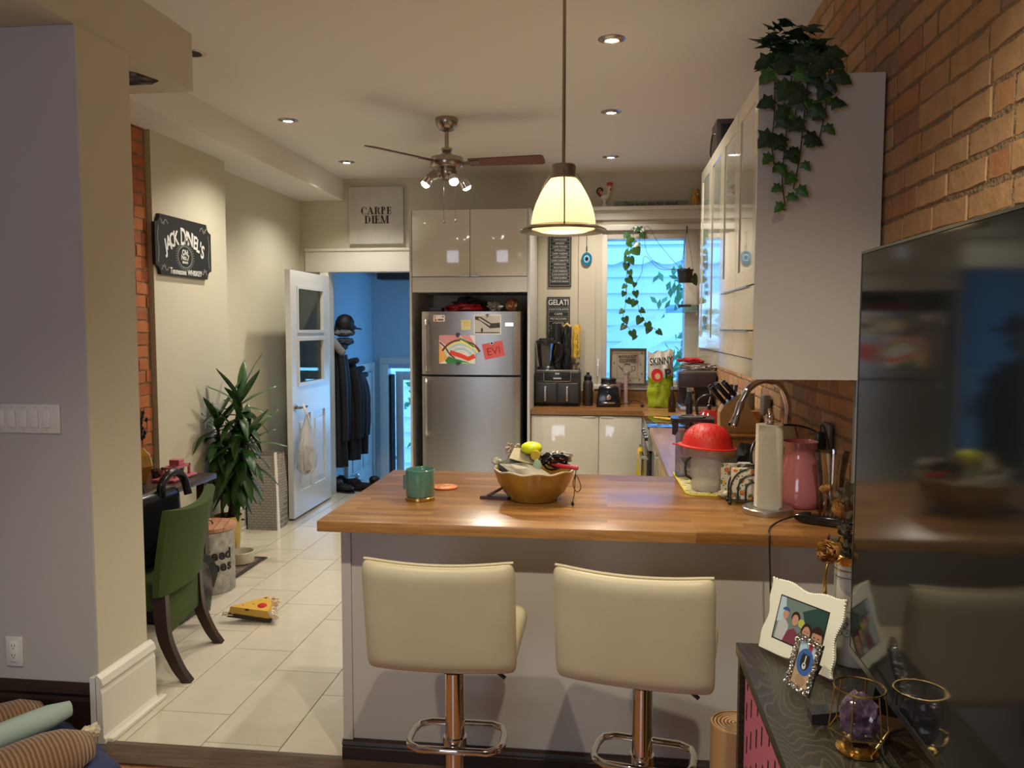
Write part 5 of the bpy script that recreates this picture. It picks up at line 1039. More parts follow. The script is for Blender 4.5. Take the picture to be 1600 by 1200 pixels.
for j in range(9):
    z = 0.012+0.31*j/8; g.append([b.verts.new((0.050*math.cos(a)*(1+0.0), 0.050*math.sin(a), z)) for a in [math.radians(q) for q in (-150, -138, -126, -114)]]+[b.verts.new((0.050*math.cos(math.radians(-100))+0.004, 0.050*math.sin(math.radians(-100))-0.004, z)), b.verts.new((0.008+0.02*(1-j/8), -0.056-0.002*(j % 2), z-0.006*(1-j/8)))])
for a, c in zip(g, g[1:]):
    for i in range(len(a)-1): b.faces.new((a[i], a[i+1], c[i+1], c[i]))
bmesh.ops.solidify(b, geom=b.faces[:], thickness=0.001); obj('loose_sheet', b, ptm, pth, True, local=True)
b = bm_new(); lathe(b, [(0, 0), (0.071, 0), (0.077, 0.004), (0.085, 0.03), (0.084, 0.07), (0.074, 0.13), (0.058, 0.178), (0.053, 0.205), (0.057, 0.225), (0.066, 0.245), (0.0645, 0.246), (0.054, 0.225), (0.050, 0.205), (0.055, 0.175), (0.07, 0.13), (0.08, 0.06), (0.07, 0.01), (0, 0.008)], (0.715, 3.085, WT), 48)
tag(obj('vase', b, mat('pink opal glass', (0.42, 0.14, 0.145), 0.12, coat=0.7), smooth=True, angle=70), 'glossy pink glass vase behind the paper towel roll', 'vase')
# wok lid leaning behind the vase
b = bm_new(); Ml = Matrix.Translation((0.745, 3.30, WT+0.135)) @ Matrix.Rotation(math.radians(52), 4, 'X') @ Matrix.Rotation(math.radians(-8), 4, 'Z')
lathe(b, [(0.0, 0.045), (0.06, 0.043), (0.12, 0.028), (0.155, 0.006), (0.168, 0.002), (0.168, -0.003), (0.150, 0.0), (0.11, 0.02), (0.05, 0.036), (0, 0.038)], (0, 0, 0), 48, Ml)
for v in b.verts: v.co.x = min(v.co.x, 0.852)
lid = tag(obj('wok_lid', b, chrome, smooth=True, angle=60), 'round shiny steel lid leaning behind the pink vase', 'lid')
b = bm_new(); tube(b, [Ml @ Vector((0.169*math.cos(a), 0.169*math.sin(a), 0)) for a in [2*PI*i/40 for i in range(40)]], 0.006, 6, closed=True)
for v in b.verts: v.co.x = min(v.co.x, 0.856)
obj('rubber_edge', b, black, lid, True)
# tall clear glass vase by the wall
cgv = bm_new(); lathe(cgv, [(0, 0), (0.040, 0), (0.040, 0.06), (0.046, 0.15), (0.060, 0.232), (0.057, 0.232), (0.043, 0.15), (0.037, 0.06), (0.036, 0.012), (0, 0.012)], (0.79, 2.93, WT), 32)
tag(obj('glass_vase', cgv, pane_mat('clear vase glass', (0.93, 0.90, 0.86), 0.22), smooth=True), 'tall clear glass vase between the pink vase and the television', 'vase')
# outlet with charger
ob = thing('wall_outlet', 'grey wall outlet box on the brick wall above the pink vase', 'outlet', (RX-0.014, 3.22, 1.20))
bx('box', RX-0.032, 3.17, 1.10, RX-0.013, 3.27, 1.22, mat('dark steel outlet box', (0.16, 0.14, 0.12), 0.4, 0.6), ob, bev=0.003)
ch = thing('phone_charger', 'black plug-in charger with cable in the wall outlet', 'charger', (RX-0.05, 3.21, 1.155))
bx('plug', RX-0.066, 3.195, 1.115, RX-0.033, 3.23, 1.185, black, ch, bev=0.006)
b = bm_new(); tube(b, smooth_pts([(RX-0.05, 3.21, 1.185), (RX-0.05, 3.205, 1.215), (RX-0.045, 3.17, 1.20), (RX-0.04, 3.12, 1.12), (RX-0.04, 3.10, 0.98), (RX-0.06, 3.05, WT+0.004)], 6), 0.003); obj('cable', b, black, ch, True)
ot = thing('wall_outlet', 'outlet box on the brick wall behind the faucet', 'outlet', (RX-0.014, 4.42, 1.18))
bx('box', RX-0.05, 4.37, 1.12, RX-0.013, 4.47, 1.23, mat('brushed outlet cover', (0.25, 0.22, 0.18), 0.4, 0.5), ot, bev=0.004)
b = bm_new(); tube(b, [(RX-0.035, 2.82, 0.95), (RX-0.035, 2.82, 1.42)], 0.011, 12)
pp = obj('conduit_pipe', b, mat('galvanised pipe', (0.30, 0.30, 0.28), 0.4, 0.6), smooth=True); tag(pp, 'thin grey conduit pipe running up the brick wall under the cabinet', 'pipe')
# faucet
fc = thing('kitchen_faucet', 'tall chrome gooseneck faucet with pull-down spray head', 'faucet', (0.785, 3.62, WT))
b = bm_new(); lathe(b, [(0.028, 0), (0.026, 0.012), (0.021, 0.02), (0.021, 0.10), (0.016, 0.115)], seg=24); tube(b, smooth_pts([(0, 0, 0.11), (0, 0, 0.26), (-0.004, 0, 0.34), (-0.04, 0, 0.415), (-0.105, 0, 0.438), (-0.165, 0, 0.405), (-0.20, 0, 0.345)], 7), 0.0145, 14); obj('neck', b, chrome, fc, True, local=True)
b = bm_new(); p0, p1 = Vector((-0.20, 0, 0.345)), Vector((-0.232, 0, 0.235)); dq = (p1-p0).normalized().to_track_quat('Z', 'Y').to_matrix().to_4x4(); dq.translation = p0
lathe(b, [(0.016, 0), (0.018, 0.01), (0.017, 0.06), (0.022, 0.095), (0.027, 0.112), (0.025, 0.118), (0, 0.118)], seg=24, mtx=dq); obj('spray_head', b, chrome, fc, True, local=True)
b = bm_new(); tube(b, [(0, 0, 0.07), (0, 0.05, 0.085), (0, 0.10, 0.11)], [0.010, 0.007, 0.006]); obj('handle', b, chrome, fc, True, local=True)
# wooden bread box with knife block
bw1 = mat('amber wood', (0.34, 0.16, 0.05), 0.4, col2=(0.42, 0.21, 0.07), nscale=6, nmap=(1, 1, 10))
bb1 = thing('bread_box', 'amber wooden bread box at the back of the counter under the knife block', 'bread box', (0.70, 4.35, WT))
b = bm_new(); box(b, 0.555, 4.18, WT, 0.85, 4.52, WT+0.118, 0.006); obj('body', b, bw1, bb1, True)
bx('lid_rail', 0.553, 4.172, WT+0.100, 0.85, 4.179, WT+0.110, mat('dark rail', (0.16, 0.07, 0.02), 0.5), bb1)
b = bm_new(); box(b, 0.745, 4.60, WT+0.0, 0.85, 4.80, WT+0.20, 0.005)
tag(obj('wooden_crate', b, bw1, smooth=True), 'small wooden crate against the brick wall behind the bread box', 'crate')
can_ = bm_new(); lathe(can_, [(0, 0), (0.033, 0), (0.033, 0.095), (0.0, 0.095)], (0.80, 4.70, WT+0.201), 20); tag(obj('grey_canister', can_, mat('grey steel canister', (0.22, 0.19, 0.15), 0.35, 0.7), smooth=True), 'grey steel canister standing on the wooden crate', 'canister')
b = bm_new(); lathe(b, [(0, 0), (0.040, 0), (0.045, 0.13), (0.05, 0.14), (0, 0.14)], (0.79, 3.82, WT), 20); q = tag(obj('white_jar', b, white_p, smooth=True), 'white jar of cotton behind the faucet', 'jar')
b = bm_new(); [lump(b, (0.79+dx, 3.82+dy, WT+0.152), (0.022, 0.022, 0.018), i, 0.15) for i, (dx, dy) in enumerate(((-0.02, 0), (0.02, -0.01), (0.0, 0.02)))]; tag(obj('cotton_pads', b, mat('grey white sponge', (0.5, 0.48, 0.45), 0.9), smooth=True), 'pale scrubbing puffs piled on the white jar', 'sponges')
kb = thing('knife_block', 'pale wooden knife block full of black knives on the bread box', 'knife block', (0.69, 4.35, WT+0.119))
Mk = Matrix(((1, 0, 0, 0), (0, 0, 1, 0), (0, 1, 0, 0), (0, 0, 0, 1)))
b = bm_new(); prism(b, [(-0.105, 0.0), (0.105, 0.0), (0.095, 0.055), (-0.005, 0.205), (-0.085, 0.140), (-0.105, 0.105)], -0.055, 0.055, Mk); obj('block', b, mat('beech wood', (0.50, 0.29, 0.11), 0.4, col2=(0.56, 0.34, 0.14), nscale=5, nmap=(8, 1, 8)), kb, local=True)
dkn = Vector((-0.62, 0, 0.78)).normalized(); dkn = Vector((-0.66, -0.05, 0.75)).normalized()
k = 0
for row, (sx, sz) in enumerate(((-0.078, 0.150), (-0.050, 0.172), (-0.024, 0.193))):
    for yy_ in (-0.035, -0.008, 0.022):
        L_ = 0.115-0.012*row+0.01*(k % 2); p = Vector((sx, yy_, sz)); b = bm_new(); q = dkn.to_track_quat('Z', 'Y').to_matrix().to_4x4(); q.translation = p
        box(b, -0.009, -0.012, 0.002, 0.009, 0.012, L_, 0.005, 2, q); kn = obj('knife_handle', b, black, None, True)
        kn.location = (0, 0, 0); me = kn.data; me.transform(Matrix.Translation((0.69, 4.35, WT+0.119)))
        tag(kn, ['black-handled knife in the lower row of the knife block', 'black-handled knife in the middle row of the knife block', 'black-handled knife in the top row of the knife block'][row], 'knife', 'knives in the knife block'); kn.name = 'knife'
        b = bm_new(); sphere(b, (0.69, 4.35, WT+0.119), 0.001, 6); b.free(); k += 1
b = bm_new(); tube(b, [(0.69-0.10, 4.30, WT+0.245), (0.69-0.16, 4.29, WT+0.31), (0.69-0.175, 4.29, WT+0.33)], [0.008, 0.009, 0.010]); tag(obj('knife_steel', b, chrome, smooth=True), 'chrome-tipped sharpening steel leaning out of the knife block', 'sharpening steel')
bpy.data.objects.remove(bpy.data.objects['knife_steel'])
kt = thing('red_kettle', 'glossy dark red kettle with black handle on the counter before the stove', 'kettle', (0.61, 4.95, WT))
b = bm_new(); lathe(b, [(0, 0), (0.085, 0), (0.092, 0.01), (0.090, 0.07), (0.070, 0.135), (0.045, 0.165), (0.040, 0.172), (0, 0.175)], seg=36); obj('body', b, mat('dark red enamel', (0.30, 0.008, 0.012), 0.12, coat=0.6), kt, True, local=True)
b = bm_new(); lathe(b, [(0.012, 0.172), (0.010, 0.185), (0.016, 0.195), (0.0, 0.205)], seg=16); tube(b, smooth_pts([(-0.07, 0, 0.13), (-0.075, 0, 0.21), (-0.03, 0, 0.255), (0.03, 0, 0.255), (0.075, 0, 0.21), (0.07, 0, 0.13)], 6), 0.009, 10); obj('handle', b, black, kt, True, local=True)
b = bm_new(); tube(b, [(-0.07, -0.02, 0.09), (-0.115, -0.03, 0.14)], [0.018, 0.011], 12); obj('spout', b, mat('kettle spout red', (0.30, 0.008, 0.012), 0.15), kt, True, local=True)
b = bm_new(); lathe(b, [(0, 0), (0.028, 0), (0.022, 0.11), (0.022, 0.175), (0.028, 0.18), (0.028, 0.20), (0.016, 0.225), (0.013, 0.26), (0, 0.262)], (0.515, 5.20, WT), 20); tag(obj('pepper_mill', b, black, smooth=True), 'tall black pepper mill beside the red kettle', 'pepper mill')
b = bm_new(); lathe(b, [(0, 0), (0.05, 0), (0.05, 0.22), (0, 0.22)], (0.78, 5.15, WT), 24); tag(obj('black_jar', b, black, smooth=True), 'black cylindrical utensil jar against the brick wall beyond the bread box', 'jar')
rr = random.Random(4); 
for k in range(5):
    b = bm_new(); a = rr.uniform(-0.25, 0.25); c = rr.uniform(-0.2, 0.2); tube(b, [(0.78+rr.uniform(-.03, .03), 5.15+rr.uniform(-.03, .03), WT+0.222), (0.78+a*0.12, 5.15+c*0.14, WT+0.31)], [0.005, 0.011], 8)
    tag(obj('cooking_utensil', b, [black, steel, mat('dark navy plastic', (0.02, 0.025, 0.06), 0.4)][k % 3], smooth=True), 'kitchen utensil handle standing in the black jar', 'utensil', 'utensils in the black jar')
# clear pitcher with black lid, on the printed mat
cp = thing('water_filter_pitcher', 'tall clear square pitcher with black lid near the sink', 'pitcher', (0.375, 3.66, WT+0.004), -0.06)
wall_ = pane_mat('clear grey acrylic', (0.80, 0.78, 0.84), 0.25)
b = bm_new()
for (x0, y0, x1, y1) in ((-0.072, -0.06, 0.072, -0.056), (-0.072, 0.056, 0.072, 0.06), (-0.072, -0.056, -0.068, 0.056), (0.068, -0.056, 0.072, 0.056), (-0.072, -0.06, 0.072, 0.06)):
    if (x0, y1) == (-0.072, 0.06) and y0 == -0.06: box(b, x0, y0, 0, x1, y1, 0.006)
    else: box(b, x0, y0, 0.006, x1, y1, 0.215)
obj('jug', b, wall_, cp, local=True)
b = bm_new(); prism(b, [(-0.085, -0.075), (0.085, -0.075), (0.095, -0.06), (0.095, 0.06), (0.085, 0.075), (-0.085, 0.075), (-0.095, 0.05), (-0.095, -0.05)], 0.248, 0.262)
for s in (-1, 1):
    for y0, y1 in ((-0.075, -0.055), (0.055, 0.075)): prism(b, [(s*0.093, 0.25), (s*0.060, 0.25), (s*0.062, 0.205), (s*0.078, 0.185)], y0, y1, Matrix(((1, 0, 0, 0), (0, 0, 1, 0), (0, 1, 0, 0), (0, 0, 0, 1))))
prism(b, [(-0.088, -0.065), (-0.080, -0.065), (-0.074, 0.065), (-0.086, 0.065)], 0.19, 0.25); prism(b, [(0.088, -0.065), (0.080, -0.065), (0.074, 0.065), (0.086, 0.065)], 0.19, 0.25)
obj('lid', b, black, cp, local=True)
b = bm_new(); lathe(b, [(0.035, 0.262), (0.06, 0.262), (0.06, 0.268), (0.052, 0.268), (0.050, 0.264), (0.035, 0.264)], seg=32); obj('lid_ring', b, mat('lid ring grey', (0.08, 0.08, 0.08), 0.25), cp, True, local=True)
b = bm_new(); prism(b, [(0.30, 3.70), (0.315, 3.25), (0.335, 3.215), (0.53, 3.205), (0.53, 3.55), (0.50, 3.72)], WT, WT+0.003)
mtp = tag(obj('drying_mat', b, mat('lemon and leaf print', (0.66, 0.62, 0.32), 0.8, col2=(0.12, 0.16, 0.05), nscale=42, n0=0.58, n1=0.62)), 'yellow-edged printed mat under the clear pitcher and canister', 'mat')
b = bm_new(); tube(b, [(0.30, 3.70, WT+0.004), (0.315, 3.25, WT+0.004), (0.335, 3.215, WT+0.004), (0.53, 3.205, WT+0.004)], 0.004, 6); obj('yellow_border', b, mat('lemon yellow border', (0.66, 0.58, 0.05), 0.8), mtp, True)
def milky(name):
    m = bpy.data.materials.new(name); m.use_nodes = True; nt = m.node_tree; p = nt.nodes['Principled BSDF']; p.inputs['Base Color'].default_value = (0.68, 0.64, 0.60, 1); p.inputs['Roughness'].default_value = 0.25
    t = nt.nodes.new('ShaderNodeBsdfTransparent'); t.inputs[0].default_value = (0.95, 0.93, 0.92, 1); mx = nt.nodes.new('ShaderNodeMixShader'); mx.inputs[0].default_value = 0.34; nt.links.new(t.outputs[0], mx.inputs[1]); nt.links.new(p.outputs[0], mx.inputs[2]); nt.links.new(mx.outputs[0], nt.nodes['Material Output'].inputs[0])
    return m
# clear canister with the colander upside down on it
cc = bm_new(); lathe(cc, [(0, 0), (0.060, 0), (0.064, 0.004), (0.070, 0.178), (0.066, 0.178), (0.060, 0.008), (0, 0.008)], (0.405, 3.335, WT+0.0035), 40)
cct = tag(obj('clear_canister', cc, milky('frosted clear plastic'), smooth=True), 'clear plastic canister under the red colander', 'canister')
b = bm_new(); tube(b, smooth_pts([(0.337, 3.31, WT+0.14), (0.318, 3.305, WT+0.12), (0.318, 3.305, WT+0.07), (0.340, 3.315, WT+0.05)], 5), 0.005); obj('handle', b, black, cct, True)
b = bm_new(); Mcol = Matrix.Translation((0.405, 3.335, WT+0.183)) @ Matrix.Rotation(0.06, 4, 'Y')
pr = [(0.112, 0.002), (0.118, 0.0), (0.118, -0.004), (0.104, -0.003), (0.100, 0.006)]; dome = [(0.102*math.cos(t)**0.8 if t < PI/2 else 0, 0.006+0.088*math.sin(t)) for t in [PI/2*i/12 for i in range(13)]]
lathe(b, [(0.097, 0.0), (0.118, -0.003), (0.119, 0.002), (0.104, 0.006)]+dome[1:-1]+[(0.0, 0.0945)], seg=48, mtx=Mcol); cl = tag(obj('colander', b, red_p, smooth=True, angle=60), 'bright red colander upside down on the clear canister', 'colander')
b = bm_new(); rr = random.Random(3)
for ring in range(2, 9):
    t = PI/2*ring/12+0.15; nr = int(26*math.cos(t))+3
    for i in range(nr):
        a = 2*PI*i/nr+ring*0.2; p = Vector((0.102*math.cos(t)**0.8*math.cos(a), 0.102*math.cos(t)**0.8*math.sin(a), 0.006+0.088*math.sin(t))); nrm = Vector((math.cos(a)*math.cos(t), math.sin(a)*math.cos(t), math.sin(t))); q = nrm.to_track_quat('Z', 'Y').to_matrix().to_4x4(); q.translation = p*1.004
        lathe(b, [(0.0022, 0), (0.0022, 0.0008)], seg=6, mtx=Mcol @ q)
obj('holes', b, mat('colander holes', (0.16, 0.008, 0.006), 0.6), cl)
bx_ = bm_new(); prism(bx_, [(-0.118, -0.012), (-0.140, -0.010), (-0.140, 0.010), (-0.118, 0.012)], -0.003, 0.002, Mcol); obj('lug', bx_, red_p, cl)
# napkin holder
nh = thing('napkin_holder', 'black wire napkin holder with three nested arches', 'napkin holder', (0.545, 3.10, WT))
b = bm_new()
for yy_ in (-0.028, 0.028):
    for r_ in (0.082, 0.055, 0.026): tube(b, [(0.0+r_*math.cos(a), yy_, 0.025+r_*1.0*math.sin(a)+0.035) for a in [PI*i/16 for i in range(17)]]+[], 0.0035, 8); [tube(b, [(s*r_, yy_, 0.014), (s*r_, yy_, 0.060)], 0.0035, 8) for s in (-1, 1)]
    tube(b, [(-0.085, yy_, 0.014), (0.085, yy_, 0.014)], 0.0035, 8)
for s in (-1, 1): tube(b, [(s*0.082, -0.028, 0.014), (s*0.082, 0.028, 0.014)], 0.0035, 8)
obj('wire_frame', b, black, nh, True, local=True); b = bm_new(); [sphere(b, (sx*0.085, sy*0.032, 0.008), 0.008, 10) for sx in (-1, 1) for sy in (-1, 1)]; obj('ball_feet', b, black, nh, True, local=True)
def print_mat(name, base, dots):
    m = mat(name, base, 0.85); nt = m.node_tree; bs = nt.nodes['Principled BSDF']; tc = nt.nodes.new('ShaderNodeTexCoord'); prev = None
    for i, (c, sc_, th_) in enumerate(dots):
        v = nt.nodes.new('ShaderNodeTexVoronoi'); v.inputs['Scale'].default_value = sc_; mp = nt.nodes.new('ShaderNodeMapping'); mp.inputs['Location'].default_value = (i*3.1, i*1.7, i); nt.links.new(tc.outputs['Object'], mp.inputs[0]); nt.links.new(mp.outputs[0], v.inputs['Vector'])
        l = nt.nodes.new('ShaderNodeMath'); l.operation = 'LESS_THAN'; l.inputs[1].default_value = th_; nt.links.new(v.outputs['Distance'], l.inputs[0])
        mx = nt.nodes.new('ShaderNodeMix'); mx.data_type = 'RGBA'; nt.links.new(l.outputs[0], mx.inputs[0]); mx.inputs[7].default_value = (*c, 1)
        if prev is None: mx.inputs[6].default_value = (*base, 1)
        else: nt.links.new(prev, mx.inputs[6])
        prev = mx.outputs[2]
    nt.links.new(prev, bs.inputs['Base Color']); return m
nap = print_mat('floral napkin print', (0.60, 0.55, 0.42), [((0.12, 0.16, 0.06), 38, 0.38), ((0.55, 0.14, 0.05), 30, 0.30), ((0.60, 0.36, 0.05), 26, 0.22), ((0.10, 0.05, 0.03), 60, 0.18)])
b = bm_new(); box(b, 0.470, 3.078, WT+0.019, 0.620, 3.122, WT+0.135, 0.003); tag(obj('napkins', b, nap, smooth=True), 'stack of floral printed napkins standing in the wire holder', 'napkins')
b = bm_new(); box(b, 0.445, 3.205, WT, 0.62, 3.215, WT+0.135, 0.002); tag(obj('floral_card', b, nap), 'floral printed card standing behind the napkin holder', 'card')
b = bm_new(); 
for k in range(14): lump(b, (0.475+rr.uniform(-.035, .03), 3.165+rr.uniform(-.02, .02), WT+0.012+rr.uniform(0, .018)), (0.012, 0.012, 0.010), k, 0.25, sub=2)
tag(obj('lace_ribbon', b, mat('cream lace', (0.62, 0.56, 0.40), 0.9), smooth=True), 'bunched cream lace ribbon on the counter left of the napkins', 'ribbon')
b = bm_new(); lump(b, (0.645, 3.735, WT+0.070), (0.065, 0.05, 0.070), 21, 0.25); clampz(b, WT+0.001); tag(obj('black_cloth', b, blackmatte, smooth=True), 'black bundle standing by the sink behind the red colander', 'cloth')
bpy.data.objects['black_cloth'].location.x = 0
b = bm_new(); box(b, 0.545, 3.40, WT, 0.68, 3.47, WT+0.100, 0.008); wb_ = tag(obj('white_carton', b, white_p, smooth=True), 'small white box behind the floral card', 'box')
# black hair straightener and its cord over the edge
hs = thing('hair_straightener', 'black hair straightener lying at the corner of the peninsula', 'hair straightener', (0.70, 2.80, WT+0.02), -0.45)
b = bm_new(); box(b, -0.02, -0.024, -0.018, 0.17, 0.016, 0.016, 0.010, 3); lathe(b, [(0.010, 0), (0.021, 0.03), (0.022, 0.05)], seg=16, mtx=Matrix.Translation((-0.06, -0.004, 0)) @ Matrix.Rotation(PI/2, 4, 'Y')); obj('body', b, mat('shiny black plastic', (0.008, 0.008, 0.009), 0.12), hs, True, local=True)
b = bm_new()
for k in range(9): [tube(b, [(0.03+0.013*k, y_, 0.014), (0.03+0.013*k, y_, 0.024)], 0.002, 5) for y_ in (-0.014, -0.004, 0.006)]
obj('bristles', b, mat('brown bristles', (0.12, 0.06, 0.03), 0.6), hs, local=True)
b = bm_new(); tube(b, smooth_pts([(0.646, 2.822, WT+0.02), (0.60, 2.80, WT+0.012), (0.55, 2.74, WT+0.004), (0.525, 2.66, WT+0.004), (0.521, 2.622, WT-0.005), (0.520, 2.612, WT-0.06), (0.524, 2.61, WT-0.15), (0.528, 2.605, WT-0.30), (0.515, 2.60, WT-0.50), (0.51, 2.60, WT-0.65)], 6), 0.003, 8); obj('cord', b, black, hs, True)
# radio on the wall cabinets, plant on the wall cabinets
rd_ = thing('speaker_box', 'black slatted speaker box on top of the wall cabinets', 'speaker', (0.60, 4.10, Z1+0.001))
bx('body', 0.50, 3.98, Z1+0.001, 0.72, 4.16, Z1+0.19, mat('dark brown black case', (0.035, 0.025, 0.022), 0.5), rd_, bev=0.004)
b = bm_new()
for k in range(9): box(b, 0.52, 3.972, Z1+0.02+0.017*k, 0.70, 3.979, Z1+0.028+0.017*k)
obj('grille', b, black, rd_)
b = bm_new(); tube(b, smooth_pts([(0.499, 4.0, Z1+0.12), (0.485, 4.02, Z1+0.12), (0.485, 4.08, Z1+0.05), (0.495, 4.10, Z1+0.03)], 4), 0.004); obj('cable', b, black, rd_, True)
iv = thing('ivy_plant', 'trailing ivy in a white pot hanging down the side of the wall cabinet', 'plant', (0.66, 2.84, Z1))
b = bm_new(); lathe(b, [(0, 0.002), (0.055, 0.002), (0.07, 0.14), (0.064, 0.14), (0, 0.12)], (0.63, 2.86, Z1), 28); obj('pot', b, mat('white glazed pot', (0.7, 0.7, 0.68), 0.2), iv, True)
def ivy_leaf(b, c, s, d_, n, mi=0):
    d_ = Vector(d_).normalized(); n = Vector(n); n = (n-d_*n.dot(d_)).normalized(); q = d_.cross(n)
    out = [(-0.05, 0), (-0.22, 0.30), (0.05, 0.30), (0.15, 0.62), (0.38, 0.34), (0.62, 0.30), (1.0, 0), (0.62, -0.30), (0.38, -0.34), (0.15, -0.62), (0.05, -0.30), (-0.22, -0.30)]
    c0 = b.verts.new(Vector(c)+d_*0.25*s+n*0.05*s); V = [b.verts.new(Vector(c)+d_*u*s+q*v*s-n*abs(v)*0.28*s-n*max(0, u-.5)*0.25*s) for u, v in out]
    for i in range(12): f = b.faces.new((c0, V[i], V[(i+1) % 12])); f.material_index = mi
strands = [([(0.60, 2.84, 2.52), (0.60, 2.72, 2.46), (0.595, 2.675, 2.38), (0.590, 2.67, 2.28), (0.580, 2.672, 2.16), (0.575, 2.672, 2.06), (0.585, 2.673, 1.98)], 17),
           ([(0.66, 2.84, 2.52), (0.69, 2.74, 2.47), (0.71, 2.675, 2.38), (0.70, 2.675, 2.27), (0.685, 2.676, 2.18)], 11), ([(0.62, 2.84, 2.52), (0.55, 2.74, 2.45), (0.545, 2.68, 2.38), (0.545, 2.67, 2.26), (0.54, 2.67, 2.17), (0.55, 2.67, 2.10)], 12),
           ([(0.64, 2.84, 2.52), (0.645, 2.72, 2.47), (0.645, 2.675, 2.36), (0.635, 2.67, 2.24), (0.625, 2.67, 2.12), (0.61, 2.672, 2.03)], 14), ([(0.66, 2.84, 2.53), (0.70, 2.78, 2.50), (0.71, 2.68, 2.43), (0.715, 2.675, 2.32)], 7), ([(0.66, 2.84, 2.53), (0.69, 2.76, 2.48), (0.70, 2.675, 2.40), (0.675, 2.675, 2.30)], 7), ([(0.62, 2.84, 2.53), (0.60, 2.74, 2.48), (0.62, 2.675, 2.38), (0.61, 2.675, 2.26)], 9)]
b = bm_new(); [tube(b, smooth_pts(s_, 6), 0.0022, 5) for s_, _ in strands]; obj('stems', b, stem_m, iv, True)
b = bm_new(); rr = random.Random(8)
for s_, nl in strands:
    P = smooth_pts(s_, 8)
    for i in range(nl):
        t = i/(nl-1); p = P[min(len(P)-1, int(t*(len(P)-1)))]; sd_ = 1 if i % 2 else -1; sz = (0.058 if t < 0.75 else 0.038)*rr.uniform(0.85, 1.2)
        ivy_leaf(b, p+Vector((sd_*0.012, -0.012-rr.random()*0.012, 0)), sz, (sd_*rr.uniform(0.3, 1.0), -0.15, -rr.uniform(0.1, 0.9)), (rr.uniform(-.3, .3), -1, 0.35), 1 if (t > 0.84 or rr.random() < 0.08) else 0)
for _ in range(70):
    a, r = rr.random()*6.28, rr.uniform(0.02, 0.095); p = Vector((0.625+r*math.cos(a)*1.0, 2.80+r*math.sin(a)*0.8, 2.47+rr.uniform(-0.06, 0.12)*(1-r*4)+0.02))
    ivy_leaf(b, p, rr.uniform(0.045, 0.065), (math.cos(a), math.sin(a), rr.uniform(-0.7, 0.5)), (rr.uniform(-.5, .5), -0.5, 1), 0)
obj('leaves', b, [ivy_m, ivy_light], iv)
iv.location.x -= 0.032
# ================================================================ LEFT SIDE
# whiskey sign on the pier (faces +X)
jd = thing('whiskey_sign', 'black cut-corner whiskey sign with arched white lettering on the left pier', 'sign', (-2.675, 4.82, 2.08))
MJ = basis((-2.689, 4.82, 2.085), (0, 1, 0), (1, 0, 0)); hw, hh = 0.335, 0.180
k_ = 0.055; pl = []
def notch(cx, cy, sx, sy):
    n = 7; a0 = math.atan2(-sy, 0); pts_ = []
    for i in range(n+1):
        t = PI/2*i/n; pts_.append((cx-sx*k_*math.cos(t), cy-sy*k_*math.sin(t)))
    return pts_
c1 = notch(hw, hh, 1, 1); c2 = notch(-hw, hh, -1, 1)[::-1]; c3 = notch(-hw, -hh, -1, -1); c4 = notch(hw, -hh, 1, -1)[::-1]
pl = c1[::-1][::-1]+c2[::-1][::-1]+c3+c4
pl = [(hw, hh-k_)]+[(hw-k_*math.sin(t), hh-k_*math.cos(t)) for t in [PI/2*i/7 for i in range(1, 8)]]
pl = [(hw, hh-k_)]+[(hw-k_*math.sin(PI/2*i/7), hh-k_*math.cos(PI/2*i/7)) for i in range(1, 8)]+[(-x_, y_) for x_, y_ in ([(hw, hh-k_)]+[(hw-k_*math.sin(PI/2*i/7), hh-k_*math.cos(PI/2*i/7)) for i in range(1, 8)])[::-1]]
pl = pl+[(x_, -y_) for x_, y_ in pl[::-1]]
b = bm_new(); prism(b, pl, 0, 0.022, MJ); obj('board', b, mat('black sign paint', (0.012, 0.014, 0.013), 0.5), jd)
def arc_text(s, R, cx, cy, size, a_span, m, M, parent, sy=1.0, nm='lettering'):
    wd = [1.0 if c in 'MWDCK' else 0.55 if c in "I'" else 0.85 for c in s]; tot = sum(wd); a = a_span/2
    for ch, w_ in zip(s, wd):
        am = a-a_span*w_/tot/2; a -= a_span*w_/tot
        if ch == ' ': continue
        hgt = sy*(1.25 if ch in 'D' and s.index(ch) > 2 else 1)
        T = M @ Matrix.Translation((cx+R*math.sin(-am), cy+R*math.cos(am), 0.0222)) @ Matrix.Rotation(am*0.35, 4, 'Z')
        t_ = text(ch, size, m, T @ Matrix.Diagonal((1, hgt, 1, 1)), parent, nm, weight=0.002)
arc_text("JACK DANIEL'S", 0.36, 0.0, -0.295, 0.088, 1.42, chalk, MJ, jd, 1.35)
b = bm_new()
for r_ in (0.066, 0.071): 
    prism(b, band([(r_*1.25*math.cos(a), -0.055+r_*math.sin(a)) for a in [2*PI*i/40 for i in range(41)]], 0.0022), 0.022, 0.0228, MJ)
for i in range(34):
    a = 2*PI*i/34; prism(b, ell(0.082*1.28*math.cos(a), -0.055+0.081*math.sin(a), 0.0045, 0.003, 6), 0.022, 0.0228, MJ)
for sx in (-1, 1):
    for sy in (-1, 1): prism(b, band([(sx*(0.20+0.05*t), sy*(0.140+0.012*math.sin(t*5))) for t in [i/10 for i in range(-2, 16)]], 0.004), 0.022, 0.0228, MJ); prism(b, band([(sx*(0.225+0.03*t), sy*(0.125+0.008*math.cos(t*6))) for t in [i/8 for i in range(0, 12)]], 0.0025), 0.022, 0.0228, MJ)
    prism(b, band([(sx*(0.302+0.005*math.sin(y_*40)), y_) for y_ in [-0.11+0.02*i for i in range(12)]], 0.003), 0.022, 0.0228, MJ)
obj('scroll_border', b, mat('grey scrollwork', (0.35, 0.36, 0.35), 0.7), jd)
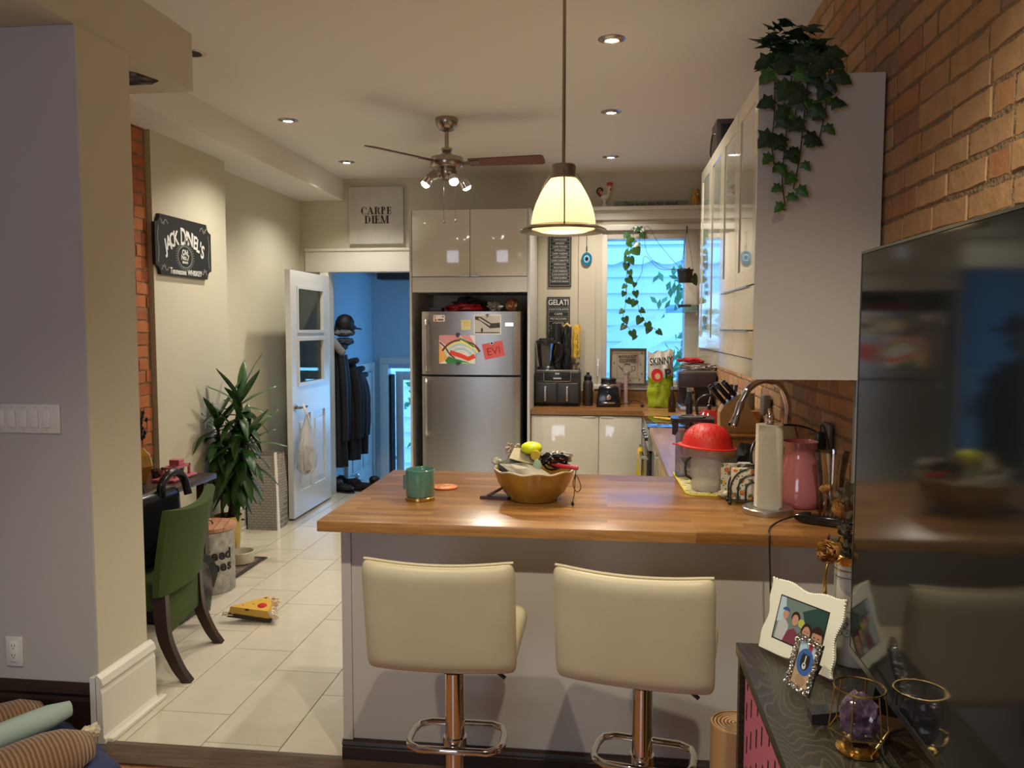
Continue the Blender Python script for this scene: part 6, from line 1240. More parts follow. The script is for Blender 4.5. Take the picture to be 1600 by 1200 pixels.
MJt = MJ @ Matrix.Translation((0, 0, 0.0222))
text('Old', 0.046, chalk, MJt @ Matrix.Translation((0, -0.028, 0)), jd, weight=0.001); text('No.7', 0.046, chalk, MJt @ Matrix.Translation((0, -0.060, 0)), jd, weight=0.001); text('BRAND', 0.020, chalk, MJt @ Matrix.Translation((0, -0.090, 0)), jd, weight=0.0006)
text('Tennessee', 0.052, chalk, MJt @ Matrix.Translation((-0.085, -0.152, 0)), jd, weight=0.001, sx=0.85); text('WHISKEY', 0.046, chalk, MJt @ Matrix.Translation((0.115, -0.152, 0)), jd, weight=0.001, sx=0.9)
# light switches and outlet on the near left wall
sw = thing('light_switch', 'white wall plate with five rocker switches on the near left wall', 'light switch', (-2.16, 2.76, 1.24))
bx('plate', -2.335, 2.752, 1.190, -2.038, 2.7595, 1.300, white_p, sw, bev=0.003)
for i in range(5): 
    x = -2.306+0.0465*i+0.012
    b = bm_new(); box(b, x, 2.747, 1.212, x+0.031, 2.753, 1.278, 0.002)
    for v in b.verts:
        if v.co.z > 1.245 and v.co.y < 2.75: v.co.y -= 0.003*(1 if i % 2 else -0.5)
    obj('rocker', b, mat('white rocker', (0.78, 0.76, 0.73), 0.3), sw, True)
b = bm_new(); [lathe(b, [(0.0025, 0), (0.002, 0.0015)], seg=8, mtx=basis((-2.29+0.0465*i+0.012, 2.7515, z), *FACE)) for i in range(5) for z in (1.202, 1.288)]; obj('screw', b, mat('screw heads', (0.5, 0.48, 0.45), 0.4), sw)
ou = thing('wall_outlet', 'white double wall outlet low on the near left wall', 'outlet', (-2.265, 2.76, 0.34))
bx('plate', -2.302, 2.753, 0.281, -2.232, 2.7595, 0.398, white_p, ou, bev=0.003); bx('sockets', -2.284, 2.749, 0.300, -2.250, 2.7535, 0.380, mat('socket white', (0.80, 0.78, 0.74), 0.3), ou, bev=0.002)
b = bm_new()
for zc_ in (0.322, 0.360):
    for dx in (-0.006, 0.006): box(b, -2.267+dx-0.001, 2.7482, zc_, -2.267+dx+0.001, 2.7492, zc_+0.009)
    lathe(b, [(0.0022, 0), (0.0022, 0.0006)], seg=8, mtx=basis((-2.267, 2.749, zc_-0.006), *FACE))
obj('slots', b, ink, ou)
# dog bed
db = thing('dog_bed', 'navy dog bed with torn brown corduroy bolsters on the wood floor', 'dog bed', (-2.17, 2.28, -0.03), math.radians(57))
navy = mat('navy canvas', (0.025, 0.035, 0.095), 0.85, bump=0.2, bscale=40); cord_m = mat('brown corduroy', (0.26, 0.135, 0.055), 0.9, sheen=0.3)
nt = cord_m.node_tree; wv_ = nt.nodes.new('ShaderNodeTexWave'); wv_.inputs['Scale'].default_value = 22; wv_.bands_direction = 'X'; wv_.inputs['Distortion'].default_value = 1.0; tc = nt.nodes.new('ShaderNodeTexCoord'); bp = nt.nodes.new('ShaderNodeBump'); bp.inputs['Strength'].default_value = 0.8; bp.inputs['Distance'].default_value = 0.006
rm = nt.nodes.new('ShaderNodeValToRGB'); rm.color_ramp.elements[0].color = (0.14, 0.065, 0.028, 1); rm.color_ramp.elements[1].color = (0.30, 0.165, 0.072, 1)
nt.links.new(tc.outputs['Object'], wv_.inputs[0]); nt.links.new(wv_.outputs[0], bp.inputs['Height']); nt.links.new(bp.outputs[0], nt.nodes['Principled BSDF'].inputs['Normal']); nt.links.new(wv_.outputs[0], rm.inputs[0]); nt.links.new(rm.outputs[0], nt.nodes['Principled BSDF'].inputs['Base Color'])
def soft_bar(p, q, r, m, name, parent, flat=0.85, seed=0, sub=12):
    from mathutils import noise
    b = bm_new(); P = [Vector(p).lerp(Vector(q), i/sub) for i in range(sub+1)]
    tube(b, P, [r*(0.55 if i in (0, sub) else 0.9 if i in (1, sub-1) else 1) for i in range(sub+1)], 18)
    for v in b.verts:
        v.co.z = p[2]+(v.co.z-p[2])*flat; v.co += v.co.normalized()*noise.noise(v.co*9+Vector((seed, 0, 0)))*0.012
    return obj(name, b, m, parent, True, local=True, angle=80)
b = bm_new(); box(b, -0.44, -0.36, 0.0, 0.44, 0.26, 0.14, 0.05, 4)
for v in b.verts: v.co.x *= 1+0.03*math.sin(v.co.z*20)
obj('base', b, navy, db, True, local=True, angle=70)
soft_bar((-0.40, -0.25, 0.185), (0.375, -0.25, 0.195), 0.105, cord_m, 'front_bolster', db, 0.8, 1); soft_bar((-0.40, 0.17, 0.175), (0.38, 0.17, 0.18), 0.085, cord_m, 'back_bolster', db, 0.8, 2)
soft_bar((0.405, -0.22, 0.075), (0.405, 0.16, 0.075), 0.062, navy, 'side_bolster', db, 1.0, 3)
rr = random.Random(3); stf = mat('white stuffing', (0.62, 0.55, 0.42), 0.95)
for c_ in ((0.385, -0.235, 0.225), (0.15, -0.358, 0.135), (0.29, -0.36, 0.105), (0.40, -0.30, 0.08)):
    b = bm_new(); lump(b, c_, (0.030, 0.016, 0.024), rr.randint(0, 99), 0.35); obj('stuffing', b, stf, db, True, local=True)
soft_bar((-0.42, -0.07, 0.215), (0.40, -0.02, 0.235), 0.050, mat('pale teal fleece', (0.33, 0.42, 0.38), 0.95), 'teal_lining', db, 0.9, 5)
# desk
dw = mat('dark walnut desk', (0.045, 0.024, 0.018), 0.3)
dk_ = thing('desk', 'dark wooden desk against the left wall behind the green chair', 'desk', (-2.49, 3.75, 0))
bx('top', -2.705, 3.09, 0.715, -2.25, 4.35, 0.745, dw, dk_, bev=0.003)
for x, y in ((-2.30, 4.27), (-2.68, 4.27), (-2.30, 3.118), (-2.68, 3.118)):
    b = bm_new(); box(b, x-0.022, y-0.022, 0, x+0.022, y+0.022, 0.714); obj('leg', b, dw, dk_)
# green chair, facing the wall
gm = mat('moss green upholstery', (0.040, 0.075, 0.008), 0.85, bump=0.2, bscale=120)
ch_ = thing('green_chair', 'moss green upholstered armless chair with dark flared legs in front of the desk', 'chair', (-2.045, 3.49, 0), math.radians(100))
b = bm_new(); nx, nz = 16, 14
def CB(u, v, s):
    x = (u-.5)*(0.54+0.06*v); cu = 0.055*(1-(2*u-1)**2); y = -0.03-0.065*v**1.3-cu*0.8; ed = 1-max(0, abs(2*u-1)-.88)/.12*.5; top = 0.03*(2*u-1)**2*v
    return Vector((x, y+s*0.028*ed, 0.40+0.365*v+top))
F = [[b.verts.new(CB(i/nx, j/nz, -1)) for j in range(nz+1)] for i in range(nx+1)]; B = [[b.verts.new(CB(i/nx, j/nz, 1)) for j in range(nz+1)] for i in range(nx+1)]
for i in range(nx):
    for j in range(nz): b.faces.new((F[i][j], F[i+1][j], F[i+1][j+1], F[i][j+1])); b.faces.new((B[i][j], B[i][j+1], B[i+1][j+1], B[i+1][j]))
for i in range(nx): b.faces.new((F[i][0], B[i][0], B[i+1][0], F[i+1][0])); b.faces.new((F[i][nz], F[i+1][nz], B[i+1][nz], B[i][nz]))
for j in range(nz): b.faces.new((F[0][j], F[0][j+1], B[0][j+1], B[0][j])); b.faces.new((F[nx][j], B[nx][j], B[nx][j+1], F[nx][j+1]))
obj('backrest', b, gm, ch_, True, local=True, angle=50)
b = bm_new(); box(b, -0.24, -0.05, 0.32, 0.24, 0.42, 0.46, 0.03, 3); obj('seat', b, gm, ch_, True, local=True)
b = bm_new(); box(b, -0.235, -0.055, 0.20, 0.235, -0.035, 0.40, 0.004); obj('back_skirt', b, gm, ch_, True, local=True)
for s in (-1, 1):
    b = bm_new(); P = smooth_pts([(s*0.225, -0.03, 0.45), (s*0.225, -0.035, 0.34), (s*0.225, -0.05, 0.20), (s*0.225, -0.10, 0.07), (s*0.225, -0.145, 0.0)], 4)
    for a, c in zip(P, P[1:]):
        vs_ = []
        for q, w_ in ((a, 0.032-0.012*(0.45-a.z)/0.45), (c, 0.032-0.012*(0.45-c.z)/0.45)): vs_.append([b.verts.new(q+Vector((sx*0.022, sy*w_, 0))) for sx, sy in ((-1, -1), (1, -1), (1, 1), (-1, 1))])
        for i in range(4): j = (i+1) % 4; b.faces.new((vs_[0][i], vs_[0][j], vs_[1][j], vs_[1][i]))
        if a is P[0]: b.faces.new(vs_[0])
        if c is P[-1]: b.faces.new(vs_[1])
    bmesh.ops.remove_doubles(b, verts=b.verts, dist=0.0001); obj('leg', b, dark_wood, ch_, True, local=True)
    b = bm_new(); prism(b, [(s*0.21-0.022, 0.36), (s*0.21+0.022, 0.36), (s*0.21+0.022, 0.41), (s*0.21-0.022, 0.41)], 0.0, 0.33); obj('leg', b, dark_wood, ch_, local=True)
hb = thing('handbag', 'black leather handbag with looped handles behind the green chair back', 'bag', (-2.175, 3.52, 0.465), math.radians(84))
lth = mat('black leather', (0.012, 0.012, 0.015), 0.22)
b = bm_new(); 
for v in box(b, -0.19, -0.08, 0, 0.19, 0.08, 0.345, 0.045, 4): v.co.y *= 1-0.25*v.co.z/0.33
lump_ = None; obj('body', b, lth, hb, True, local=True, angle=70)
for y_, c_ in ((-0.05, 0.13), (0.03, -0.10)):
    b = bm_new(); P = smooth_pts([(c_-0.09, y_, 0.31), (c_-0.085, y_, 0.37), (c_-0.03, y_, 0.410), (c_+0.03, y_, 0.410), (c_+0.085, y_, 0.37), (c_+0.09, y_-0.02, 0.29)], 5); tube(b, P, 0.020, 10)
    for v in b.verts: pass
    obj('handle', b, lth, hb, True, local=True)
# things on the desk
gv = thing('candle_vase', 'faceted amber glass vase with dark dried sprigs on the desk', 'vase', (-2.53, 4.02, 0.746))
b = bm_new(); lathe(b, [(0.045, 0), (0.085, 0.09), (0.070, 0.15), (0.035, 0.185)], seg=6); obj('body', b, mat('amber glass', (0.50, 0.26, 0.03), 0.08, trans=0.45), gv, local=True)
b = bm_new(); rr = random.Random(6)
for k in range(16):
    a = rr.random()*6.28; top = Vector((0.07*math.cos(a)*rr.random(), 0.06*math.sin(a)*rr.random(), rr.uniform(0.27, 0.42))); P = smooth_pts([(0, 0, 0.15), (top.x*0.4, top.y*0.4, 0.25), top], 4); tube(b, P, 0.002, 5)
    for q in range(5):
        p = P[4+q % 4]+Vector((rr.uniform(-.02, .02), rr.uniform(-.02, .02), rr.uniform(-.01, .02))); lump(b, p, (0.010, 0.004, 0.014), q, 0.2, sub=1)
obj('sprigs', b, mat('blue black dried leaves', (0.035, 0.045, 0.06), 0.7), gv, local=True)
pc = bm_new(); box(pc, -2.46, 4.03, 0.747, -2.33, 4.28, 0.762, 0.006); q = tag(obj('pink_tray', pc, mat('salmon pink plastic', (0.52, 0.12, 0.15), 0.3), smooth=True), 'salmon pink tray lying on the desk', 'tray')
pst = thing('pink_organizer', 'salmon pink open frame stand on the pink tray', 'desk organizer', (-2.39, 4.16, 0.763)); pkm = mat('salmon pink frame', (0.50, 0.14, 0.17), 0.3)
b = bm_new()
for dy in (-0.075, 0.075):
    for dx in (-0.035, 0.035): box(b, dx-0.006, dy-0.006, 0, dx+0.006, dy+0.006, 0.055)
box(b, -0.041, -0.081, 0.045, 0.041, -0.069, 0.057); box(b, -0.041, 0.069, 0.045, 0.041, 0.081, 0.057); box(b, -0.041, -0.081, 0.045, -0.029, 0.081, 0.057); box(b, 0.029, -0.081, 0.045, 0.041, 0.081, 0.057); box(b, -0.03, -0.02, 0.0575, 0.03, 0.035, 0.09, 0.004)
obj('frame', b, pkm, pst, local=True)
for i, (x, y, lb) in enumerate(((-2.50, 4.17, 'small clear grey dish on the desk left of the pink stand'), (-2.47, 4.31, 'small clear grey tumbler at the far end of the desk'))):
    b = bm_new(); lathe(b, [(0, 0), (0.035, 0), (0.042, 0.045), (0.039, 0.045), (0.033, 0.005), (0, 0.005)], (x, y, 0.747), 20); tag(obj('glass_dish' if i == 0 else 'glass_tumbler', b, pane_mat('smoke glass %d' % i, (0.55, 0.56, 0.52), 0.3), smooth=True), lb, 'dish' if i == 0 else 'glass')
# galvanised bin
fb = thing('feed_bin', 'galvanised round bin with slatted wooden lid and black lettering', 'bin', (-2.40, 4.52, 0))
galv = mat('galvanised steel', (0.30, 0.30, 0.28), 0.42, 0.75, col2=(0.48, 0.48, 0.45), nscale=26)
b = bm_new(); lathe(b, [(0, 0.002), (0.147, 0.002), (0.150, 0.008), (0.150, 0.365), (0.154, 0.370), (0.150, 0.375), (0, 0.375)], seg=48); obj('body', b, galv, fb, True, local=True)
b = bm_new()
for k in range(6):
    y0 = -0.158+0.0527*k; y1 = y0+0.049; cuts = []
    ya, yb_ = y0, y1
    pts_ = []
    for i in range(7):
        y = ya+(yb_-ya)*i/6; xx = math.sqrt(max(0, 0.160**2-y*y)); pts_.append((xx, y))
    prism(b, pts_+[(-x, y) for x, y in pts_[::-1]], 0.376, 0.398, Matrix.Rotation(PI/2+0.3, 4, 'Z'))
obj('lid', b, island_mat('reddish lid slats', [(0.38, 0.17, 0.10), (0.55, 0.30, 0.18), (0.45, 0.21, 0.12)], 0.4, 0.1, 20, (10, 1, 10)), fb, local=True)
b = bm_new(); tube(b, [(-0.03, 0, 0.40), (-0.02, 0, 0.42), (0.02, 0, 0.42), (0.03, 0, 0.40)], 0.006); obj('lid_handle', b, chrome, fb, True, local=True)
for s_, z_ in (('Feed', 0.235), ('Trees', 0.165)):
    tot = len(s_)
    for i, ch in enumerate(s_):
        a = math.radians(-68+17*i+(0 if s_ == 'Feed' else -14)); nrm = Vector((math.cos(a), math.sin(a), 0)); p = Vector((-2.40, 4.52, z_))+nrm*0.1505
        text(ch, 0.085, ink, basis(p, (-math.sin(a), math.cos(a), 0), nrm), fb, weight=0.003)
bb_ = thing('black_tote', 'black bag on the floor under the desk in front of the galvanised bin', 'bag', (-2.355, 4.07, 0))
b = bm_new(); box(b, -0.13, -0.16, 0, 0.11, 0.15, 0.27, 0.03, 3); obj('body', b, mat('black shiny fabric', (0.010, 0.010, 0.011), 0.4), bb_, True, local=True)
b = bm_new(); [tube(b, smooth_pts([(-0.08, y_-0.08, 0.26), (-0.04, y_-0.04, 0.31), (0.02, y_+0.02, 0.31), (0.05, y_+0.05, 0.25)], 5), 0.008) for y_ in (-0.02, 0.05)]; obj('handle', b, black, bb_, True, local=True)
def ribbon(pts, w, m, name, label, cat, up=(0, 0, 1), th=0.006):
    b = bm_new(); P = smooth_pts(pts, 6); rows = []
    for i, p in enumerate(P):
        t = (P[min(i+1, len(P)-1)]-P[max(i-1, 0)]).normalized(); s = t.cross(Vector(up)); s = s.normalized() if s.length > 1e-3 else Vector((0, 1, 0))
        rows.append([b.verts.new(p+s*w*(k/3-.5)+Vector((0, 0, 0.004*math.sin(k*2+i*0.7)))) for k in range(4)])
    for a, c in zip(rows, rows[1:]):
        for k in range(3): b.faces.new((a[k], a[k+1], c[k+1], c[k]))
    bmesh.ops.solidify(b, geom=b.faces[:], thickness=th); return tag(obj(name, b, m, smooth=True, angle=70), label, cat)
ribbon([(-2.31, 4.02, 0.285), (-2.26, 4.04, 0.305), (-2.175, 4.02, 0.275), (-2.150, 4.00, 0.18), (-2.155, 3.98, 0.07)], 0.08, mat('white and grey scarf', (0.60, 0.58, 0.54), 0.9, col2=(0.20, 0.20, 0.21), nscale=9), 'scarf', 'white and grey scarf draped over the black bag under the desk', 'scarf', (0, 1, 0.2))
ribbon([(-2.33, 4.13, 0.29), (-2.26, 4.15, 0.32), (-2.20, 4.16, 0.27), (-2.18, 4.15, 0.22), (-2.195, 4.13, 0.15)], 0.05, mat('grey knit', (0.20, 0.20, 0.20), 0.95), 'grey_sleeve', 'grey knitted sleeve hanging from the black bag beside the bin', 'garment', (0, 1, 0.2))
# pet mat, bowl
b = bm_new(); prism(b, [(-2.80, 4.70), (-2.34, 4.70), (-2.32, 5.17), (-2.78, 5.17)], 0.0005, 0.008)
for v in b.verts: v.co.x = max(v.co.x, -2.50)
pm = tag(obj('pet_mat', b, mat('brown patterned mat', (0.10, 0.065, 0.05), 0.85, col2=(0.22, 0.15, 0.11), nscale=12)), 'dark brown patterned pet mat beside the bin', 'mat')
b = bm_new(); 
for a in ((-2.50, 4.70, -2.34, 4.72), (-2.50, 5.145, -2.322, 5.17), (-2.355, 4.72, -2.325, 5.16)): box(b, a[0], a[1], 0.008, a[2], a[3], 0.010)
obj('border', b, mat('dark mat border', (0.045, 0.032, 0.028), 0.85), pm)
b = bm_new(); lathe(b, [(0, 0), (0.080, 0), (0.086, 0.006), (0.088, 0.075), (0.083, 0.078), (0.079, 0.07), (0.074, 0.02), (0, 0.016)], (-2.445, 5.03, 0.0105), 32)
tag(obj('pet_bowl', b, mat('cream ceramic bowl', (0.58, 0.52, 0.40), 0.3), smooth=True), 'cream ceramic pet bowl on the brown mat', 'bowl')
# dracaena
dr_ = thing('dracaena_plant', 'tall leafy dracaena in a gold pot by the left wall', 'plant', (-2.590, 5.15, 0))
b = bm_new(); lathe(b, [(0, 0), (0.066, 0), (0.070, 0.01), (0.092, 0.29), (0.094, 0.30), (0.089, 0.30), (0.085, 0.26), (0, 0.26)], seg=36); obj('pot', b, mat('gold painted pot', (0.56, 0.42, 0.12), 0.3, 0.7), dr_, True, local=True)
b = bm_new(); lathe(b, [(0, 0.262), (0.083, 0.262)], seg=24); lump(b, (0, 0, 0.262), (0.08, 0.08, 0.012), 3, 0.3); obj('soil', b, mat('dark soil', (0.02, 0.014, 0.01), 0.95), dr_, True, local=True)
canes = [((-0.03, -0.02), (-0.02, -0.08), 0.98), ((0.02, 0.01), (0.12, -0.02), 1.12), ((0.035, -0.03), (0.17, -0.06), 0.86), ((-0.01, 0.02), (0.05, 0.05), 0.78)]
b = bm_new(); 
for (x0, y0), (x1, y1), h in canes: tube(b, smooth_pts([(x0, y0, 0.25), ((x0+x1)/2+0.01, (y0+y1)/2, (h+0.25)/2), (x1, y1, h)], 6), 0.011, 8)
obj('cane', b, mat('grey brown cane', (0.05, 0.042, 0.025), 0.8), dr_, True, local=True)
def strap_leaf(b, p, az, el, L, w, droop):
    n = 9; d_ = Vector((math.cos(az)*math.cos(el), math.sin(az)*math.cos(el), math.sin(el))); s = Vector((-math.sin(az), math.cos(az), 0)); q = Vector(p); rows = []
    for i in range(n+1):
        t = i/n; wd = w*(math.sin(PI*min(1, 0.10+t*0.9))**0.75)*(1 if t < .97 else 0.2); up = s.cross(d_).normalized()
        rows.append((b.verts.new(q-s*wd/2-up*-0.006), b.verts.new(q), b.verts.new(q+s*wd/2-up*-0.006)))
        d_ = (d_+Vector((0, 0, -droop/n))).normalized(); q = q+d_*L/n
    for a, c in zip(rows, rows[1:]): b.faces.new((a[0], a[1], c[1], c[0])); b.faces.new((a[1], a[2], c[2], c[1]))
rr = random.Random(21); b = bm_new()
for ci, ((x0, y0), (x1, y1), h) in enumerate(canes):
    nl = (38, 40, 36, 24)[ci]
    for i in range(nl):
        t = i/(nl-1); z = h-0.30*(1-t)*(1.35 if ci < 2 else 1); f = (z-0.25)/(h-0.25); az = i*2.4+ci; el = -0.55+1.75*t**2.2+rr.uniform(-.15, .15)
        L_ = rr.uniform(0.24, 0.34)*(0.85+0.15*t); a_ = Vector((x0+(x1-x0)*f, y0+(y1-y0)*f, z)); 
        if a_.x+math.cos(az)*L_*0.7 < -0.12: L_ *= 0.5
        strap_leaf(b, a_, az, el, L_, rr.uniform(0.052, 0.072), rr.uniform(1.0, 2.0) if t < .8 else rr.uniform(0.3, 0.9))
for v in b.verts: v.co.x = max(v.co.x, -0.092+0.004*math.sin(v.co.z*50)); v.co.z = max(v.co.z, 0.05)
obj('leaves', b, leaf_m, dr_, True, local=True, angle=80)
# paper sack and bags near the door
sk_ = thing('paper_sack', 'tall white brick-print paper sack standing by the open door', 'bag', (-2.69, 6.0, 0))
bp_m = mat('white brick print paper', (0.50, 0.47, 0.42), 0.8); nt = bp_m.node_tree; br2 = nt.nodes.new('ShaderNodeTexBrick'); tc = nt.nodes.new('ShaderNodeTexCoord'); mp = nt.nodes.new('ShaderNodeMapping'); mp.inputs['Rotation'].default_value = (PI/2, 0, 0)
br2.inputs['Color1'].default_value = (0.62, 0.58, 0.52, 1); br2.inputs['Color2'].default_value = (0.56, 0.52, 0.46, 1); br2.inputs['Mortar'].default_value = (0.33, 0.31, 0.28, 1); br2.inputs['Scale'].default_value = 12; br2.inputs['Mortar Size'].default_value = 0.03
nt.links.new(tc.outputs['Object'], mp.inputs[0]); nt.links.new(mp.outputs[0], br2.inputs[0]); nt.links.new(br2.outputs[0], nt.nodes['Principled BSDF'].inputs['Base Color'])
b = bm_new(); 
x0, x1, y0, y1, h = -0.115, 0.12, -0.10, 0.12, 0.59; V = lambda x, y, z: b.verts.new((x, y, z))
bt = [V(x0, y0, 0.001), V(x1, y0, 0.001), V(x1+.01, 0.0, 0.001), V(x1, y1, 0.001), V(x0, y1, 0.001)]; tp = [V(x0+.01, y0+.03, h), V(x1-.01, y0+.02, h-.01), V(x1-.05, 0.02, h-0.02), V(x1-.01, y1-.02, h), V(x0+.01, y1-.03, h+.01)]
md = [V(x0, y0, 0.3), V(x1+.005, y0-.005, 0.3), V(x1-.01, 0.01, 0.3), V(x1+.005, y1, 0.3), V(x0, y1, 0.3)]
b.faces.new(bt[::-1])
for a, c in ((bt, md), (md, tp)):
    for i in range(5): j = (i+1) % 5; b.faces.new((a[i], a[j], c[j], c[i]))
bmesh.ops.solidify(b, geom=b.faces[:], thickness=0.002); obj('body', b, bp_m, sk_, local=True)
b = bm_new(); prism(b, [(0.123, 0), (0.133, 0), (0.115, 0.61), (0.107, 0.61)], -0.095, -0.055, Matrix(((1, 0, 0, 0), (0, 0, 1, 0), (0, 1, 0, 0), (0, 0, 0, 1)))); obj('side_gusset', b, paper_m, sk_, local=True)
b = bm_new(); lump(b, (-2.71, 6.42, 0.24), (0.07, 0.13, 0.24), 14, 0.2); 
for v in b.verts: v.co.z = max(v.co.z, 0.001)
tag(obj('brown_bag', b, mat('crumpled brown bag', (0.20, 0.15, 0.09), 0.7, col2=(0.07, 0.06, 0.05), nscale=8), smooth=True), 'crumpled brown bag on the floor between the paper sack and the open door', 'bag')
gb = thing('shopping_bag', 'translucent white plastic shopping bag hanging from the door handle', 'bag', (-2.455, 6.27, 0.38))
def thin_bag_mat():
    m = bpy.data.materials.new('translucent white plastic'); m.use_nodes = True; nt = m.node_tree; p = nt.nodes['Principled BSDF']; p.inputs['Base Color'].default_value = (0.70, 0.68, 0.64, 1); p.inputs['Roughness'].default_value = 0.25
    t = nt.nodes.new('ShaderNodeBsdfTransparent'); mx = nt.nodes.new('ShaderNodeMixShader'); mx.inputs[0].default_value = 0.55; nt.links.new(t.outputs[0], mx.inputs[1]); nt.links.new(p.outputs[0], mx.inputs[2]); nt.links.new(mx.outputs[0], nt.nodes['Material Output'].inputs[0])
    return m
from mathutils import noise
b = bm_new(); n = 28; rows = []
prof = [(0.02, 0.0), (0.085, 0.012), (0.130, 0.06), (0.138, 0.14), (0.112, 0.26), (0.062, 0.38), (0.022, 0.47), (0.012, 0.50)]
for r, z in prof:
    rows.append([b.verts.new(Vector((r*0.45*math.cos(2*PI*i/n), r*math.sin(2*PI*i/n), z))*1.0+Vector((noise.noise(Vector((i*1.7, z*9, 1)))*0.018, noise.noise(Vector((i*1.3, z*7, 5)))*0.02, 0))) for i in range(n)])
for a, c in zip(rows, rows[1:]):
    for i in range(n): b.faces.new((a[i], a[(i+1) % n], c[(i+1) % n], c[i]))
b.faces.new(rows[0][::-1]); obj('film', b, thin_bag_mat(), gb, True, local=True, angle=80)
b = bm_new(); [tube(b, smooth_pts([(0.0, -0.01+dy, 0.47), (0.0, -0.02+dy, 0.52), (-0.03, 0.0+dy, 0.575), (-0.035, 0.03+dy, 0.57)], 4), 0.006, 6) for dy in (0, 0.02)]; obj('handles', b, mat('white bag handle', (0.68, 0.66, 0.62), 0.4), gb, True, local=True)
b = bm_new(); rr = random.Random(31)
for k in range(12): lump(b, (rr.uniform(-.02, .02), rr.uniform(-.07, .07), rr.uniform(0.04, 0.22)), (0.022, 0.035, 0.028), k, 0.3, sub=2)
obj('contents', b, mat('mixed grey contents', (0.45, 0.42, 0.38), 0.6, col2=(0.07, 0.08, 0.06), nscale=22), gb, True, local=True)
bpy.data.objects['door_handle'].location = (0, 0, 0)
# pizza toy
pz = thing('pizza_toy', 'chewed plush pizza slice dog toy lying on the tiled floor', 'dog toy', (-1.905, 4.06, 0), math.radians(20))
TILT = Matrix.Translation((0, 0, 0.028)) @ Matrix.Rotation(math.radians(17), 4, 'X')
b = bm_new(); prism(b, [(-0.14, -0.005), (0.09, -0.085), (0.11, 0.0), (0.085, 0.085)], 0, 0.022); obj('base', b, mat('dark brown plush', (0.05, 0.03, 0.02), 0.95), pz, local=True)
b = bm_new(); prism(b, [(-0.13, 0.0), (0.085, -0.080), (0.105, 0.0), (0.08, 0.082)], 0.0225, 0.050)
for v in b.verts:
    if v.co.z > 0.04: v.co *= 1; v.co.x *= 0.92; v.co.y *= 0.85; v.co.z += 0.012
obj('cheese', b, mat('yellow plush cheese', (0.60, 0.36, 0.06), 0.95, bump=0.5, bscale=60), pz, local=True)
b = bm_new(); sphere(b, (0.045, -0.012, 0.056), 0.030, 16, (1, 0.9, 0.4)); sphere(b, (-0.055, 0.004, 0.056), 0.016, 12, (1.2, 0.9, 0.4)); obj('pepperoni', b, mat('red felt', (0.48, 0.02, 0.015), 0.95), pz, True, local=True)
b = bm_new(); [sphere(b, p, 0.011, 10, (1.3, 0.8, 0.5)) for p in ((-0.01, 0.035, 0.056), (-0.03, -0.028, 0.055), (0.06, 0.055, 0.058))]; obj('olive', b, blackmatte, pz, True, local=True)
b = bm_new(); sphere(b, (0.0, 0.008, 0.057), 0.018, 12, (1.4, 0.7, 0.3)); obj('pepper', b, mat('green felt', (0.14, 0.20, 0.03), 0.95), pz, True, local=True)
b = bm_new(); [lump(b, (0.10+rr.uniform(-.01, .015), -0.085+0.015*k, 0.035+rr.uniform(-.01, .01)), (0.018, 0.013, 0.016), k, 0.4, sub=2) for k in range(12)]; [lump(b, (-0.13+rr.uniform(-.02, .02), rr.uniform(-.015, .015), 0.015), (0.022, 0.007, 0.008), k, 0.4, sub=2) for k in range(5)]; obj('frayed_crust', b, mat('frayed tan plush', (0.50, 0.33, 0.18), 0.95, col2=(0.68, 0.62, 0.52), nscale=18), pz, True, local=True)
PZ = [o_ for o_ in bpy.data.objects if o_.parent == pz]
for q_ in PZ: q_.data.transform(TILT)
for q_ in PZ:
    for v in q_.data.vertices: v.co.z = max(v.co.z, 0.002)
# coats and hats in the entry
def coat(x, y, ztop, L, w, dep, m, label, seed, sleeve=True):
    t = thing('coat', label, 'coat', (x, y, ztop-L), 0); b = bm_new(); n = 26; rows = []
    prof = [(0.30, 1.0), (0.62, 0.965), (0.85, 0.90), (0.92, 0.75), (0.88, 0.55), (0.95, 0.30), (1.02, 0.12), (0.98, 0.0)]
    for r, v in prof:
        row = []
        for i in range(n):
            a = 2*PI*i/n; nn = 0.22*noise.noise(Vector((math.cos(a)*1.6, math.sin(a)*1.6, v*3+seed*5)))+0.11*math.sin(a*6+seed+v*2+noise.noise(Vector((v*4, seed, 0)))*3)*(1-v*0.7)
            row.append(b.verts.new((dep/2*r*(1+nn)*math.cos(a), w/2*r*(1+nn)*math.sin(a), v*L)))
        rows.append(row)
    for a_, c_ in zip(rows, rows[1:]):
        for i in range(n): b.faces.new((a_[i], c_[i], c_[(i+1) % n], a_[(i+1) % n]))
    b.faces.new(rows[0]); b.faces.new(rows[-1]); obj('body', b, m, t, True, local=True, angle=80)
    if sleeve:
        for s in (-1, 1):
            b = bm_new(); tube(b, smooth_pts([(0.04, s*w*0.22, L*0.93), (dep*0.38, s*w*0.26, L*0.75), (dep*0.45, s*w*0.26, L*0.45), (dep*0.40, s*w*0.24, L*0.22)], 5), [0.042]*8+[0.036]*8, 12); obj('sleeve', b, m, t, True, local=True, angle=80)
    b = bm_new(); tube(b, smooth_pts([(-0.03, -0.09, L*0.97), (0.05, -0.05, L*1.0), (0.06, 0.05, L*1.0), (-0.03, 0.09, L*0.97)], 4), 0.028, 10); obj('collar', b, m, t, True, local=True)
    return t
ck = [mat('black nylon', (0.003, 0.003, 0.004), 0.6), mat('charcoal wool', (0.006, 0.006, 0.008), 0.9), mat('navy cloth', (0.004, 0.006, 0.012), 0.8), mat('dark slate jacket', (0.008, 0.012, 0.018), 0.7)]
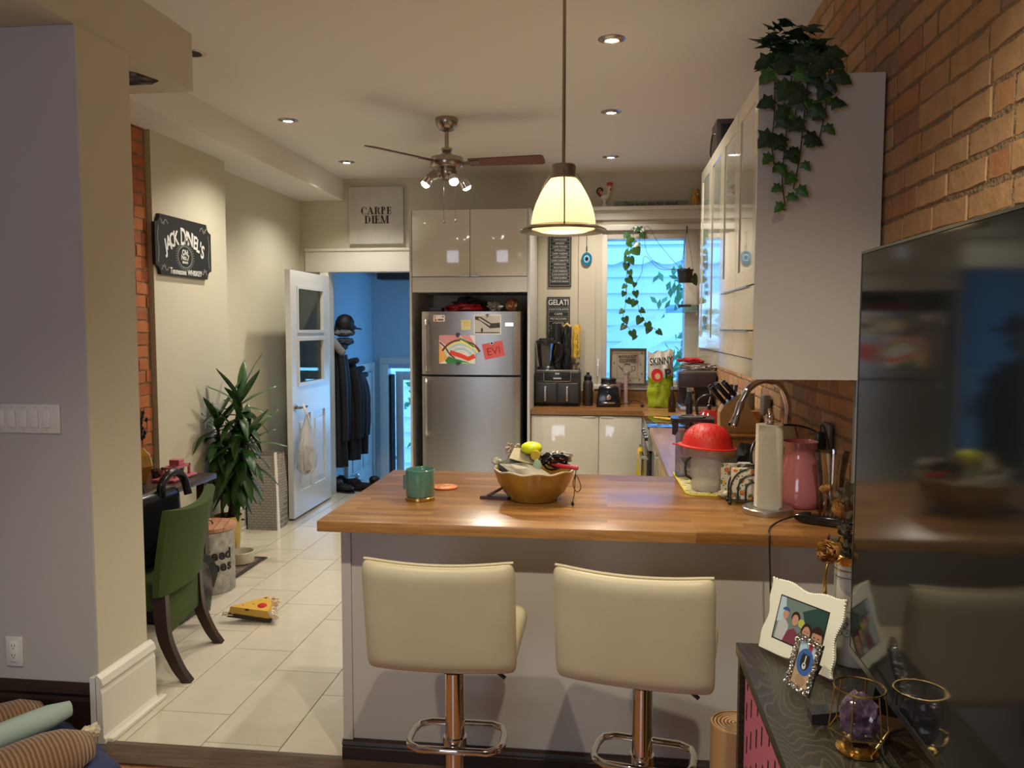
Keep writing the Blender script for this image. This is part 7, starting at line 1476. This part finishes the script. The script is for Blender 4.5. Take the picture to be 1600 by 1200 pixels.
coat(-2.59, 7.44, 1.40, 1.16, 0.165, 0.17, ck[0], 'long black coat hanging first inside the doorway, with a grey hood', 1)
coat(-2.54, 7.63, 1.26, 0.98, 0.165, 0.22, ck[1], 'charcoal coat hanging second, between the long black coat and the navy one', 2)
coat(-2.54, 7.82, 1.17, 0.86, 0.165, 0.24, ck[2], 'navy coat hanging third from the doorway', 3)
coat(-2.56, 8.00, 1.10, 0.70, 0.15, 0.18, ck[3], 'dark slate jacket hanging furthest from the doorway', 4, False)
b = bm_new(); tube(b, smooth_pts([(-2.62, 7.34, 1.48), (-2.59, 7.35, 1.44), (-2.55, 7.37, 1.38), (-2.51, 7.39, 1.33)], 4), [0.02]+[0.038]*11+[0.02], 12); tag(obj('grey_hood', b, mat('grey fur hood', (0.22, 0.22, 0.22), 0.95), smooth=True), 'grey fur hood trim resting on the first black coat', 'hood')
rk = thing('coat_rack', 'black wall rail with hooks that carries the coats and caps', 'coat rack', (-2.685, 7.8, 1.6))
bx('rail', -2.69, 7.36, 1.56, -2.672, 8.25, 1.60, blackmatte, rk)
for y in (7.44, 7.63, 7.82, 8.00):
    b = bm_new(); tube(b, smooth_pts([(-2.68, y, 1.58), (-2.62, y, 1.56), (-2.59, y, 1.60)], 4), 0.008); obj('hook', b, black, rk, True)
def cap(x, y, z, m, label, brim=True, nm='cap'):
    t = thing(nm, label, 'cap', (x, y, z)); b = bm_new(); lathe(b, [(0.085, 0), (0.092, 0.03), (0.088, 0.07), (0.065, 0.11), (0.03, 0.13), (0, 0.135)], seg=24); obj('crown', b, m, t, True, local=True)
    if brim: b = bm_new(); prism(b, [(0.06+0.0*i, 0) for i in ()]+[(0.07, -0.07), (0.13, -0.055), (0.165, 0.0), (0.13, 0.055), (0.07, 0.07)], -0.004, 0.008, Matrix.Rotation(0.15, 4, 'Y') @ Matrix.Translation((0.0, 0, 0.012))); obj('brim', b, m, t, local=True)
    return t
cap(-2.535, 7.50, 1.58, ck[0], 'black baseball cap on top of the stack of hats')
b = bm_new(); lump(b, (-2.54, 7.50, 1.535), (0.105, 0.10, 0.040), 2, 0.12); tag(obj('knit_hat', b, mat('cream and navy knit', (0.05, 0.06, 0.09), 0.95, col2=(0.34, 0.31, 0.28), nscale=7), smooth=True), 'cream and navy knitted hat under the black cap', 'hat')
b = bm_new(); lump(b, (-2.545, 7.50, 1.450), (0.10, 0.095, 0.038), 6, 0.15); tag(obj('felt_hat', b, mat('slate blue cloth', (0.035, 0.055, 0.08), 0.9), smooth=True), 'slate blue soft hat at the bottom of the stack of hats', 'hat')
for i, (x, y, lb) in enumerate(((-2.53, 7.38, 'black shoe nearest the open door on the entry floor'), (-2.37, 7.46, 'black shoe in the middle of the row on the entry floor'), (-2.22, 7.62, 'black shoe at the right of the row on the entry floor'), (-2.56, 7.62, 'grey-trimmed black boot against the entry wall'))):
    t = thing('shoe', lb, 'shoe', (x, y, 0.0), -0.4+0.3*i); b = bm_new()
    lump(b, (0, 0, 0.045), (0.13, 0.048, 0.040), i, 0.1); lump(b, (-0.07, 0, 0.08), (0.055, 0.045, 0.045), i+4, 0.1)
    for v in b.verts: v.co.z = max(v.co.z, 0.012)
    obj('upper', b, ck[i % 2], t, True, local=True); b = bm_new(); prism(b, ell(0, 0, 0.135, 0.048, 20), 0.0, 0.013); obj('sole', b, mat('shoe sole', (0.12, 0.12, 0.12) if i == 3 else (0.02, 0.02, 0.02), 0.8), t, local=True)

# ================================================================ CONSOLE AND TELEVISION
con_m = mat('dark stained oak', (0.055, 0.048, 0.032), 0.35, spec=0.35); nt = con_m.node_tree
tc = nt.nodes.new('ShaderNodeTexCoord'); mp = nt.nodes.new('ShaderNodeMapping'); mp.inputs['Scale'].default_value = (5, 1.1, 5); n1 = nt.nodes.new('ShaderNodeTexNoise'); n1.inputs['Scale'].default_value = 2.2; n1.inputs['Detail'].default_value = 1.5
mlt = nt.nodes.new('ShaderNodeMath'); mlt.operation = 'MULTIPLY'; mlt.inputs[1].default_value = 26; fr_ = nt.nodes.new('ShaderNodeMath'); fr_.operation = 'FRACT'; rmp = nt.nodes.new('ShaderNodeValToRGB')
rmp.color_ramp.elements[0].position = 0.0; rmp.color_ramp.elements[0].color = (0.075, 0.064, 0.040, 1); rmp.color_ramp.elements[1].position = 0.28; rmp.color_ramp.elements[1].color = (0.024, 0.021, 0.014, 1)
L = nt.links.new; L(tc.outputs['Object'], mp.inputs[0]); L(mp.outputs[0], n1.inputs[0]); L(n1.outputs[0], mlt.inputs[0]); L(mlt.outputs[0], fr_.inputs[0]); L(fr_.outputs[0], rmp.inputs[0]); L(rmp.outputs[0], nt.nodes['Principled BSDF'].inputs['Base Color'])
CZ = 0.83; KX0, KX1, KY0, KY1 = 0.312, 0.79, 0.25, 1.94
cs = thing('console_cabinet', 'dark stained oak console with open shelves against the brick wall', 'console', (0.55, 1.1, 0))
bx('top', KX0, KY0, CZ-0.028, KX1, KY1, CZ, con_m, cs, bev=0.002)
for y0, y1 in ((KY1-0.03, KY1-0.002), (KY0+0.002, KY0+0.03), (1.08, 1.105)): bx('side_panel', KX0+0.006, y0, -0.03, KX1-0.002, y1, CZ-0.029, con_m, cs)
bx('shelf', KX0+0.012, KY0+0.031, 0.38, KX1-0.02, KY1-0.031, 0.40, con_m, cs); bx('back_panel', KX1-0.012, KY0+0.031, 0.0, KX1-0.002, KY1-0.031, CZ-0.029, con_m, cs); bx('bottom_shelf', KX0+0.012, KY0+0.031, 0.03, KX1-0.02, KY1-0.031, 0.05, con_m, cs)
pkb = bm_new(); box(pkb, KX0+0.016, 1.30, 0.402, KX0+0.22, 1.895, 0.775, 0.004)
pb_ = tag(obj('storage_box', pkb, mat('flamingo pink card', (0.66, 0.17, 0.25), 0.6)), 'pink storage box with black dashes inside the console', 'box')
b = bm_new(); rr = random.Random(17); MP = basis((KX0+0.0155, 1.60, 0.60), (0, -1, 0), (-1, 0, 0))
for i in range(9):
    for j in range(5): x_ = -0.26+0.062*i+rr.uniform(-.008, .008); y_ = -0.15+0.075*j+(0.035 if i % 2 else 0); prism(b, band([(x_, y_), (x_+0.003, y_+0.042)], 0.006), 0, 0.001, MP)
obj('dash_pattern', b, ink, pb_)
ro = thing('cork_roll', 'rolled cork mat standing on the floor beside the console', 'rolled mat', (0.338, 2.06, -0.03)); b = bm_new()
lathe(b, [(0, 0), (0.066, 0), (0.066, 0.60), (0.060, 0.60)], seg=36, cap1=False); obj('outer_layer', b, mat('tan cork', (0.42, 0.24, 0.10), 0.8, bump=0.2, bscale=50), ro, True, local=True)
b = bm_new(); P = [((0.008+0.052*i/120)*math.cos(i*0.30), (0.008+0.052*i/120)*math.sin(i*0.30)) for i in range(121)]
for (xa, ya), (xb, yb2) in zip(P, P[1:]):
    f = lambda x, y, k: (x*k, y*k)
    d_ = math.hypot(xa, ya); vv = [b.verts.new((xa, ya, 0.02)), b.verts.new((xb, yb2, 0.02)), b.verts.new((xb, yb2, 0.60)), b.verts.new((xa, ya, 0.60))]; b.faces.new(vv)
bmesh.ops.remove_doubles(b, verts=b.verts, dist=0.00005); bmesh.ops.solidify(b, geom=b.faces[:], thickness=0.005); obj('coils', b, mat('tan foam edge', (0.46, 0.28, 0.14), 0.8), ro, True, local=True)
tv = thing('television', 'large black flat-screen television on the console in front of the brick wall', 'television', (0.53, 1.0, CZ))
TX, TY0, TY1, TZ0, TZ1 = 0.503, 0.24, 1.695, 0.918, 1.742
bx('housing', TX+0.004, TY0, TZ0, TX+0.035, TY1, TZ1, black, tv, bev=0.003)
bx('screen', TX, TY0+0.008, TZ0+0.014, TX+0.003, TY1-0.006, TZ1-0.006, mat('black glass screen', (0.012, 0.014, 0.014), 0.07, spec=0.32), tv)
b = bm_new(); box(b, TX-0.001, TY0, TZ0, TX+0.004, TY1, TZ0+0.013); box(b, TX-0.001, TY0, TZ1-0.005, TX+0.004, TY1, TZ1); box(b, TX-0.001, TY1-0.005, TZ0+0.013, TX+0.004, TY1, TZ1-0.005); obj('bezel', b, mat('dark bezel metal', (0.10, 0.10, 0.10), 0.25, 0.8), tv)
for y in (1.56, 0.40):
    b = bm_new(); prism(b, [(0.393, 0.0), (0.42, 0.0), (0.44, 0.010), (0.52, 0.028), (0.62, 0.010), (0.66, 0.0), (0.66, 0.014), (0.54, 0.10), (0.51, 0.10), (0.50, 0.045), (0.43, 0.026), (0.393, 0.020)], -0.018, 0.018, Matrix(((1, 0, 0, 0), (0, 0, 1, y), (0, 1, 0, CZ), (0, 0, 0, 1)))); obj('foot', b, black, tv)
b = bm_new(); tube(b, smooth_pts([(0.60, 1.30, CZ+0.004), (0.52, 1.36, CZ+0.004), (0.49, 1.43, CZ+0.004), (0.53, 1.52, CZ+0.004), (0.62, 1.56, CZ+0.004)], 6), 0.003); obj('power_cable', b, black, tv, True)
# frames
def frame_thing(name, p0, p1, lean, label):
    """stand a picture on the line p0-p1 (left and right feet), leaning back"""
    d_ = Vector((p1[0]-p0[0], p1[1]-p0[1], 0)).normalized(); nrm = Vector((d_.y, -d_.x, 0)); nrm = nrm if nrm.y < 0 else -nrm
    up = (Vector((0, 0, 1))*math.cos(lean)-nrm*math.sin(lean)); z = d_.cross(up)
    M = Matrix((d_, up, z)).transposed().to_4x4(); c = (Vector((*p0, CZ+0.004))+Vector((*p1, CZ+0.004)))/2; M.translation = c
    t = thing(name, label, 'picture frame', c); return t, M
fw, M = frame_thing('picture_frame', (0.368, 1.905), (0.482, 1.745), 0.30, 'white scalloped photo frame with a snapshot of four people on the console')
W2, H_ = 0.098, 0.165
def wavy(W2, H_, amp, inset=0.0):
    out = []; n = 16
    corners = [(-W2, 0), (W2, 0), (W2, H_), (-W2, H_)]
    for k in range(4):
        a, c = Vector(corners[k]), Vector(corners[(k+1) % 4]); d_ = c-a; nn = Vector((d_.y, -d_.x)).normalized()
        for i in range(n):
            t = i/n; o_ = amp*(-math.cos(t*4*PI)*0.5+0.5)*0.9-amp*0.9*math.sin(t*PI)+0.006*math.exp(-((t-0.0)/0.07)**2)
            q = a+d_*t+nn*o_; out.append((q.x, q.y))
    return out
b = bm_new(); wf = wavy(W2, H_, 0.008); wf = [(x, max(y, 0.002)) for x, y in wf]; prism(b, wf, 0.0, 0.012, M @ Matrix.Translation((0, 0, 0.001))); 
ivory = mat('white enamel frame', (0.82, 0.80, 0.66), 0.35); obj('frame', b, ivory, fw)
b = bm_new(); 
for i, (x, y) in enumerate(wf):
    nx_, ny_ = wf[(i+1) % len(wf)]; 
    for t in (0, 0.5): sphere(b, M @ Vector((x+(nx_-x)*t, max(0.004, y+(ny_-y)*t), 0.010)), 0.0034, 8)
obj('beading', b, ivory, fw, True)
b = bm_new(); prism(b, rect(-0.015, 0.0, 0.015, 0.11), -0.02, -0.017, M @ Matrix.Rotation(-0.28, 4, 'X')); obj('easel_back', b, black, fw)
MPh = M @ Matrix.Translation((0.0, H_/2+0.002, 0.0132))
pw, phh = 0.066, 0.048
c_ = lambda n_, r_, g_, b_: mm('photo '+n_, (r_, g_, b_), 0.3)
bgd, teal, skin, hair, hat_, shirt, flower, arm_, skyb = c_('grey green van', 0.16, 0.22, 0.20), c_('dark teal', 0.03, 0.07, 0.06), c_('skin', 0.52, 0.28, 0.19), c_('dark hair', 0.04, 0.02, 0.018), c_('blue cap', 0.05, 0.10, 0.34), c_('white shirt', 0.50, 0.50, 0.50), c_('yellow garland', 0.45, 0.50, 0.10), c_('maroon top', 0.20, 0.05, 0.08), c_('pale sky', 0.45, 0.60, 0.68)
sh = [(ink, rect(-pw-.003, -phh-.003, pw+.003, phh+.003)), (bgd, rect(-pw, -phh, pw, phh)), (skyb, [(-pw, phh), (-0.052, phh), (-0.045, 0.02), (-0.045, -0.01), (-pw, -0.01)]), (teal, [(0.0, 0.030), (0.035, phh), (pw, phh), (pw, -0.01), (0.02, -0.005)]),
      (shirt, [(-pw+.004, -phh), (-0.060, -0.012), (-0.045, 0.004), (-0.030, -0.010), (-0.028, -phh)]), (skin, ell(-0.043, 0.011, 0.008, 0.011, 14)), (hat_, ell(-0.044, 0.020, 0.010, 0.008, 12, 0, PI)),
      (arm_, [(-0.038, -phh), (-0.03, -0.022), (-0.014, -0.012), (0.0, -0.022), (0.004, -phh)]), (hair, ell(-0.014, 0.012, 0.012, 0.014, 14)), (skin, ell(-0.014, 0.006, 0.009, 0.013, 14)), (flower, ell(0.004, 0.004, 0.009, 0.010, 10)),
      (hair, ell(0.022, -0.010, 0.015, 0.020, 16)), (skin, ell(0.022, -0.014, 0.011, 0.017, 16)), (shirt, [(0.006, -phh), (0.010, -0.038), (0.034, -0.038), (0.036, -phh)]),
      (skin, ell(0.052, -0.018, 0.0135, 0.026, 16)), (hair, ell(0.052, -0.002, 0.0145, 0.014, 14, 0, PI)), (hair, rect(0.0375, -0.004, 0.0655, 0.0)), (arm_, rect(0.016, -0.024, 0.028, -0.022)), (hair, rect(0.017, -0.010, 0.020, -0.009)), (hair, rect(0.024, -0.010, 0.027, -0.009)), (hair, rect(0.044, -0.014, 0.048, -0.0125)), (hair, rect(0.055, -0.014, 0.059, -0.0125)), (arm_, rect(0.047, -0.034, 0.057, -0.032))]
art('photo_print', fw, MPh, sh, 0.0003)
fs, M = frame_thing('picture_frame', (0.383, 1.712), (0.414, 1.642), 0.30, 'small ornate silver frame with a photo of a dog in front of the white frame')
b = bm_new(); w2, h2 = 0.038, 0.112
for x0_, x1_, y0_, y1_ in ((-w2, w2, 0, 0.012), (-w2, w2, h2-0.012, h2), (-w2, -w2+0.012, 0.012, h2-0.012), (w2-0.012, w2, 0.012, h2-0.012)): prism(b, rect(x0_, y0_+.001, x1_, y1_), 0.001, 0.006, M)
silv = mat('antique silver', (0.42, 0.39, 0.32), 0.3, 0.9, col2=(0.10, 0.09, 0.07), nscale=60); obj('frame', b, silv, fs)
b = bm_new(); rr = random.Random(77)
per = [(-w2+0.006+i*(2*w2-0.012)/9, y) for i in range(10) for y in (0.007, h2-0.006)]+[(x, 0.012+i*(h2-0.018)/13) for i in range(14) for x in (-w2+0.005, w2-0.005)]
for x, y in per:
    r = rr.uniform(0.004, 0.006); q = M @ Matrix.Translation((x+rr.uniform(-.002, .002), y, 0.008)) @ Euler((rr.uniform(-.7, .7), rr.uniform(-.7, .7), rr.random()*3)).to_matrix().to_4x4(); tube(b, [q @ Vector((r*math.cos(a), r*math.sin(a)*0.8, 0)) for a in [2*PI*i/9 for i in range(9)]], 0.0017, 5, closed=True)
obj('filigree', b, mat('bright silver filigree', (0.72, 0.69, 0.62), 0.2, 1.0), fs, True)
dg_ = [c_('sand', 0.48, 0.33, 0.20), c_('blue cone', 0.04, 0.13, 0.40), c_('dog black', 0.02, 0.018, 0.02), c_('dog white', 0.62, 0.60, 0.55)]
art('photo_print', fs, M @ Matrix.Translation((0, h2/2, 0.0040)), [(dg_[0], rect(-w2+.011, -h2/2+.011, w2-.011, h2/2-.011)), (skyb, rect(-w2+.011, 0.020, w2-.011, h2/2-.011)), (c_('red tag', 0.4, 0.05, 0.06), rect(0.0, 0.028, 0.012, 0.044)), (dg_[1], ell(0.0, 0.006, 0.025, 0.028, 22)), (dg_[2], ell(0.0, 0.006, 0.014, 0.017, 16)), (dg_[2], [(-0.014, 0.012), (-0.010, 0.024), (-0.004, 0.018)]), (dg_[2], [(0.014, 0.012), (0.010, 0.024), (0.004, 0.018)]), (dg_[3], rect(-0.0016, 0.002, 0.0016, 0.020)), (dg_[3], ell(0.0, -0.002, 0.006, 0.007, 14)), (dg_[2], ell(0.0, 0.0, 0.0028, 0.002, 8)), (c_('tan fur', 0.40, 0.25, 0.15), ell(0.0, -0.032, 0.014, 0.011, 14))], 0.0002)
b = bm_new(); prism(b, rect(-0.008, 0.0, 0.008, 0.07), -0.016, -0.014, M @ Matrix.Rotation(-0.28, 4, 'X')); obj('easel_back', b, black, fs)
# geode candle holder
gx, gy = 0.452, 1.455
gh = thing('geometric_candle_holder', 'gold wire geometric holder on the console', 'candle holder', (gx, gy, CZ)); gh['label'] = 'gold wire geometric candle holder near the front of the console'
b = bm_new(); n = 6; z1, z2, z3 = 0.006, 0.040, 0.118; rt = 0.043
ring = lambda r, z, off=0: [Vector((r*math.cos(2*PI*(i+off)/n), r*math.sin(2*PI*(i+off)/n), z)) for i in range(n)]
bot, mid = ring(0.030, z1), ring(0.052, z2); tube(b, [Vector((rt*math.cos(a), rt*math.sin(a), z3)) for a in [2*PI*i/36 for i in range(36)]], 0.0018, 6, closed=True)
for i in range(n):
    tube(b, [bot[i], mid[i]], 0.0015, 6); tube(b, [mid[i], mid[(i+1) % n]], 0.0015, 6); tube(b, [bot[i], bot[(i+1) % n]], 0.0015, 6); tube(b, [mid[i], Vector((rt*mid[i].x/0.052, rt*mid[i].y/0.052, z3))], 0.0015, 6)
obj('wire_cage', b, gold, gh, True, local=True)
b = bm_new(); lathe(b, [(0, 0), (0.036, 0), (0.038, 0.002), (0.038, 0.005), (0.026, 0.007), (0.026, 0.018), (0, 0.018)], seg=6+18); obj('base', b, gold, gh, True, local=True)
b = bm_new(); lump(b, (gx, gy, CZ+0.062), (0.033, 0.033, 0.046), 5, 0.09, 3.0, 4)
for v in b.verts:
    q = v.co-Vector((gx, gy, CZ+0.062)); q *= 1+0.04*noise.noise(q*110); v.co = q+Vector((gx, gy, CZ+0.062)); v.co.z = max(v.co.z, CZ+0.0185)
am = mat('amethyst crystal', (0.16, 0.11, 0.19), 0.15, col2=(0.045, 0.025, 0.04), nscale=26, coat=0.5); tag(obj('amethyst', b, am, smooth=True, angle=22), 'rough purple amethyst stone inside the gold wire holder', 'stone')
# tall mug with dried roses
mg = thing('stein', 'tall white mug with gold rim, gold handle and brown scrolls, behind the white photo frame', 'mug', (0.560, 1.865, CZ))
b = bm_new(); lathe(b, [(0, 0), (0.046, 0), (0.048, 0.006), (0.046, 0.05), (0.0435, 0.15), (0.0435, 0.245), (0.0405, 0.245), (0.041, 0.02), (0, 0.014)], seg=40); obj('body', b, mat('aged white porcelain', (0.55, 0.52, 0.45), 0.2), mg, True, local=True)
b = bm_new(); lathe(b, [(0.0438, 0.226), (0.0448, 0.228), (0.0448, 0.246), (0.042, 0.2475), (0.0402, 0.246)], seg=40, cap0=False, cap1=False); lathe(b, [(0.0436, 0.214), (0.0442, 0.214), (0.0442, 0.217), (0.0436, 0.217)], seg=40, cap0=False, cap1=False); obj('gold_rim', b, gold, mg, True, local=True)
b = bm_new(); tube(b, smooth_pts([(-0.040, -0.01, 0.232), (-0.062, -0.02, 0.236), (-0.070, -0.022, 0.20), (-0.066, -0.020, 0.14), (-0.050, -0.014, 0.095), (-0.040, -0.010, 0.085)], 6), [0.0045]*31, 10); obj('handle', b, gold, mg, True, local=True)
b = bm_new()
for i in range(9):
    a0 = math.radians(150+22*i); 
    for (rr_, zc_, s_) in ((0.016, 0.095, 1), (0.010, 0.075, -1)):
        P = [Vector((0.0452*math.cos(a0+s_*rr_*math.cos(t)/0.0445*(t/6)), 0.0452*math.sin(a0+s_*rr_*math.cos(t)/0.0445*(t/6)), zc_+rr_*math.sin(t)*(t/6)+0.0)) for t in [0.6*k for k in range(12)]]; tube(b, P, 0.0009, 5)
for z in (0.125, 0.200): tube(b, [Vector((0.0446*math.cos(t), 0.0446*math.sin(t), z)) for t in [2*PI*i/40 for i in range(40)]], 0.0009, 5, closed=True)
obj('scroll_decoration', b, mat('sepia scrolls', (0.12, 0.06, 0.03), 0.5), mg, True, local=True)
rose_m = mat('dried yellow rose', (0.70, 0.48, 0.16), 0.85, col2=(0.46, 0.20, 0.06), nscale=16); dl_m = mat('dried dark leaves', (0.05, 0.045, 0.022), 0.9, col2=(0.13, 0.10, 0.05), nscale=14)
def rose(c, r, dirv, label, stem_to):
    t = thing('dried_rose', label, 'flower', c); d_ = Vector(dirv).normalized().to_track_quat('Z', 'Y').to_matrix().to_4x4(); b = bm_new(); rr = random.Random(int(r*9999)+int(c[0]*999))
    for lay in range(5):
        npet = 5 if lay > 1 else 3; R_ = r*(0.30+0.17*lay)
        for k in range(npet):
            a0 = 2*PI*k/npet+lay*0.7; wd = 2*PI/npet*0.75; g = []
            for i in range(6):
                row = []
                for j in range(5):
                    a = a0-wd/2+wd*i/5; v = j/4; rad = R_*(0.35+0.65*math.sin(v*PI*0.62)**0.8)*(1+0.13*noise.noise(Vector((a*3, v*4, lay))))+0.06*r*(v > .9)*rr.random(); row.append(b.verts.new((rad*math.cos(a), rad*math.sin(a), r*(-0.75+1.55*v*(1-0.05*lay))+0.12*r*rr.random()*v)))
                g.append(row)
            for aa, cc_ in zip(g, g[1:]):
                for j in range(4): b.faces.new((aa[j], aa[j+1], cc_[j+1], cc_[j]))
    bmesh.ops.solidify(b, geom=b.faces[:], thickness=0.0008)
    b.transform(d_); obj('petals', b, rose_m, t, True, local=True, angle=80)
    b = bm_new(); base = Vector(c)-Vector(dirv).normalized()*r*0.6; tube(b, smooth_pts([base, (base+Vector(stem_to))/2+Vector((0, 0, 0.015)), stem_to], 5), 0.0022, 6); lump(b, base, (r*0.35, r*0.35, r*0.3), 3, 0.2, sub=2); obj('stem', b, stem_m, t, True)
rose((0.529, 1.86, CZ+0.350), 0.026, (-0.15, -0.5, 1), 'largest dried yellow rose, standing upright in the tall mug', (0.557, 1.866, CZ+0.20))
rose((0.486, 1.80, CZ+0.268), 0.026, (-0.7, -0.6, 0.15), 'dried yellow rose drooping over the left rim of the tall mug', (0.552, 1.864, CZ+0.22))
rose((0.489, 1.86, CZ+0.395), 0.0125, (-0.6, -0.2, 1), 'small dried rosebud highest at the left above the tall mug', (0.555, 1.866, CZ+0.21))
dlv = thing('dried_foliage', 'dark dried leaf sprigs standing in the tall mug with the roses', 'dried flowers', (0.56, 1.865, CZ+0.2)); b = bm_new(); rr = random.Random(41); b2 = bm_new()
for k in range(13):
    a = rr.random()*6.28; tip = Vector((0.545+rr.uniform(-.055, .07), 1.86+rr.uniform(-.05, .04), CZ+rr.uniform(0.26, 0.41))); P = smooth_pts([(0.558, 1.866, CZ+0.20), ((0.558+tip.x)/2, (1.866+tip.y)/2, CZ+0.27), tip], 5); tube(b2, P, 0.0014, 5)
    for q in P[4:]:
        dd = Vector((rr.uniform(-1, 1), rr.uniform(-1, 1), rr.uniform(-.3, 1))).normalized(); heart(b, q, rr.uniform(0.012, 0.024), dd, (rr.uniform(-1, 1), -1, 0.3))
heart(b, (0.555, 1.86, CZ+0.37), 0.05, (-0.4, 0, 0.9), (0.1, -1, 0.1))
obj('leaves', b, dl_m, dlv); obj('twigs', b2, stem_m, dlv, True)
# ---- final tidy: sub-labels for odd parts
bpy.context.view_layer.update()
